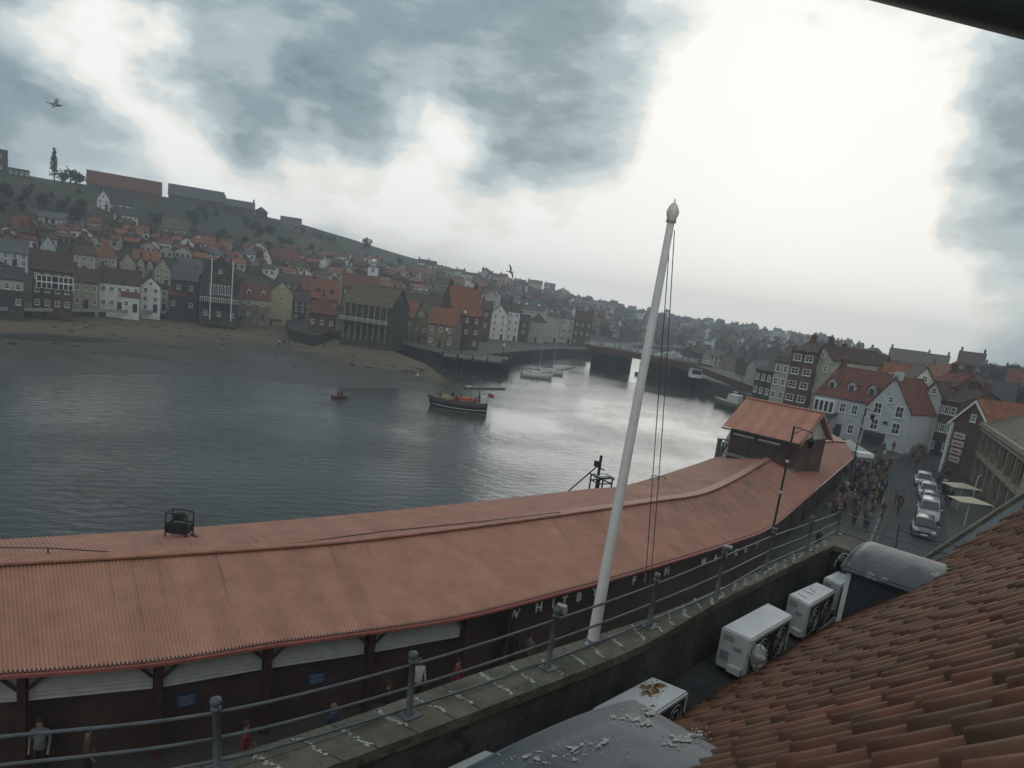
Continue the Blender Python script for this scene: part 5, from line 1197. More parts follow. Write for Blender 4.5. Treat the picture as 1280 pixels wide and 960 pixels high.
for word,pts in (('WHITBY',[(641,762),(672,753),(690,748),(704,745),(722,740),(742,734)]),('FISH',[(791,720),(805,716),(818,714),(832,708)]),('MARKET',[(878,697),(893,692),(906,688),(919,685),(931,681),(945,677)])):
    for ch,(px,py) in zip(word,pts): letter(ch,px,py+5,.40)
BLU=mat('blue_notice',(.02,.04,.10),.5,.1)
for px,py in ((232,874),(395,847)):
    p,d=wallpt(px,py); nn=Vector((-d.y,d.x,0)); rz=math.atan2(d.y,d.x)
    q=MB(); q.box(p-nn*.05,(.62,.05,.42),rz); s_=q.build('notice_board',BLU,FM); q=MB()
    for k in range(4): q.box(p-nn*.08+Vector((0,0,.13-.085*k)),(.46-.07*(k%2),.012,.025),rz)
    q.build('notice_lines',mat('notice_line_paint',(.22,.23,.25),.7,.1),s_)
p,d=wallpt(600,790); p=p.copy(); p.z=1.5; nn=Vector((-d.y,d.x,0))
q=MB()
q.tube([wallpt(628,770)[0]*1.0-nn*.1,Vector((wallpt(628,770)[0].x,wallpt(628,770)[0].y,0))-nn*.1],.05,6); q.build('drainpipe',IRON,FM)
# doors/openings along the street side further right
for px,py in ((985,672),(1003,655),(1020,640),(1036,628),(1050,612)):
    w_=wallpt(px,py)
    if w_:
        p,d=w_; p=p.copy(); p.z=1.15; nn=Vector((-d.y,d.x,0)); q=MB(); q.box(p-nn*.03,(1.3,.08,2.2),math.atan2(d.y,d.x)); q.build('door',IRON,FM)
# cables along ridge
q=MB(); P=[byaz(RF,az(at(x,680,4.))) for x in (-100,0,60,130,200,300,420,560)]
pp=[at(-60,684,4.3),at(60,685,4.35),at(140,690,4.3),at(240,690,4.4),at(330,684,4.5),at(480,664,4.55),at(600,652,4.55),at(700,640,4.6)]
q.tube(pp,.02,5); 
for p in pp: q.tube([p,p+Vector((0,0,-.45))],.025,5)
q.build('cable',IRON,FM)
# grey repaired ridge piece
# ---- tower on the roof
A=at(911,531,6.5); B=at(1001,552,6.5); A.z=B.z=0; t_=(B-A).normalized(); n_=Vector((-t_.y,t_.x,0)); wT=(B-A).length; dT=5.7
def TP(u,v,z): return A+t_*u+n_*v+Vector((0,0,z))
r=thing('winch_house','small brick tower house with red gabled roof rising out of the fish market roof','tower house',A)
tb=brick('tower_brick',(.10,.052,.042),(.075,.042,.034),(.08,.06,.05))
e=6.45; q=MB(); q.hexa([TP(.2,.2,2.8),TP(wT-.3,.2,2.8),TP(wT-.3,dT-.2,2.8),TP(.2,dT-.2,2.8)],[TP(.2,.2,e),TP(wT-.3,.2,e),TP(wT-.3,dT-.2,e),TP(.2,dT-.2,e)])
q.build('wall',tb,r); rs=2.2; q=MB()
q.tri(TP(wT-.28,.2,e+.02),TP(wT-.28,dT-.2,e+.02),TP(wT-.28,dT/2,e+rs-.1)); q.tri(TP(.22,.2,e+.02),TP(.22,dT-.2,e+.02),TP(.22,dT/2,e+rs-.1)); q.build('gable_boards',mat('cream_boards',(.38,.35,.28),.8,.2),r)
q=MB(); s=rs/(dT/2); o_=.35; nst=34
for side in (0,1):
    for i in range(nst*4+1):
        ph=i%4; dz=.06 if ph in(0,1) else 0; u=-.35+(wT+.42)*i/(nst*4)
        v0=-o_ if side==0 else dT+o_
        q.v.append(tuple(TP(u,v0,e-s*o_+.12+dz))); q.v.append(tuple(TP(u,dT/2,e+rs+.12+dz)))
b0=0
for side in (0,1):
    o0=side*(nst*4+1)*2
    for i in range(nst*4): c=o0+i*2; q.f.append((c,c+2,c+3,c+1)); q.m.append(0); q.sm.append(False)
ro=q.build('roof',rib,r); ca=ro.data.color_attributes.new('sheet','FLOAT_COLOR','POINT')
for i in range(len(ro.data.vertices)): k=1.05+.07*math.sin(i*.13); ca.data[i].color=(k,k,k,1)
q=MB(); q.tube([TP(-.4,dT/2,e+rs+.2),TP(wT+.2,dT/2,e+rs+.2)],.12,6); q.build('ridge_cap',RCAP,ro)
q=MB(); q.tube([TP(-.4,-o_-.05,e-s*o_+.02),TP(wT+.2,-o_-.05,e-s*o_+.02)],.07,6); q.build('gutter',IRON,ro)
q=MB(); q.slab([TP(wT+.17,-o_,e-s*o_+.2),TP(wT+.17,dT/2,e+rs+.25),TP(wT+.17,dT/2,e+rs-.02),TP(wT+.17,-o_,e-s*o_-.1)],.06); q.slab([TP(wT+.17,dT+o_,e-s*o_+.2),TP(wT+.17,dT/2,e+rs+.25),TP(wT+.17,dT/2,e+rs-.02),TP(wT+.17,dT+o_,e-s*o_-.1)],.06); q.build('bargeboard',mat('barge_red',(.36,.14,.11),.6,.1),ro)
for u in (1.55,3.9):
    q=MB(); q.box(TP(u,.16,5.1),(1.35,.08,1.3),math.atan2(t_.y,t_.x)); w_=q.build('window',mat('boarded_window',(.06,.05,.045),.7,.3),r)
    q=MB(); q.box(TP(u,.1,5.85),(1.9,.16,.16),math.atan2(t_.y,t_.x)); q.build('lintel',mat('pale_lintel',(.45,.42,.38),.7,.1),w_)
q=MB(); q.hexa([TP(.0,-.1,3.9),TP(wT-.1,-.1,3.9),TP(wT-.1,.2,3.9),TP(0,.2,3.9)],[TP(.0,-.02,4.1),TP(wT-.1,-.02,4.1),TP(wT-.1,.2,4.1),TP(0,.2,4.1)]); q.build('flashing',mat('lead_flashing',(.16,.16,.16),.6,.2),r)
# davit crane beside the tower
a=at(893,574,3.2); a=Vector((a.x+.4,a.y+.8,0)); zt=zfor(a.x,a.y,549); r=thing('davit_crane','grey davit crane with curled hook arm at the quay edge by the tower','crane',a)
q=MB(); q.box(a+Vector((0,0,zt/2)),(.35,.3,zt)); q.box(a+Vector((.35,0,zt/2-.2)),(.12,.25,zt)); q.build('mast',GREYP,r)
q=MB(); q.tube([a+Vector((.3,0,zt-1.4)),a+Vector((.7,0,zt-.4)),a+Vector((1.1,0,zt)),a+Vector((1.4,0,zt-.1))],.1,6); q.box(a+Vector((.5,0,zt+.02)),(1.5,.15,.12)); q.build('arm',GREYP,r)
q=MB(); q.tube([a+Vector((1.4,0,zt-.1)),a+Vector((1.4,0,zt-2.2))],.03,5); q.ball(a+Vector((1.4,0,zt-.5)),.17,0,8,5); q.build('hook_block',IRON,r)
# winch frame on far slope
a=at(224,664,3.9); r=thing('rooftop_winch','dark metal winch frame standing on the roof near its quay edge','winch',a)
q=MB()
for x in(-.42,.42):
    for y in(-.3,.3): q.tube([a+Vector((x,y,-.3)),a+Vector((x,y,.82))],.03,5)
for z in (.35,.80):
    for y in (-.3,.3): q.tube([a+Vector((-.42,y,z)),a+Vector((.42,y,z))],.03,5)
    for x in (-.42,.42): q.tube([a+Vector((x,-.3,z)),a+Vector((x,.3,z))],.03,5)
q.tube([a+Vector((-.42,-.3,.35)),a+Vector((.42,-.3,.8))],.025,5); q.build('frame',IRON,r)
q=MB(); q.tube([a+Vector((-.35,0,.2)),a+Vector((.35,0,.2))],.16,10); q.box(a+Vector((0,0,.12)),(.8,.55,.3)); q.box(a+Vector((.0,0,.62)),(.3,.3,.25)); q.tube([a+Vector((.45,0,-.05)),a+Vector((1.2,-.3,-.12)),a+Vector((1.5,-.9,-.1))],.03,5); q.build('drum',IRON,r)
# hoop by the roof edge
a=at(818,602,3.35); q=MB()
for k in range(2): q.tube([a+Vector((k*.5+.35*math.cos(t),0,.45*math.sin(t))) for t in [math.pi*j/8 for j in range(9)]],.025,5)
tag(q.build('ladder_hoop',IRON,None,a),'pair of small metal ladder hoops at the quay side roof edge','ladder hoop')
# white awnings at the market end
for px,py,lb in ((1060,560,'pale peaked tent roof at the far end of the fish market'),(1034,550,'second pale tent roof farther behind the market end')):
    a=at(px,py,2.3); r=thing('market_tent',lb,'tent',(a.x,a.y,0)); q=MB(); q.add([a+Vector((x,y,0)) for x,y in((-2,-2),(2,-2),(2,2),(-2,2))]+[a+Vector((0,0,1.1))],[(0,1,4),(1,2,4),(2,3,4),(3,0,4)]); q.build('canvas_top',mat('grey_canvas',(.36,.36,.34),.8,.1),r); q=MB()
    for x,y in((-1.9,-1.9),(1.9,-1.9),(1.9,1.9),(-1.9,1.9)): q.tube([(a.x+x,a.y+y,0),(a.x+x,a.y+y,2.3)],.05,5)
    q.build('tent_pole',IRON,r)
a=at(1079,568,2.6); q=MB(); q.box(a,(1.9,1.3,.5)); q.box(a+Vector((0,0,-1.4)),(.1,.1,2.6)); tag(q.build('kiosk_sign',FR,None,(a.x,a.y,0)),'small white sign board on a post amid the crowd','sign')
# cafe parasols/awnings at the right
for px,py,lb in ((1203,608,'upper of two square cream parasols beside the classical building'),(1213,626,'lower of two square cream parasols, nearer the roof coping')):
    a=at(px,py,2.4); r=thing('parasol',lb,'parasol',(a.x,a.y,0),'cream parasols'); q=MB(); q.add([a+Vector((x,y,0)) for x,y in((-1.5,-1.1),(1.5,-1.1),(1.5,1.1),(-1.5,1.1))]+[a+Vector((0,0,.35))],[(0,1,4),(1,2,4),(2,3,4),(3,0,4)]); q.build('canopy',mat('cream_canvas',(.48,.44,.32),.8,.1),r); q=MB(); q.tube([(a.x,a.y,0),(a.x,a.y,2.7)],.04,5); q.build('pole',WOODW,r)
a=at(1222,606,1.5); q=MB(); q.box(a,(1.5,.12,2.),.8); q.box(a-Vector((0,0,1.2)),(1.2,.1,.5),.8); tag(q.build('menu_board',WOODW,None,(a.x,a.y,0)),'tall white board leaning against the classical building','board')
# ---- street lamps near
def lampnear(bx,by,depth,topx,topy,armx,army,lb):
    top=atd(topx,topy,depth); base=Vector((top.x,top.y,0)); r=thing('street_lamp',lb,'street lamp',base)
    q=MB(); q.tube([base,base+Vector((0,0,1.2))],[.13,.1],10); q.tube([base+Vector((0,0,1.2)),top],[.075,.055],8); q.build('post',IRON,r)
    for zf in (.62,.8): 
        q=MB(); c=base.lerp(top,zf); q.ball(c,.11,0,10,6); q.build('collar',mat('collar_white',(.4,.4,.4),.6,.1),r)
    en=atd(armx,army,depth); q=MB(); q.tube([top,en],.03,6); q.tube([top-Vector((0,0,.45)),top.lerp(en,.5)],.022,6); q.tube([en,en-Vector((0,0,.25))],.02,5); q.build('arm',IRON,r)
    q=MB(); c=en-Vector((0,0,.25)); q.lathe(c-Vector((0,0,.62)),[(0,0),(.12,.05),(.2,.35),(.26,.4),(.1,.55),(.05,.62),(0,.64)],10); q.build('lantern',IRON,r)
    return r
lampnear(0,0,42,993,533,1016,541,'tall black street lamp with one bracket lantern, in front of the fish market roof')
lampnear(0,0,78,1082,510,1092,514,'far black street lamp standing in the crowd before the grey gabled house')
# ------------------------------------------------------------------ flagpole
pb_=at(741,806,8.6); dpole=math.hypot(pb_.x,pb_.y); 
pb_=atd(741,800,8.95); pt_=atd(839,276,8.95*.985)
r=FP=thing('flagpole','tall thick white flagpole with a pale gilded ball, leaning in front of the harbour','flagpole',pb_)
q=MB(); low=pb_+(pb_-pt_).normalized()*.9
PW=mat('flagpole_white_paint',(.74,.73,.70),.5,.1,3.,stain=((.40,.38,.34),2.5,.62))
n=14; q.tube([low.lerp(pt_,k/n) for k in range(n+1)],[.080-.038*(k/n)**1.1 for k in range(n+1)],18); q.build('pole',PW,r)
ax=(pt_-pb_).normalized()
q=MB(); rt=ax.to_track_quat('Z','Y').to_matrix()
def lathe_ax(q,base,prof,seg=16):
    vs=[];fs=[]
    for rr,z in prof:
        for k in range(seg): an=2*math.pi*k/seg; vs.append(base+rt@Vector((rr*math.cos(an),rr*math.sin(an),z)))
    for i in range(len(prof)-1):
        for k in range(seg): fs.append((i*seg+k,i*seg+(k+1)%seg,(i+1)*seg+(k+1)%seg,(i+1)*seg+k))
    q.add(vs,fs,0,True)
lathe_ax(q,pt_,[(0,-.02),(.06,-.02),(.055,.03),(.066,.06),(.074,.10),(.058,.145),(.03,.19),(.012,.2),(.008,.24),(0,.245)]); q.build('ball_finial',mat('weathered_gilt',(.74,.72,.64),.5,.3,20),r)
q=MB(); lathe_ax(q,pb_-ax*.03,[(.0,-.09),(.095,-.09),(.1,.0),(.086,.05),(.0,.05)]); q.build('collar',mat('blue_grey_collar',(.12,.15,.19),.5,.2),r)
rail_t=atd(811,742,8.95*1.05)
q=MB(); s0=atd(838,290,8.85); s1=atd(843,288,8.9); k1=atd(806,738,9.2); k2=atd(812,738,9.2)
q.tube([s0.lerp(k1,k/10)+Vector((0,0,-.03*math.sin(math.pi*k/10))) for k in range(11)],.006,5); q.tube([s1.lerp(k2,k/10)+Vector((.02*math.sin(math.pi*k/10),0,0)) for k in range(11)],.006,5); q.build('halyard',mat('rope',(.10,.10,.10),.8,.1),r)
# ------------------------------------------------------------------ own building: parapet, railing, gutter, roof, dormers
ZP=10.3
OUT=[at(*p,ZP) for p in [(-120,1010),(212,960),(380,916),(610,837),(800,776),(890,740),(960,708),(1047,667)]]
INN=[at(*p,ZP) for p in [(-20,1075),(300,1002),(410,959),(630,876),(800,808),(903,750),(975,714),(1043,682)]]
# far end return
CO=OUT[-1]; CI=INN[-1]; e0=at(866,899,9.55); e1=at(1030,797,9.55); EL=(e1-e0).length; D_=(e1-e0).normalized(); NN=Vector((D_.y,-D_.x,0))
STC=mat('parapet_coping_stone',(.135,.125,.095),.9,.4,1.6,bump=.6,bscale=14,stain=((.07,.075,.05),2.2,.55))
REN=mat('parapet_render',(.085,.085,.08),.9,.4,1.2,bump=.4,bscale=9,stain=((.04,.042,.042),1.5,.55),stretch=(1,1,.3))
r=PA=thing('parapet_wall','stone coped parapet with bird droppings along its joints, edging the roof gutter','parapet',Vector((OUT[4].x,OUT[4].y,9.3)))
Lo=resample(OUT,1); Li=resample(INN,1)
q=MB(); n=64
for k in range(n):
    a_,b_,c_,d_=along(Lo,k/n),along(Lo,(k+1)/n),along(Li,(k+1)/n),along(Li,k/n)
    q.hexa([v+Vector((0,0,-.12)) for v in (a_,b_,c_,d_)],[a_,b_,c_,d_])
endn=CO+NN*4.6; endi=CI+NN*4.3
q.hexa([v+Vector((0,0,-.12)) for v in (CO,endn,endi,CI)],[CO,endn,endi,CI]); q.build('coping',STC,PA)
q=MB()
for k in range(n):
    a_,b_,c_,d_=along(Lo,k/n),along(Lo,(k+1)/n),along(Li,(k+1)/n),along(Li,k/n)
    q.hexa([a_.lerp(d_,.08)+Vector((0,0,-1.1)),b_.lerp(c_,.08)+Vector((0,0,-1.1)),b_.lerp(c_,.94)+Vector((0,0,-1.1)),a_.lerp(d_,.94)+Vector((0,0,-1.1))],[a_.lerp(d_,.08)+Vector((0,0,-.12)),b_.lerp(c_,.08)+Vector((0,0,-.12)),b_.lerp(c_,.94)+Vector((0,0,-.12)),a_.lerp(d_,.94)+Vector((0,0,-.12))])
q.hexa([v+Vector((0,0,-1.1)) for v in (CO.lerp(CI,.1),endn.lerp(endi,.1),endn.lerp(endi,.95),CO.lerp(CI,.95))],[v+Vector((0,0,-.12)) for v in (CO.lerp(CI,.1),endn.lerp(endi,.1),endn.lerp(endi,.95),CO.lerp(CI,.95))]); q.build('wall_face',REN,PA)
# droppings along joints (pixel positions give where each joint meets the outer edge)
DROP=mat('bird_droppings',(.42,.42,.38),.9,.3,25.,stain=((.2,.19,.16),30,.55)); JM=mat('joint_shadow',(.03,.03,.027),.9,.2)
rnd=random.Random(9); nj=34
for k in range(nj):
    t=.03+.95*k/nj+rnd.uniform(-.003,.003); a_=along(Lo,t); c_=along(Li,t+.004)
    q=MB(); w_=(c_-a_); d=w_.normalized(); pr=Vector((-d.y,d.x,0))
    q.hexa([a_+d*.02-pr*.006,c_-pr*.006,c_+pr*.006,a_+d*.02+pr*.006],[v+Vector((0,0,.003)) for v in (a_+d*.02-pr*.006,c_-pr*.006,c_+pr*.006,a_+d*.02+pr*.006)])
    q.build('joint',JM,PA)  # thin dark strip lying on the coping along the joint
    q=MB(); s0=rnd.uniform(.02,.25); s1=rnd.uniform(.7,.95); m=int(26*(s1-s0)/.6)
    wob=rnd.uniform(-.02,.02)
    for j in range(m):
        s=s0+(s1-s0)*j/m+rnd.uniform(-.01,.01)
        if rnd.random()<.18: continue
        p=a_+w_*s+pr*(rnd.gauss(0,.012)+wob*math.sin(s*7)); rr=rnd.uniform(.008,.022); q.ball(p,rr,0,6,4,(1.3,1.,.35),.5)
    q.build('droppings',DROP,PA)
# railing
r=RL=thing('railing','grey painted railing with ball topped posts and three rails along the parapet','railing',Vector((OUT[4].x,OUT[4].y,ZP)))
posts=[(-30,1003,-37,905),(272,961,265,873),(511,893,515,815),(684,834,698,760),(811,783,822,717),(895,746,907,683),(957,711,970,660),(1009,687,1015,645),(1046,667,1049,634)]
tops=[];bases=[]
for bx,by,tx,ty in posts:
    b_=at(bx,by,ZP); d=math.hypot(b_.x,b_.y); t_=atd(tx,ty,d); 
    t_=Vector((b_.x+(t_.x-b_.x)*.6,b_.y+(t_.y-b_.y)*.6,t_.z)); b0=b_; t0=t_
    ax=(t_-b_); h=ax.length; ax.normalize(); rt=ax.to_track_quat('Z','Y').to_matrix()
    q=MB(); lathe_ax(q,b_,[(.0,0),(.05,0),(.05,.02),(.036,.03),(.033,h*.45),(.031,h-.12),(.044,h-.11),(.044,h-.085),(.02,h-.08),(.042,h-.06),(.05,h-.03),(.042,h-.003),(0,h+.008)],12); q.box(b_+Vector((0,0,.006)),(.2,.2,.016),math.atan2(D_.y,D_.x)); q.build('post',GREYP,RL)
    tops.append(t_);bases.append(b_)
def railrun(fr,rad):
    P=[b_.lerp(t_,fr) for b_,t_ in zip(bases,tops)]; S=resample(P,1); q=MB(); q.tube([along(S,k/70) for k in range(71)],rad,7); q.build('rail',GREYP,RL)
railrun(.80,.016); railrun(.44,.016)
q=MB(); S=resample([b_+Vector((0,0,.045)) for b_ in bases],1); q.tube([along(S,k/60)+Vector((-.03,.03,0)) for k in range(61)],.014,6); q.build('rail',GREYP,RL)
# return rails over the end wall
ret=[(1046,667,1049,634)]
b9,t9=bases[-1],tops[-1]
for k in (1,2,3):
    b_=b9+NN*k*1.25; t_=t9+NN*k*1.25
    q=MB(); q.tube([b_,b_.lerp(t_,.95)],.022,8); q.ball(b_.lerp(t_,.97),.032,0,8,5); q.build('post',GREYP,RL)
for fr in (.80,.44,.08):
    q=MB(); q.tube([b9.lerp(t9,fr),b9.lerp(t9,fr)+NN*4.0],.014,6); q.build('rail',GREYP,RL)
# small white boxes on posts
for (i,lb) in ((3,'small pale floodlight box fixed behind the post left of the flagpole'),(5,'tiny pale box fixed to the post right of the flagpole')):
    c=tops[i]+Vector((.06,.04,-.02)); q=MB(); q.box(c,(.12,.05,.11 if i==3 else .05),-.5,tilt=Matrix.Rotation(.3,3,'X')); q.box(c-Vector((.03,0,.07)),(.02,.02,.1)); tag(q.build('floodlight',mat('pale_box',(.32,.33,.34),.5,.1),None,c),lb,'floodlight')
# thin wire on top of coping
q=MB(); S=resample([a_.lerp(b_,.45)+Vector((0,0,.05)) for a_,b_ in zip(OUT,INN)],1); q.tube([along(S,k/60)+Vector((0,0,.012*math.sin(k))) for k in range(61)],.004,4); tag(q.build('wire',IRON,None,OUT[3]),'thin dark wire strung low over the parapet coping','wire')
# gutter floor
LEAD=mat('grey_lead',(.10,.115,.125),.55,.3,1.4,bump=.25,bscale=5,stain=((.17,.185,.19),1.1,.62))
FLM=mat('gutter_felt',(.045,.047,.05),.85,.3,2.,bump=.3)
q=MB(); g=[INN[0],INN[2],INN[4],INN[6],INN[7]]
fl=[along(Li,k/20) for k in range(21)]
for a_,b_ in zip(fl,fl[1:]):
    q.hexa([v+Vector((0,0,z)) for v,z in ((a_,-1.15),(b_,-1.15),(b_+NN*1.9,-1.15),(a_+NN*1.9,-1.15))],[v+Vector((0,0,-.95)) for v in (a_,b_,b_+NN*1.9,a_+NN*1.9)])
r=HB_=thing('harbour_house','own building under the camera with red pantile roof and brick front','building',Vector((OUT[4].x,OUT[4].y,0))+NN*3)
q.build('gutter_floor',FLM,HB_)
# front wall down to the street
q=MB()
P=[along(Lo,k/24).lerp(along(Li,k/24),.12) for k in range(25)]
for a_,b_ in zip(P,P[1:]):
    q.hexa([Vector((v.x,v.y,0)) for v in (a_,b_,b_+NN*.4,a_+NN*.4)],[Vector((v.x,v.y,ZP-1.12)) for v in (a_,b_,b_+NN*.4,a_+NN*.4)])
ce=CO.lerp(CI,.12); q.hexa([Vector((v.x,v.y,0)) for v in (ce,ce+NN*14,ce+NN*14-D_*.4,ce-D_*.4)],[Vector((v.x,v.y,ZP-1.15)) for v in (ce,ce+NN*14,ce+NN*14-D_*.4,ce-D_*.4)])
q.build('wall',W['brick'],HB_)
# pantile roof: twisted plane, steeper towards the far verge
def tilt(a):
    t=max(0,min(1,(a-4.5)/4.5)); return math.radians(44+9*t*t*(3-2*t))
def RS(a,u): return Vector((e0.x+D_.x*a+NN.x*u,e0.y+D_.y*a+NN.y*u,9.55+u*math.tan(tilt(a))))
def isect(px,py):          # picture point onto the roof surface
    d=ray(px,py); lo=1.5; hi=40; pf=None; s=lo
    while s<hi:
        p=CAM+d*s; w_=p-e0; a=w_.x*D_.x+w_.y*D_.y; u=w_.x*NN.x+w_.y*NN.y
        if p.z<RS(a,u).z and u>-.3: return a,u
        s+=.02
    return None
v0=isect(1132,692); v1=isect(1215,648)
print('verge',v0,v1,isect(1280,612),isect(1280,800),isect(1275,955))
VA=8.55
def vmax(u): return VA
TILEM=bpy.data.materials.new('weathered_red_pantiles'); TILEM.use_nodes=True; nt=TILEM.node_tree;N=nt.nodes;L=nt.links;b=N['Principled BSDF']; b.inputs['Roughness'].default_value=.72; b.inputs['Specular IOR Level'].default_value=.3
ai=N.new('ShaderNodeAttribute'); ai.attribute_name='sheet'; tc=N.new('ShaderNodeTexCoord'); n1=N.new('ShaderNodeTexNoise'); n1.inputs['Scale'].default_value=7; n1.inputs['Detail'].default_value=9; n1.inputs['Roughness'].default_value=.7; L.new(tc.outputs['Object'],n1.inputs['Vector'])
rp=N.new('ShaderNodeValToRGB'); rp.color_ramp.elements[0].position=.3; rp.color_ramp.elements[1].position=.72; rp.color_ramp.elements[0].color=(.115,.052,.03,1); rp.color_ramp.elements[1].color=(.21,.086,.048,1); L.new(n1.outputs['Fac'],rp.inputs['Fac'])
mx=N.new('ShaderNodeMix'); mx.data_type='RGBA'; mx.blend_type='MULTIPLY'; mx.inputs['Factor'].default_value=1; L.new(rp.outputs['Color'],mx.inputs['A']); L.new(ai.outputs['Color'],mx.inputs['B']); 
n3=N.new('ShaderNodeTexNoise'); n3.inputs['Scale'].default_value=2.2; n3.inputs['Detail'].default_value=8; L.new(tc.outputs['Object'],n3.inputs['Vector']); r3=N.new('ShaderNodeValToRGB'); r3.color_ramp.elements[0].position=.6; r3.color_ramp.elements[1].position=.72; L.new(n3.outputs['Fac'],r3.inputs['Fac'])
m4=N.new('ShaderNodeMix'); m4.data_type='RGBA'; mth=N.new('ShaderNodeMath'); mth.operation='MULTIPLY'; mth.inputs[1].default_value=.55; L.new(r3.outputs['Color'],mth.inputs[0]); L.new(mth.outputs[0],m4.inputs['Factor']); L.new(mx.outputs['Result'],m4.inputs['A']); m4.inputs['B'].default_value=(.085,.07,.045,1)
L.new(m4.outputs['Result'],b.inputs['Base Color']); bp=N.new('ShaderNodeBump'); bp.inputs['Strength'].default_value=.35; bp.inputs['Distance'].default_value=.01; L.new(n1.outputs['Fac'],bp.inputs['Height']); L.new(bp.outputs['Normal'],b.inputs['Normal'])
q=MB(); colr=[]; pitch=.245; ex=.30; UM=5.2
prof=[(0,0.),(.10,.0),(.22,.012),(.36,.03),(.46,.062),(.56,.085),(.68,.092),(.80,.080),(.90,.05),(1.0,.012)]
a0=-8.0; nc=int((VA-a0)/pitch); rnd=random.Random(4)
for c in range(nc):
    aa=a0+c*pitch; off=rnd.uniform(-.05,.05)+(.12 if c%2 else 0)*0+ .17*math.sin(c*1.1)
    k=0; u=-.12+0*off
    us=[-.12]; x=-.12+ex*.55+off
    while x<UM: us.append(x); x+=ex*rnd.uniform(.95,1.05)
    for u in us:
        tone=rnd.choice([rnd.uniform(.6,.8),rnd.uniform(.75,1.),rnd.uniform(.75,1.12),rnd.uniform(.8,1.15),rnd.uniform(.9,1.25)]); hue=rnd.uniform(.86,1.1); b0=len(q.v); lift=rnd.uniform(.0,.008); sk=rnd.uniform(-.014,.014)
        for e_,(uu,dz) in enumerate(((u,.032+lift),(u+ex*.5,.018),(u+ex+.06,.0))):
            for s,h in prof:
                a=aa+s*pitch+sk*(1-e_*.5); p=RS(a,uu); tn=Vector((-NN.x*math.sin(tilt(a)),-NN.y*math.sin(tilt(a)),math.cos(tilt(a)))); q.v.append(tuple(p+tn*(h+dz)))
                colr.append((tone*hue,tone,tone))
        m=len(prof)
        for e_ in range(2):
            for j in range(m-1): i=b0+e_*m+j; q.f.append((i,i+1,i+m+1,i+m)); q.m.append(0); q.sm.append(True)
        # thick front lip
        b1=len(q.v)
        for j in range(m): 
            a=aa+prof[j][0]*pitch; tn=Vector((-NN.x*math.sin(tilt(a)),-NN.y*math.sin(tilt(a)),math.cos(tilt(a)))); q.v.append(tuple(Vector(q.v[b0+j])-tn*.022)); colr.append((tone*hue*.8,tone*.8,tone*.8))
        for j in range(m-1): q.f.append((b0+j,b1+j,b1+j+1,b0+j+1)); q.m.append(0); q.sm.append(False)
o=q.build('roof_tiles',TILEM,HB_)
ca=o.data.color_attributes.new('sheet','FLOAT_COLOR','POINT'); ca.data.foreach_set('color',[v for c in colr for v in (*c,1)])
# boarding under tiles
q=MB(); na_=14
for i in range(na_):
    a_=a0+(VA-a0)*i/na_; b_=a0+(VA-a0)*(i+1)/na_
    q.slab([RS(a_,-.1)-Vector((0,0,.03)),RS(b_,-.1)-Vector((0,0,.03)),RS(b_,UM)-Vector((0,0,.03)),RS(a_,UM)-Vector((0,0,.03))],-.1)
q.build('roof_boarding',IRON,HB_)
# far verge coping and lead strip
vq=[RS(VA+.02,u) for u in (-.6,5.4)]
def vb(a,u,dz): return RS(a,u)+Vector((0,0,dz))
q=MB(); 
for k in range(10):
    u0_,u1_=-.55+k*.6,-.55+(k+1)*.6
    q.hexa([vb(VA+.34,u0_,-.5),vb(VA+.34,u1_,-.5),vb(VA+1.3,u1_,-.5),vb(VA+1.3,u0_,-.5)],[vb(VA+.30,u0_,.46),vb(VA+.30,u1_-.012,.46),vb(VA+1.35,u1_-.012,.56),vb(VA+1.35,u0_,.56)])
q.build('verge_coping',mat('verge_coping_stone',(.15,.14,.11),.9,.4,2.,bump=.5,bscale=12,stain=((.15,.145,.12),3,.62)),HB_)
q=MB(); q.slab([vb(VA-.03,-.3,.09),vb(VA+.2,-.3,.10),vb(VA+.2,5.4,.10),vb(VA-.03,5.4,.09)],-.02); q.slab([vb(VA+.2,-.3,.10),vb(VA+.33,-.3,.38),vb(VA+.33,5.4,.38),vb(VA+.2,5.4,.10)],-.02); q.build('verge_flashing',mat('pale_lead',(.20,.225,.235),.5,.25,2.),HB_)
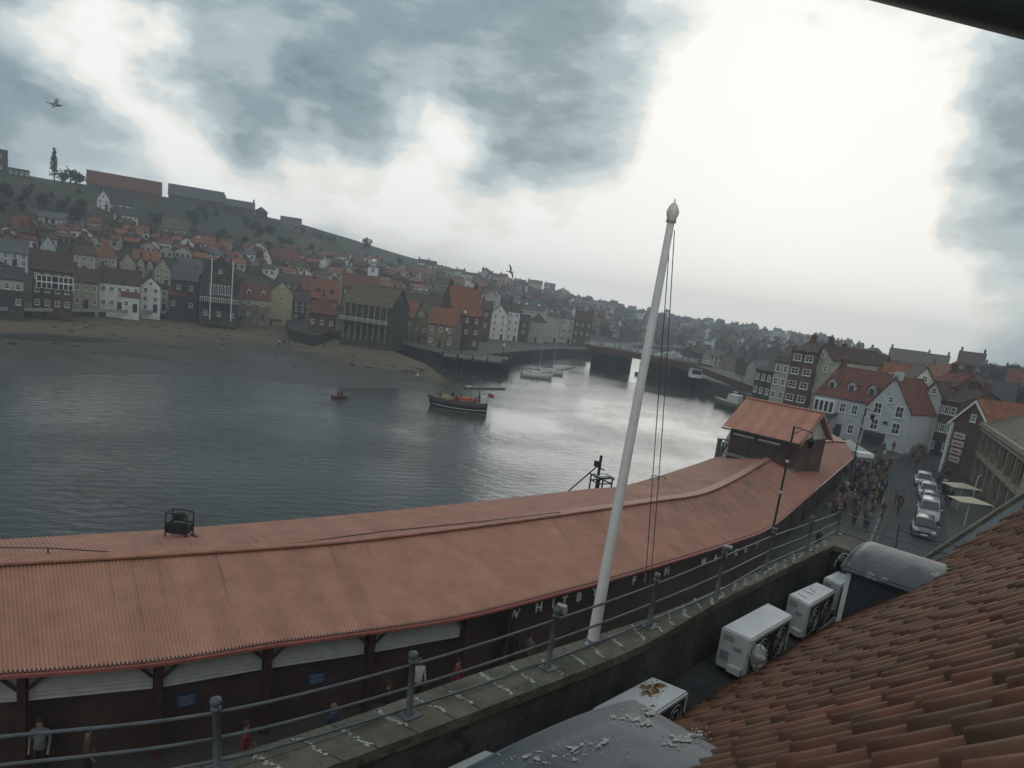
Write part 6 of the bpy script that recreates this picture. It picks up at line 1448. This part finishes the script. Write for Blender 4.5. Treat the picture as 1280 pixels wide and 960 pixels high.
# dormers
def dormer(name,lb,F0,width,back,ztop,zbase,hump,topm,cheek,edge=True,segs=12,ov=.09):
    """F0: near front corner on plan; axis goes up-slope (NN); width along D_"""
    r=thing(name,lb,'dormer',Vector((F0.x,F0.y,zbase)))
    def Q(a,u,z): return Vector((F0.x+D_.x*a+NN.x*u,F0.y+D_.y*a+NN.y*u,z))
    q=MB(); q.hexa([Q(0,0,zbase-.3),Q(width,0,zbase-.3),Q(width,back,zbase-.3),Q(0,back,zbase-.3)],[Q(0,0,ztop-.05),Q(width,0,ztop-.05),Q(width,back,ztop-.05),Q(0,back,ztop-.05)]); q.build('cheek',cheek,r)
    q=MB(); arc=[]
    for k in range(segs+1): t=k/segs; arc.append((-ov+(width+2*ov)*t, hump*(1-(2*t-1)**2)**.8))
    vs=[];fs=[]; nu_=12
    for j in range(nu_+1):
        u=-ov+(back+ov)*j/nu_
        for a,h in arc: vs.append(Q(a,u,ztop+h+.012*mnoise.noise(Vector((a*3,u*3,ztop)))))
    m=len(arc)
    for j in range(nu_):
        for k in range(m-1): i=j*m+k; fs.append((i,i+1,i+m+1,i+m))
    q.add(vs,fs,0,True)
    b0=len(q.v); vs=[Vector(v)-Vector((0,0,.09)) for v in vs]; q.add(vs,fs,0,True)
    for k in range(m-1): q.f.append((k,k+1,b0+k+1,b0+k)); q.m.append(0); q.sm.append(False)
    for j in range(nu_):
        for k in (0,m-1): i=j*m+k; q.f.append((i,i+m,b0+i+m,b0+i)); q.m.append(0); q.sm.append(False)
    ro=q.build('lead_roof',topm,r)
    q=MB(); q.tube([Q(a,-ov-.01,ztop+h-.03) for a,h in arc],.035,7); q.build('lead_roll',topm,ro)
    q=MB(); q.tube([Q(-ov-.01,-ov+(back+ov)*k/8,ztop-.05) for k in range(9)],.03,7); q.build('lead_roll',topm,ro)
    if edge: q=MB(); q.hexa([Q(-.012,-.03,zbase-.2),Q(.04,-.03,zbase-.2),Q(.04,.05,zbase-.2),Q(-.012,.05,zbase-.2)],[Q(-.012,-.03,ztop-.1),Q(.04,-.03,ztop-.1),Q(.04,.05,ztop-.1),Q(-.012,.05,ztop-.1)]); q.build('corner_board',WOODW,r)
    q=MB(); q.box(Q(width/2,-.02,(ztop+zbase)/2),(width*.8,.05,(ztop-zbase)*.7),math.atan2(D_.y,D_.x)); q.build('window',GL,r)
    return Q
DTOP=mat('streaked_lead_roof',(.10,.108,.112),.5,.3,1.5,bump=.5,bscale=3,stain=((.34,.34,.33),2.6,.585))
CHK=mat('slate_cheek',(.045,.05,.058),.7,.35,5.,bump=.3,stain=((.085,.09,.1),6,.6))
F2=at(1045,785,9.5)
dormer('dormer_window','grey dormer with a curved streaked lead roof and dark cheek standing in the tiles',F2,1.75,1.5,10.68,9.4,.28,DTOP,CHK)
Ln=mat('near_lead_sheet',(.055,.075,.09),.5,.3,1.2,bump=.3,bscale=2.5,stain=((.10,.12,.135),1.3,.6))
ZD=11.3
F1=at(805,882,ZD)-D_*3.2
Q1=dormer('dormer_window','big blue grey lead dormer roof with white droppings at the bottom of view',F1,3.2-.09,2.6,ZD,9.4,.16,Ln,CHK,edge=False)
# droppings on the near dormer, as splashes lying on the lead
def on1(px,py):           # picture point onto the curved lead
    d=ray(px,py); s=1.
    while s<12:
        p=CAM+d*s; w_=p-F1; a=w_.x*D_.x+w_.y*D_.y; t=(a+.09)/(3.2-.09+.18)
        h=.16*(max(0,1-(2*t-1)**2))**.8
        if p.z<ZD+h: return Vector((p.x,p.y,ZD+h+.004))
        s+=.01
dn=[r_ for r_ in bpy.data.objects if r_.name.startswith('dormer_window')][-1]
rnd=random.Random(14)
def splat(q,fn,cx,cy,rx,ry,ang,seed):
    n=18; vs=[fn(cx,cy)]
    if vs[0] is None: return
    for k in range(n):
        t=2*math.pi*k/n; m_=.62+.75*mnoise.noise(Vector((math.cos(t)*1.7,math.sin(t)*1.7,seed)))+.25*mnoise.noise(Vector((math.cos(t)*5,math.sin(t)*5,seed)))
        x=rx*m_*math.cos(t);y=ry*m_*math.sin(t); p=fn(cx+x*math.cos(ang)-y*math.sin(ang),cy+x*math.sin(ang)+y*math.cos(ang))
        if p is None: return
        vs.append(p)
    q.add(vs,[(0,1+k,1+(k+1)%n) for k in range(n)])
def lead_up(px,py):
    p=on1(px,py); return p+Vector((0,0,.004)) if p else None
for cx,cy,sx,sy,nn_ in ((798,903,20,5,9),(812,888,6,8,6),(778,899,12,4,5),(856,925,14,6,10),(872,918,9,5,5),(838,932,8,4,4),(664,948,26,7,8),(745,930,24,8,7),(710,946,20,7,6)):
    q=MB(); big=cx>750
    for k in range(nn_): splat(q,lead_up,rnd.gauss(cx,sx*.6),rnd.gauss(cy,sy*.6),rnd.uniform(3,9)*(1 if big else .8),rnd.uniform(1.5,4)*(1 if big else .8),rnd.uniform(-.5,.3),rnd.random()*50)
    for k in range(nn_*5): splat(q,lead_up,rnd.gauss(cx,sx*.9),rnd.gauss(cy,sy*.9),rnd.uniform(.6,1.8),rnd.uniform(.5,1.2),0,rnd.random()*50)
    if q.v: q.build('droppings',DROP,dn)
# ------------------------------------------------------------------ air conditioning units
ACM=mat('ac_white_casing',(.50,.51,.51),.5,.12,2.,stain=((.33,.33,.31),5,.64)); GRL=mat('ac_grille',(.03,.032,.035),.6,.2); RUST=mat('rust_stain',(.23,.13,.07),.9,.4,20)
def ac(lb,c4,ztop,zb,rust=False,extra=True):
    """c4: four top corners (near-left, far-left, far-right, near-right) in the picture"""
    T_=[at(*p,ztop) for p in c4]; Bt=[Vector((p.x,p.y,zb)) for p in T_]
    cen=sum(T_,Vector())/4; r=thing('air_conditioner',lb,'air conditioner',Vector((cen.x,cen.y,zb)))
    q=MB(); q.hexa(Bt,T_); bo=q.build('casing',ACM,r)
    bm=bmesh.new(); bm.from_mesh(bo.data); bmesh.ops.bevel(bm,geom=list(bm.edges),offset=.025,segments=3,affect='EDGES'); 
    for f in bm.faces: f.smooth=False
    bm.to_mesh(bo.data); bm.free()
    nl,fl_,fr,nr=T_
    def F(s,z,o=.0):    # on the narrow near face
        p=nl.lerp(nr,s); out=(nl-fl_).normalized(); return Vector((p.x,p.y,zb+(ztop-zb)*z))+out*o
    def S(s,z,o=.0):    # on the long right face
        p=nr.lerp(fr,s); out=(nr-nl).normalized(); return Vector((p.x,p.y,zb+(ztop-zb)*z))+out*o
    X=(nr-nl).normalized(); rz=math.atan2(X.y,X.x); Y=(fr-nr).normalized(); rz2=math.atan2(Y.y,Y.x)
    w=(nr-nl).length; l=(fr-nr).length; h=ztop-zb
    q=MB(); q.box(S(.5,.5,.006),(l*.8,.02,h*.78),rz2); g=q.build('fan_grille',GRL,r)
    q=MB()
    for k in range(2):
        c=S(.28+.44*k,.5,.02); 
        for rr in (.08,.15,.22,.28):
            if rr>h*.4: continue
            pts=[c+Y*rr*math.cos(t)+Vector((0,0,rr*math.sin(t))) for t in [2*math.pi*j/20 for j in range(21)]]; q.tube(pts,.005,4)
    q.build('fan_ring',ACM,g)
    for _s,_z,_w,_h in ((.62,.62,.26,.08),(.25,.35,.28,.22)):
      q=MB(); q.box(F(_s,_z,.004),(w*_w,.012,h*_h),rz); q.build('rating_label',mat('label_grey',(.22,.25,.28),.6,.2),r)
    q=MB(); 
    for k in range(3): q.box(F(.3,.86-.05*k,.004),(w*.35,.01,h*.012),rz)
    q.build('label_lines',mat('label_dark',(.1,.1,.11),.6,.1),r)
    q=MB(); q.box(F(.7,.14,.05),(w*.42,.1,h*.16),rz); q.build('valve_cover',ACM,r)
    q=MB()
    for s in (.12,.88): c=nl.lerp(nr,s).lerp(fl_.lerp(fr,s),.5); q.box((c.x,c.y,zb-.04),(.05,l*.9,.08),rz)
    q.build('foot',IRON,r)
    if rust:
        q=MB(); c=cen; lf=lambda x,y: at(x,y,ztop+.003)
        for k in range(11): splat(q,lf,rnd.gauss(817,5),rnd.gauss(862,3),rnd.uniform(4,11),rnd.uniform(2,5),rnd.uniform(-.4,.4),rnd.random()*40)
        for k in range(50): splat(q,lf,rnd.gauss(817,9),rnd.gauss(862,5),rnd.uniform(.7,2),rnd.uniform(.6,1.5),0,rnd.random()*40)
        q.build('rust_stain',RUST,r)
    return r,F,S
zt_=10.06
r1,Fa,Sa=ac('large white air conditioner box standing nearest in the gutter, twin fans facing the tiles',[(902,783),(959,753),(992,769),(940,800)],zt_,9.42)
r2,_,_=ac('smaller white air conditioner box second along the gutter, scratched lid',[(986,742),(1020,727),(1045,738),(1012,757)],zt_,9.42)
r3,_,_=ac('third air conditioner with a dark bag on its lid, half hidden by the dormer cheek',[(1030,721),(1058,708),(1078,717),(1052,732)],zt_,9.42)
r0_,_,_=ac('white air conditioner with a rust patch on its lid, behind the near lead dormer',[(740,884),(815,845),(862,864),(800,905)],9.85,9.4,rust=True)
ac('pale air conditioner corner just showing left of the near lead dormer',[(500,985),(606,936),(622,941),(540,1000)],9.85,9.4)
# scratches on lid
q=MB()
for (x0,y0,x1,y1) in ((998,742,1008,748),(1004,738,1016,743),(1012,735,1020,741)):
    q.tube([at(x0,y0,zt_+.003),at(x1,y1,zt_+.003)],.005,4)
q.build('lid_scratch',IRON,r2)
# plastic bag by first unit
c=at(948,822,9.8); q=MB(); q.ball(c,.15,0,18,12,(.8,.9,1.25),.7); tag(q.build('plastic_bag',mat('crumpled_plastic',(.42,.42,.40),.4,.3,12,bump=1,bscale=18),None,c),'crumpled whitish plastic bag beside the largest air conditioner','bag')
# pipe loop and dark thing on third unit
c=at(1052,712,zt_+.02); q=MB(); q.ball(c+Vector((0,0,.12)),.16,0,12,8,(.7,.7,1.),.5); q.ball(c+Vector((.02,-.1,.0)),.09,0,8,5,(1.3,1,.4),.4); o=tag(q.build('black_bag',mat('black_plastic',(.02,.02,.022),.35,.3),None,c),'black bag tied on the lid of the third air conditioner','bag')
q=MB(); q.tube([c+Vector((-.16*math.cos(t),0,.04+.3*math.sin(t))) for t in [math.pi*j/12 for j in range(13)]],.012,6); tag(q.build('pipe_loop',mat('pale_pipe',(.3,.3,.3),.5,.1),None,c),'thin pale looped pipe over the black bag','pipe')
# cable tray/bracket under unit 1
q=MB(); p0=at(862,868,9.55); p1=at(898,832,9.6)
for dz in (0,.12): q.tube([at(850,880,9.5+dz),at(905,842,9.5+dz)],.012,5)
q.tube([at(884,850,9.5),at(884,850,9.62)],.012,5); q.tube([at(866,868,9.5),at(866,868,9.62)],.012,5)
tag(q.build('pipe_rack',IRON,None,p0),'thin dark metal pipe rack between the two nearest air conditioners','pipe rack')
# lead valley tray near second dormer
q=MB(); P=[at(1018,792,9.5),at(1042,770,9.5),at(1062,775,9.52),at(1050,790,9.52)]
q.slab(P,-.02); q.build('valley_lead',mat('pale_lead',(.20,.225,.235)),HB_)
# black eaves gutter hanging over the camera at top right
g0=ray(1085,-42).normalized()*2.6+CAM; g1=ray(1330,4).normalized()*2.0+CAM
q=MB(); d=(g1-g0).normalized(); up=cU*.0+Vector((0,0,1)); 
q.tube([g0-d*1.0,g0,g1,g1+d*2.],[.075,.075,.075,.075],14); 
G=q.build('eaves_gutter',mat('black_gutter_plastic',(.02,.021,.02),.6,.2),None,g0); tag(G,'black eaves gutter overhead crossing the top right corner','gutter')
q=MB(); off=Vector((0,0,.09)); b=-fw*.9; q.hexa([g0-d+off,g1+d*2+off,g1+d*2+off+b,g0-d+off+b],[v+Vector((0,0,.04)) for v in (g0-d+off,g1+d*2+off,g1+d*2+off+b,g0-d+off+b)]); q.build('soffit',IRON,G)
# ------------------------------------------------------------------ people below, near the market wall
for px,py,zt,j,ps,lb,rz in ((525,826,1.7,'white','stand','person in a white top standing by the market, partly behind the ball topped post',.6),(573,826,1.7,'red','stroll','person in a dark red top walking by the market wall with blue trousers',1.2),(641,789,1.72,'black','stand','person in a dark jacket and white scarf facing up from the market wall',0.),(663,797,1.6,'tan','stand','person in an orange tan top turned away beside the dark jacketed one',2.5),(418,883,1.72,'dark blue','stand','person seen as a pale head below the railing between the two left posts',1.),(486,854,1.7,'black','stand','person in black beside the stacked bikes below the railing',2.),(50,902,1.7,'grey','stand','person in a grey top in the gloom under the left end of the market',.3),(110,914,1.65,'brown','stand','person in a brown top in the gloom under the market shutters',2.2),(308,905,1.7,'red','stroll','person in a red top walking just left of the second railing post',1.8),(1026,662,1.72,'black','stand','person in black seen between railing posts near the corner',.4),(996,690,1.7,'pink','stroll','person in a pink top seen through the railing near the corner',1.4)):
    p=at(px,py,zt); person((p.x,p.y,0),rz,ps,j,'dark blue' if j=='red' else 'black',lb,1 if px in(418,525) else 0)
# ------------------------------------------------------------------ haze, sky, sun, camera
q=MB(); q.box((120,560,30),(1400,1400,76)); HZ=q.build('haze',MATS['bark'])
hm=bpy.data.materials.new('haze_air'); hm.use_nodes=True; N=hm.node_tree.nodes; L=hm.node_tree.links; N.clear(); out=N.new('ShaderNodeOutputMaterial'); v=N.new('ShaderNodeVolumePrincipled'); v.inputs['Color'].default_value=(.84,.91,.97,1); v.inputs['Density'].default_value=.00065; v.inputs['Anisotropy'].default_value=.2; L.new(v.outputs[0],out.inputs['Volume'])
HZ.data.materials.clear(); HZ.data.materials.append(hm); tag(HZ,kind='stuff')
sc=bpy.context.scene
w=bpy.data.worlds.new('World'); sc.world=w; w.use_nodes=True; nt=w.node_tree; N=nt.nodes; L=nt.links; bg=N['Background']
sd=ray(1000,210).normalized(); sel=math.asin(sd.z); saz=math.atan2(sd.x,sd.y)
sky=N.new('ShaderNodeTexSky'); sky.sky_type='NISHITA'; sky.sun_disc=False; sky.sun_elevation=sel; sky.sun_rotation=saz; sky.air_density=1.2; sky.dust_density=2
tc=N.new('ShaderNodeTexCoord')
def mth(op,a,b=None,c=None):
    m=N.new('ShaderNodeMath'); m.operation=op
    for i,x in enumerate((a,b,c)):
        if x is None: continue
        if isinstance(x,(int,float)): m.inputs[i].default_value=x
        else: L.new(x,m.inputs[i])
    return m.outputs[0]
def vm(op,a,b):
    m=N.new('ShaderNodeVectorMath'); m.operation=op
    for i,x in enumerate((a,b)):
        if isinstance(x,tuple): m.inputs[i].default_value=x
        else: L.new(x,m.inputs[i])
    return m
# clouds live on a plane overhead: project the direction, so they stretch towards the horizon
nv=N.new('ShaderNodeTexNoise'); nv.inputs['Scale'].default_value=5.5; nv.inputs['Detail'].default_value=4; L.new(tc.outputs['Generated'],nv.inputs['Vector'])
dv=vm('SUBTRACT',nv.outputs['Color'],(.5,.5,.5)); sc_=N.new('ShaderNodeVectorMath'); sc_.operation='SCALE'; L.new(dv.outputs[0],sc_.inputs[0]); sc_.inputs['Scale'].default_value=.22
dirv0=vm('ADD',tc.outputs['Generated'],sc_.outputs[0]).outputs[0]
nn_=N.new('ShaderNodeVectorMath'); nn_.operation='NORMALIZE'; L.new(dirv0,nn_.inputs[0]); dirv=nn_.outputs[0]
acc=None
def blob(px,py,sig,wt):
    global acc
    d=ray(px,py).normalized(); dot=vm('DOT_PRODUCT',dirv,(d.x,d.y,d.z)).outputs['Value']
    e=mth('EXPONENT',mth('MULTIPLY',mth('SUBTRACT',dot,1.),1/(sig*sig))); t=mth('MULTIPLY',e,wt); acc=t if acc is None else mth('ADD',acc,t)
for dx,dy,dz,sg,wt in ((0,-.8,.6,.7,.45),(0,-.2,1,.45,.1)):  # bright patches added behind and above the viewer to lighten facing walls
    d=Vector((dx,dy,dz)).normalized(); dot=vm('DOT_PRODUCT',dirv,(d.x,d.y,d.z)).outputs['Value']; e=mth('MULTIPLY',mth('EXPONENT',mth('MULTIPLY',mth('SUBTRACT',dot,1.),1/(sg*sg))),wt); acc=e if acc is None else mth('ADD',acc,e)
for b_ in [(1000,225,.13,.9),(900,140,.10,.3),(1080,130,.10,.35),(1130,280,.09,.3),(970,340,.12,.5),(880,290,.08,.3),(1050,390,.10,.35),(860,90,.06,.2),
           (70,40,.032,.28),(110,60,.03,.36),(150,88,.03,.38),(185,122,.032,.38),(225,165,.035,.38),(270,195,.035,.34),(330,220,.04,.26),(380,245,.045,.30),
           (450,238,.045,.36),(500,228,.035,.30),(525,150,.03,.45),(555,175,.03,.28),(250,120,.04,-.16),(330,150,.05,-.20),(420,160,.05,-.16),(640,190,.05,-.14),(620,230,.04,-.08),(590,290,.07,.38),(480,300,.07,.2),(330,45,.06,.18),(300,60,.04,.1),
           (160,220,.09,.14),(250,290,.10,.2),(60,260,.1,.12),(720,330,.08,.40),(800,350,.08,.3),(650,300,.06,.2),(1060,430,.12,.35),(900,380,.1,.2),(1200,430,.08,.2),
           (380,120,.08,-.02),(720,195,.06,-.10),(790,215,.035,-.22),(790,160,.03,-.12),(680,60,.12,-.03),(0,-20,.12,-.14),(20,60,.06,-.10),(40,120,.06,-.05),
           (1275,180,.05,-.30),(1270,290,.05,-.32),(1210,325,.025,-.25),(1290,400,.08,-.12),(1250,60,.08,-.15),(1240,120,.03,-.1)]:
    blob(*b_)
nz=N.new('ShaderNodeTexNoise'); nz.inputs['Scale'].default_value=4.2; nz.inputs['Detail'].default_value=9; nz.inputs['Roughness'].default_value=.58; mp=N.new('ShaderNodeMapping'); mp.inputs['Scale'].default_value=(1,1,2.4); L.new(tc.outputs['Generated'],mp.inputs[0]); L.new(mp.outputs[0],nz.inputs['Vector'])
sp=N.new('ShaderNodeSeparateXYZ'); L.new(tc.outputs['Generated'],sp.inputs[0])
# dull overcast base; a broad bright patch is added behind the viewer
val=mth('ADD',mth('ADD',acc,.33),mth('MULTIPLY',mth('SUBTRACT',nz.outputs['Fac'],.5),.8))
nf=N.new('ShaderNodeTexNoise'); nf.inputs['Scale'].default_value=15; nf.inputs['Detail'].default_value=8; nf.inputs['Roughness'].default_value=.6; L.new(mp.outputs[0],nf.inputs['Vector'])
val=mth('ADD',val,mth('MULTIPLY',mth('SUBTRACT',nf.outputs['Fac'],.5),.5))
rp=N.new('ShaderNodeValToRGB'); cr=rp.color_ramp; cr.interpolation='EASE'
cr.elements[0].position=.0; cr.elements[0].color=(.045,.065,.08,1); cr.elements[1].position=1.; cr.elements[1].color=(.86,.87,.85,1)
for p_,c_ in ((.3,(.225,.295,.33,1)),(.5,(.37,.45,.48,1)),(.68,(.56,.62,.63,1)),(.85,(.78,.78,.74,1))): e_=cr.elements.new(p_); e_.color=c_
L.new(val,rp.inputs['Fac'])
ms=N.new('ShaderNodeMix'); ms.data_type='RGBA'; ms.inputs['Factor'].default_value=.985
sk_=N.new('ShaderNodeVectorMath'); sk_.operation='SCALE'; L.new(sky.outputs[0],sk_.inputs[0]); sk_.inputs['Scale'].default_value=1.
k10=N.new('ShaderNodeVectorMath'); k10.operation='SCALE'; L.new(rp.outputs['Color'],k10.inputs[0]); k10.inputs['Scale'].default_value=8.8
L.new(sk_.outputs[0],ms.inputs['A']); L.new(k10.outputs[0],ms.inputs['B']); L.new(ms.outputs['Result'],bg.inputs['Color']); bg.inputs['Strength'].default_value=.1
sun=bpy.data.lights.new('sun','SUN'); sun.energy=.5; sun.angle=math.radians(40); sun.color=(1,.97,.93); so=bpy.data.objects.new('sun',sun); C.objects.link(so)
se=math.radians(30); sv=Vector((math.sin(saz)*math.cos(se),math.cos(saz)*math.cos(se),math.sin(se))) 
so.rotation_euler=sd.to_track_quat('Z','Y').to_euler()
cam=bpy.data.cameras.new('camera'); co=bpy.data.objects.new('camera',cam); C.objects.link(co); sc.camera=co
M=Matrix((( cR.x,cU.x,-fw.x,CAM.x),(cR.y,cU.y,-fw.y,CAM.y),(cR.z,cU.z,-fw.z,CAM.z),(0,0,0,1))); co.matrix_world=M
cam.sensor_width=36; cam.lens=36*F/1280; cam.shift_x=0; cam.shift_y=(CY-480)/1280; cam.clip_end=5000; cam.clip_start=.05
sc.render.resolution_x=1280; sc.render.resolution_y=960
sc.view_settings.view_transform='Standard'; sc.view_settings.look='None'; sc.view_settings.exposure=.42; sc.view_settings.gamma=1.
sc.cycles.volume_bounces=1
if 'used' in globals():
    for pr in protos+[poplar]:
        if pr.name not in used:
            for ch in list(pr.children): bpy.data.objects.remove(ch)
            bpy.data.objects.remove(pr)
bpy.context.view_layer.update()
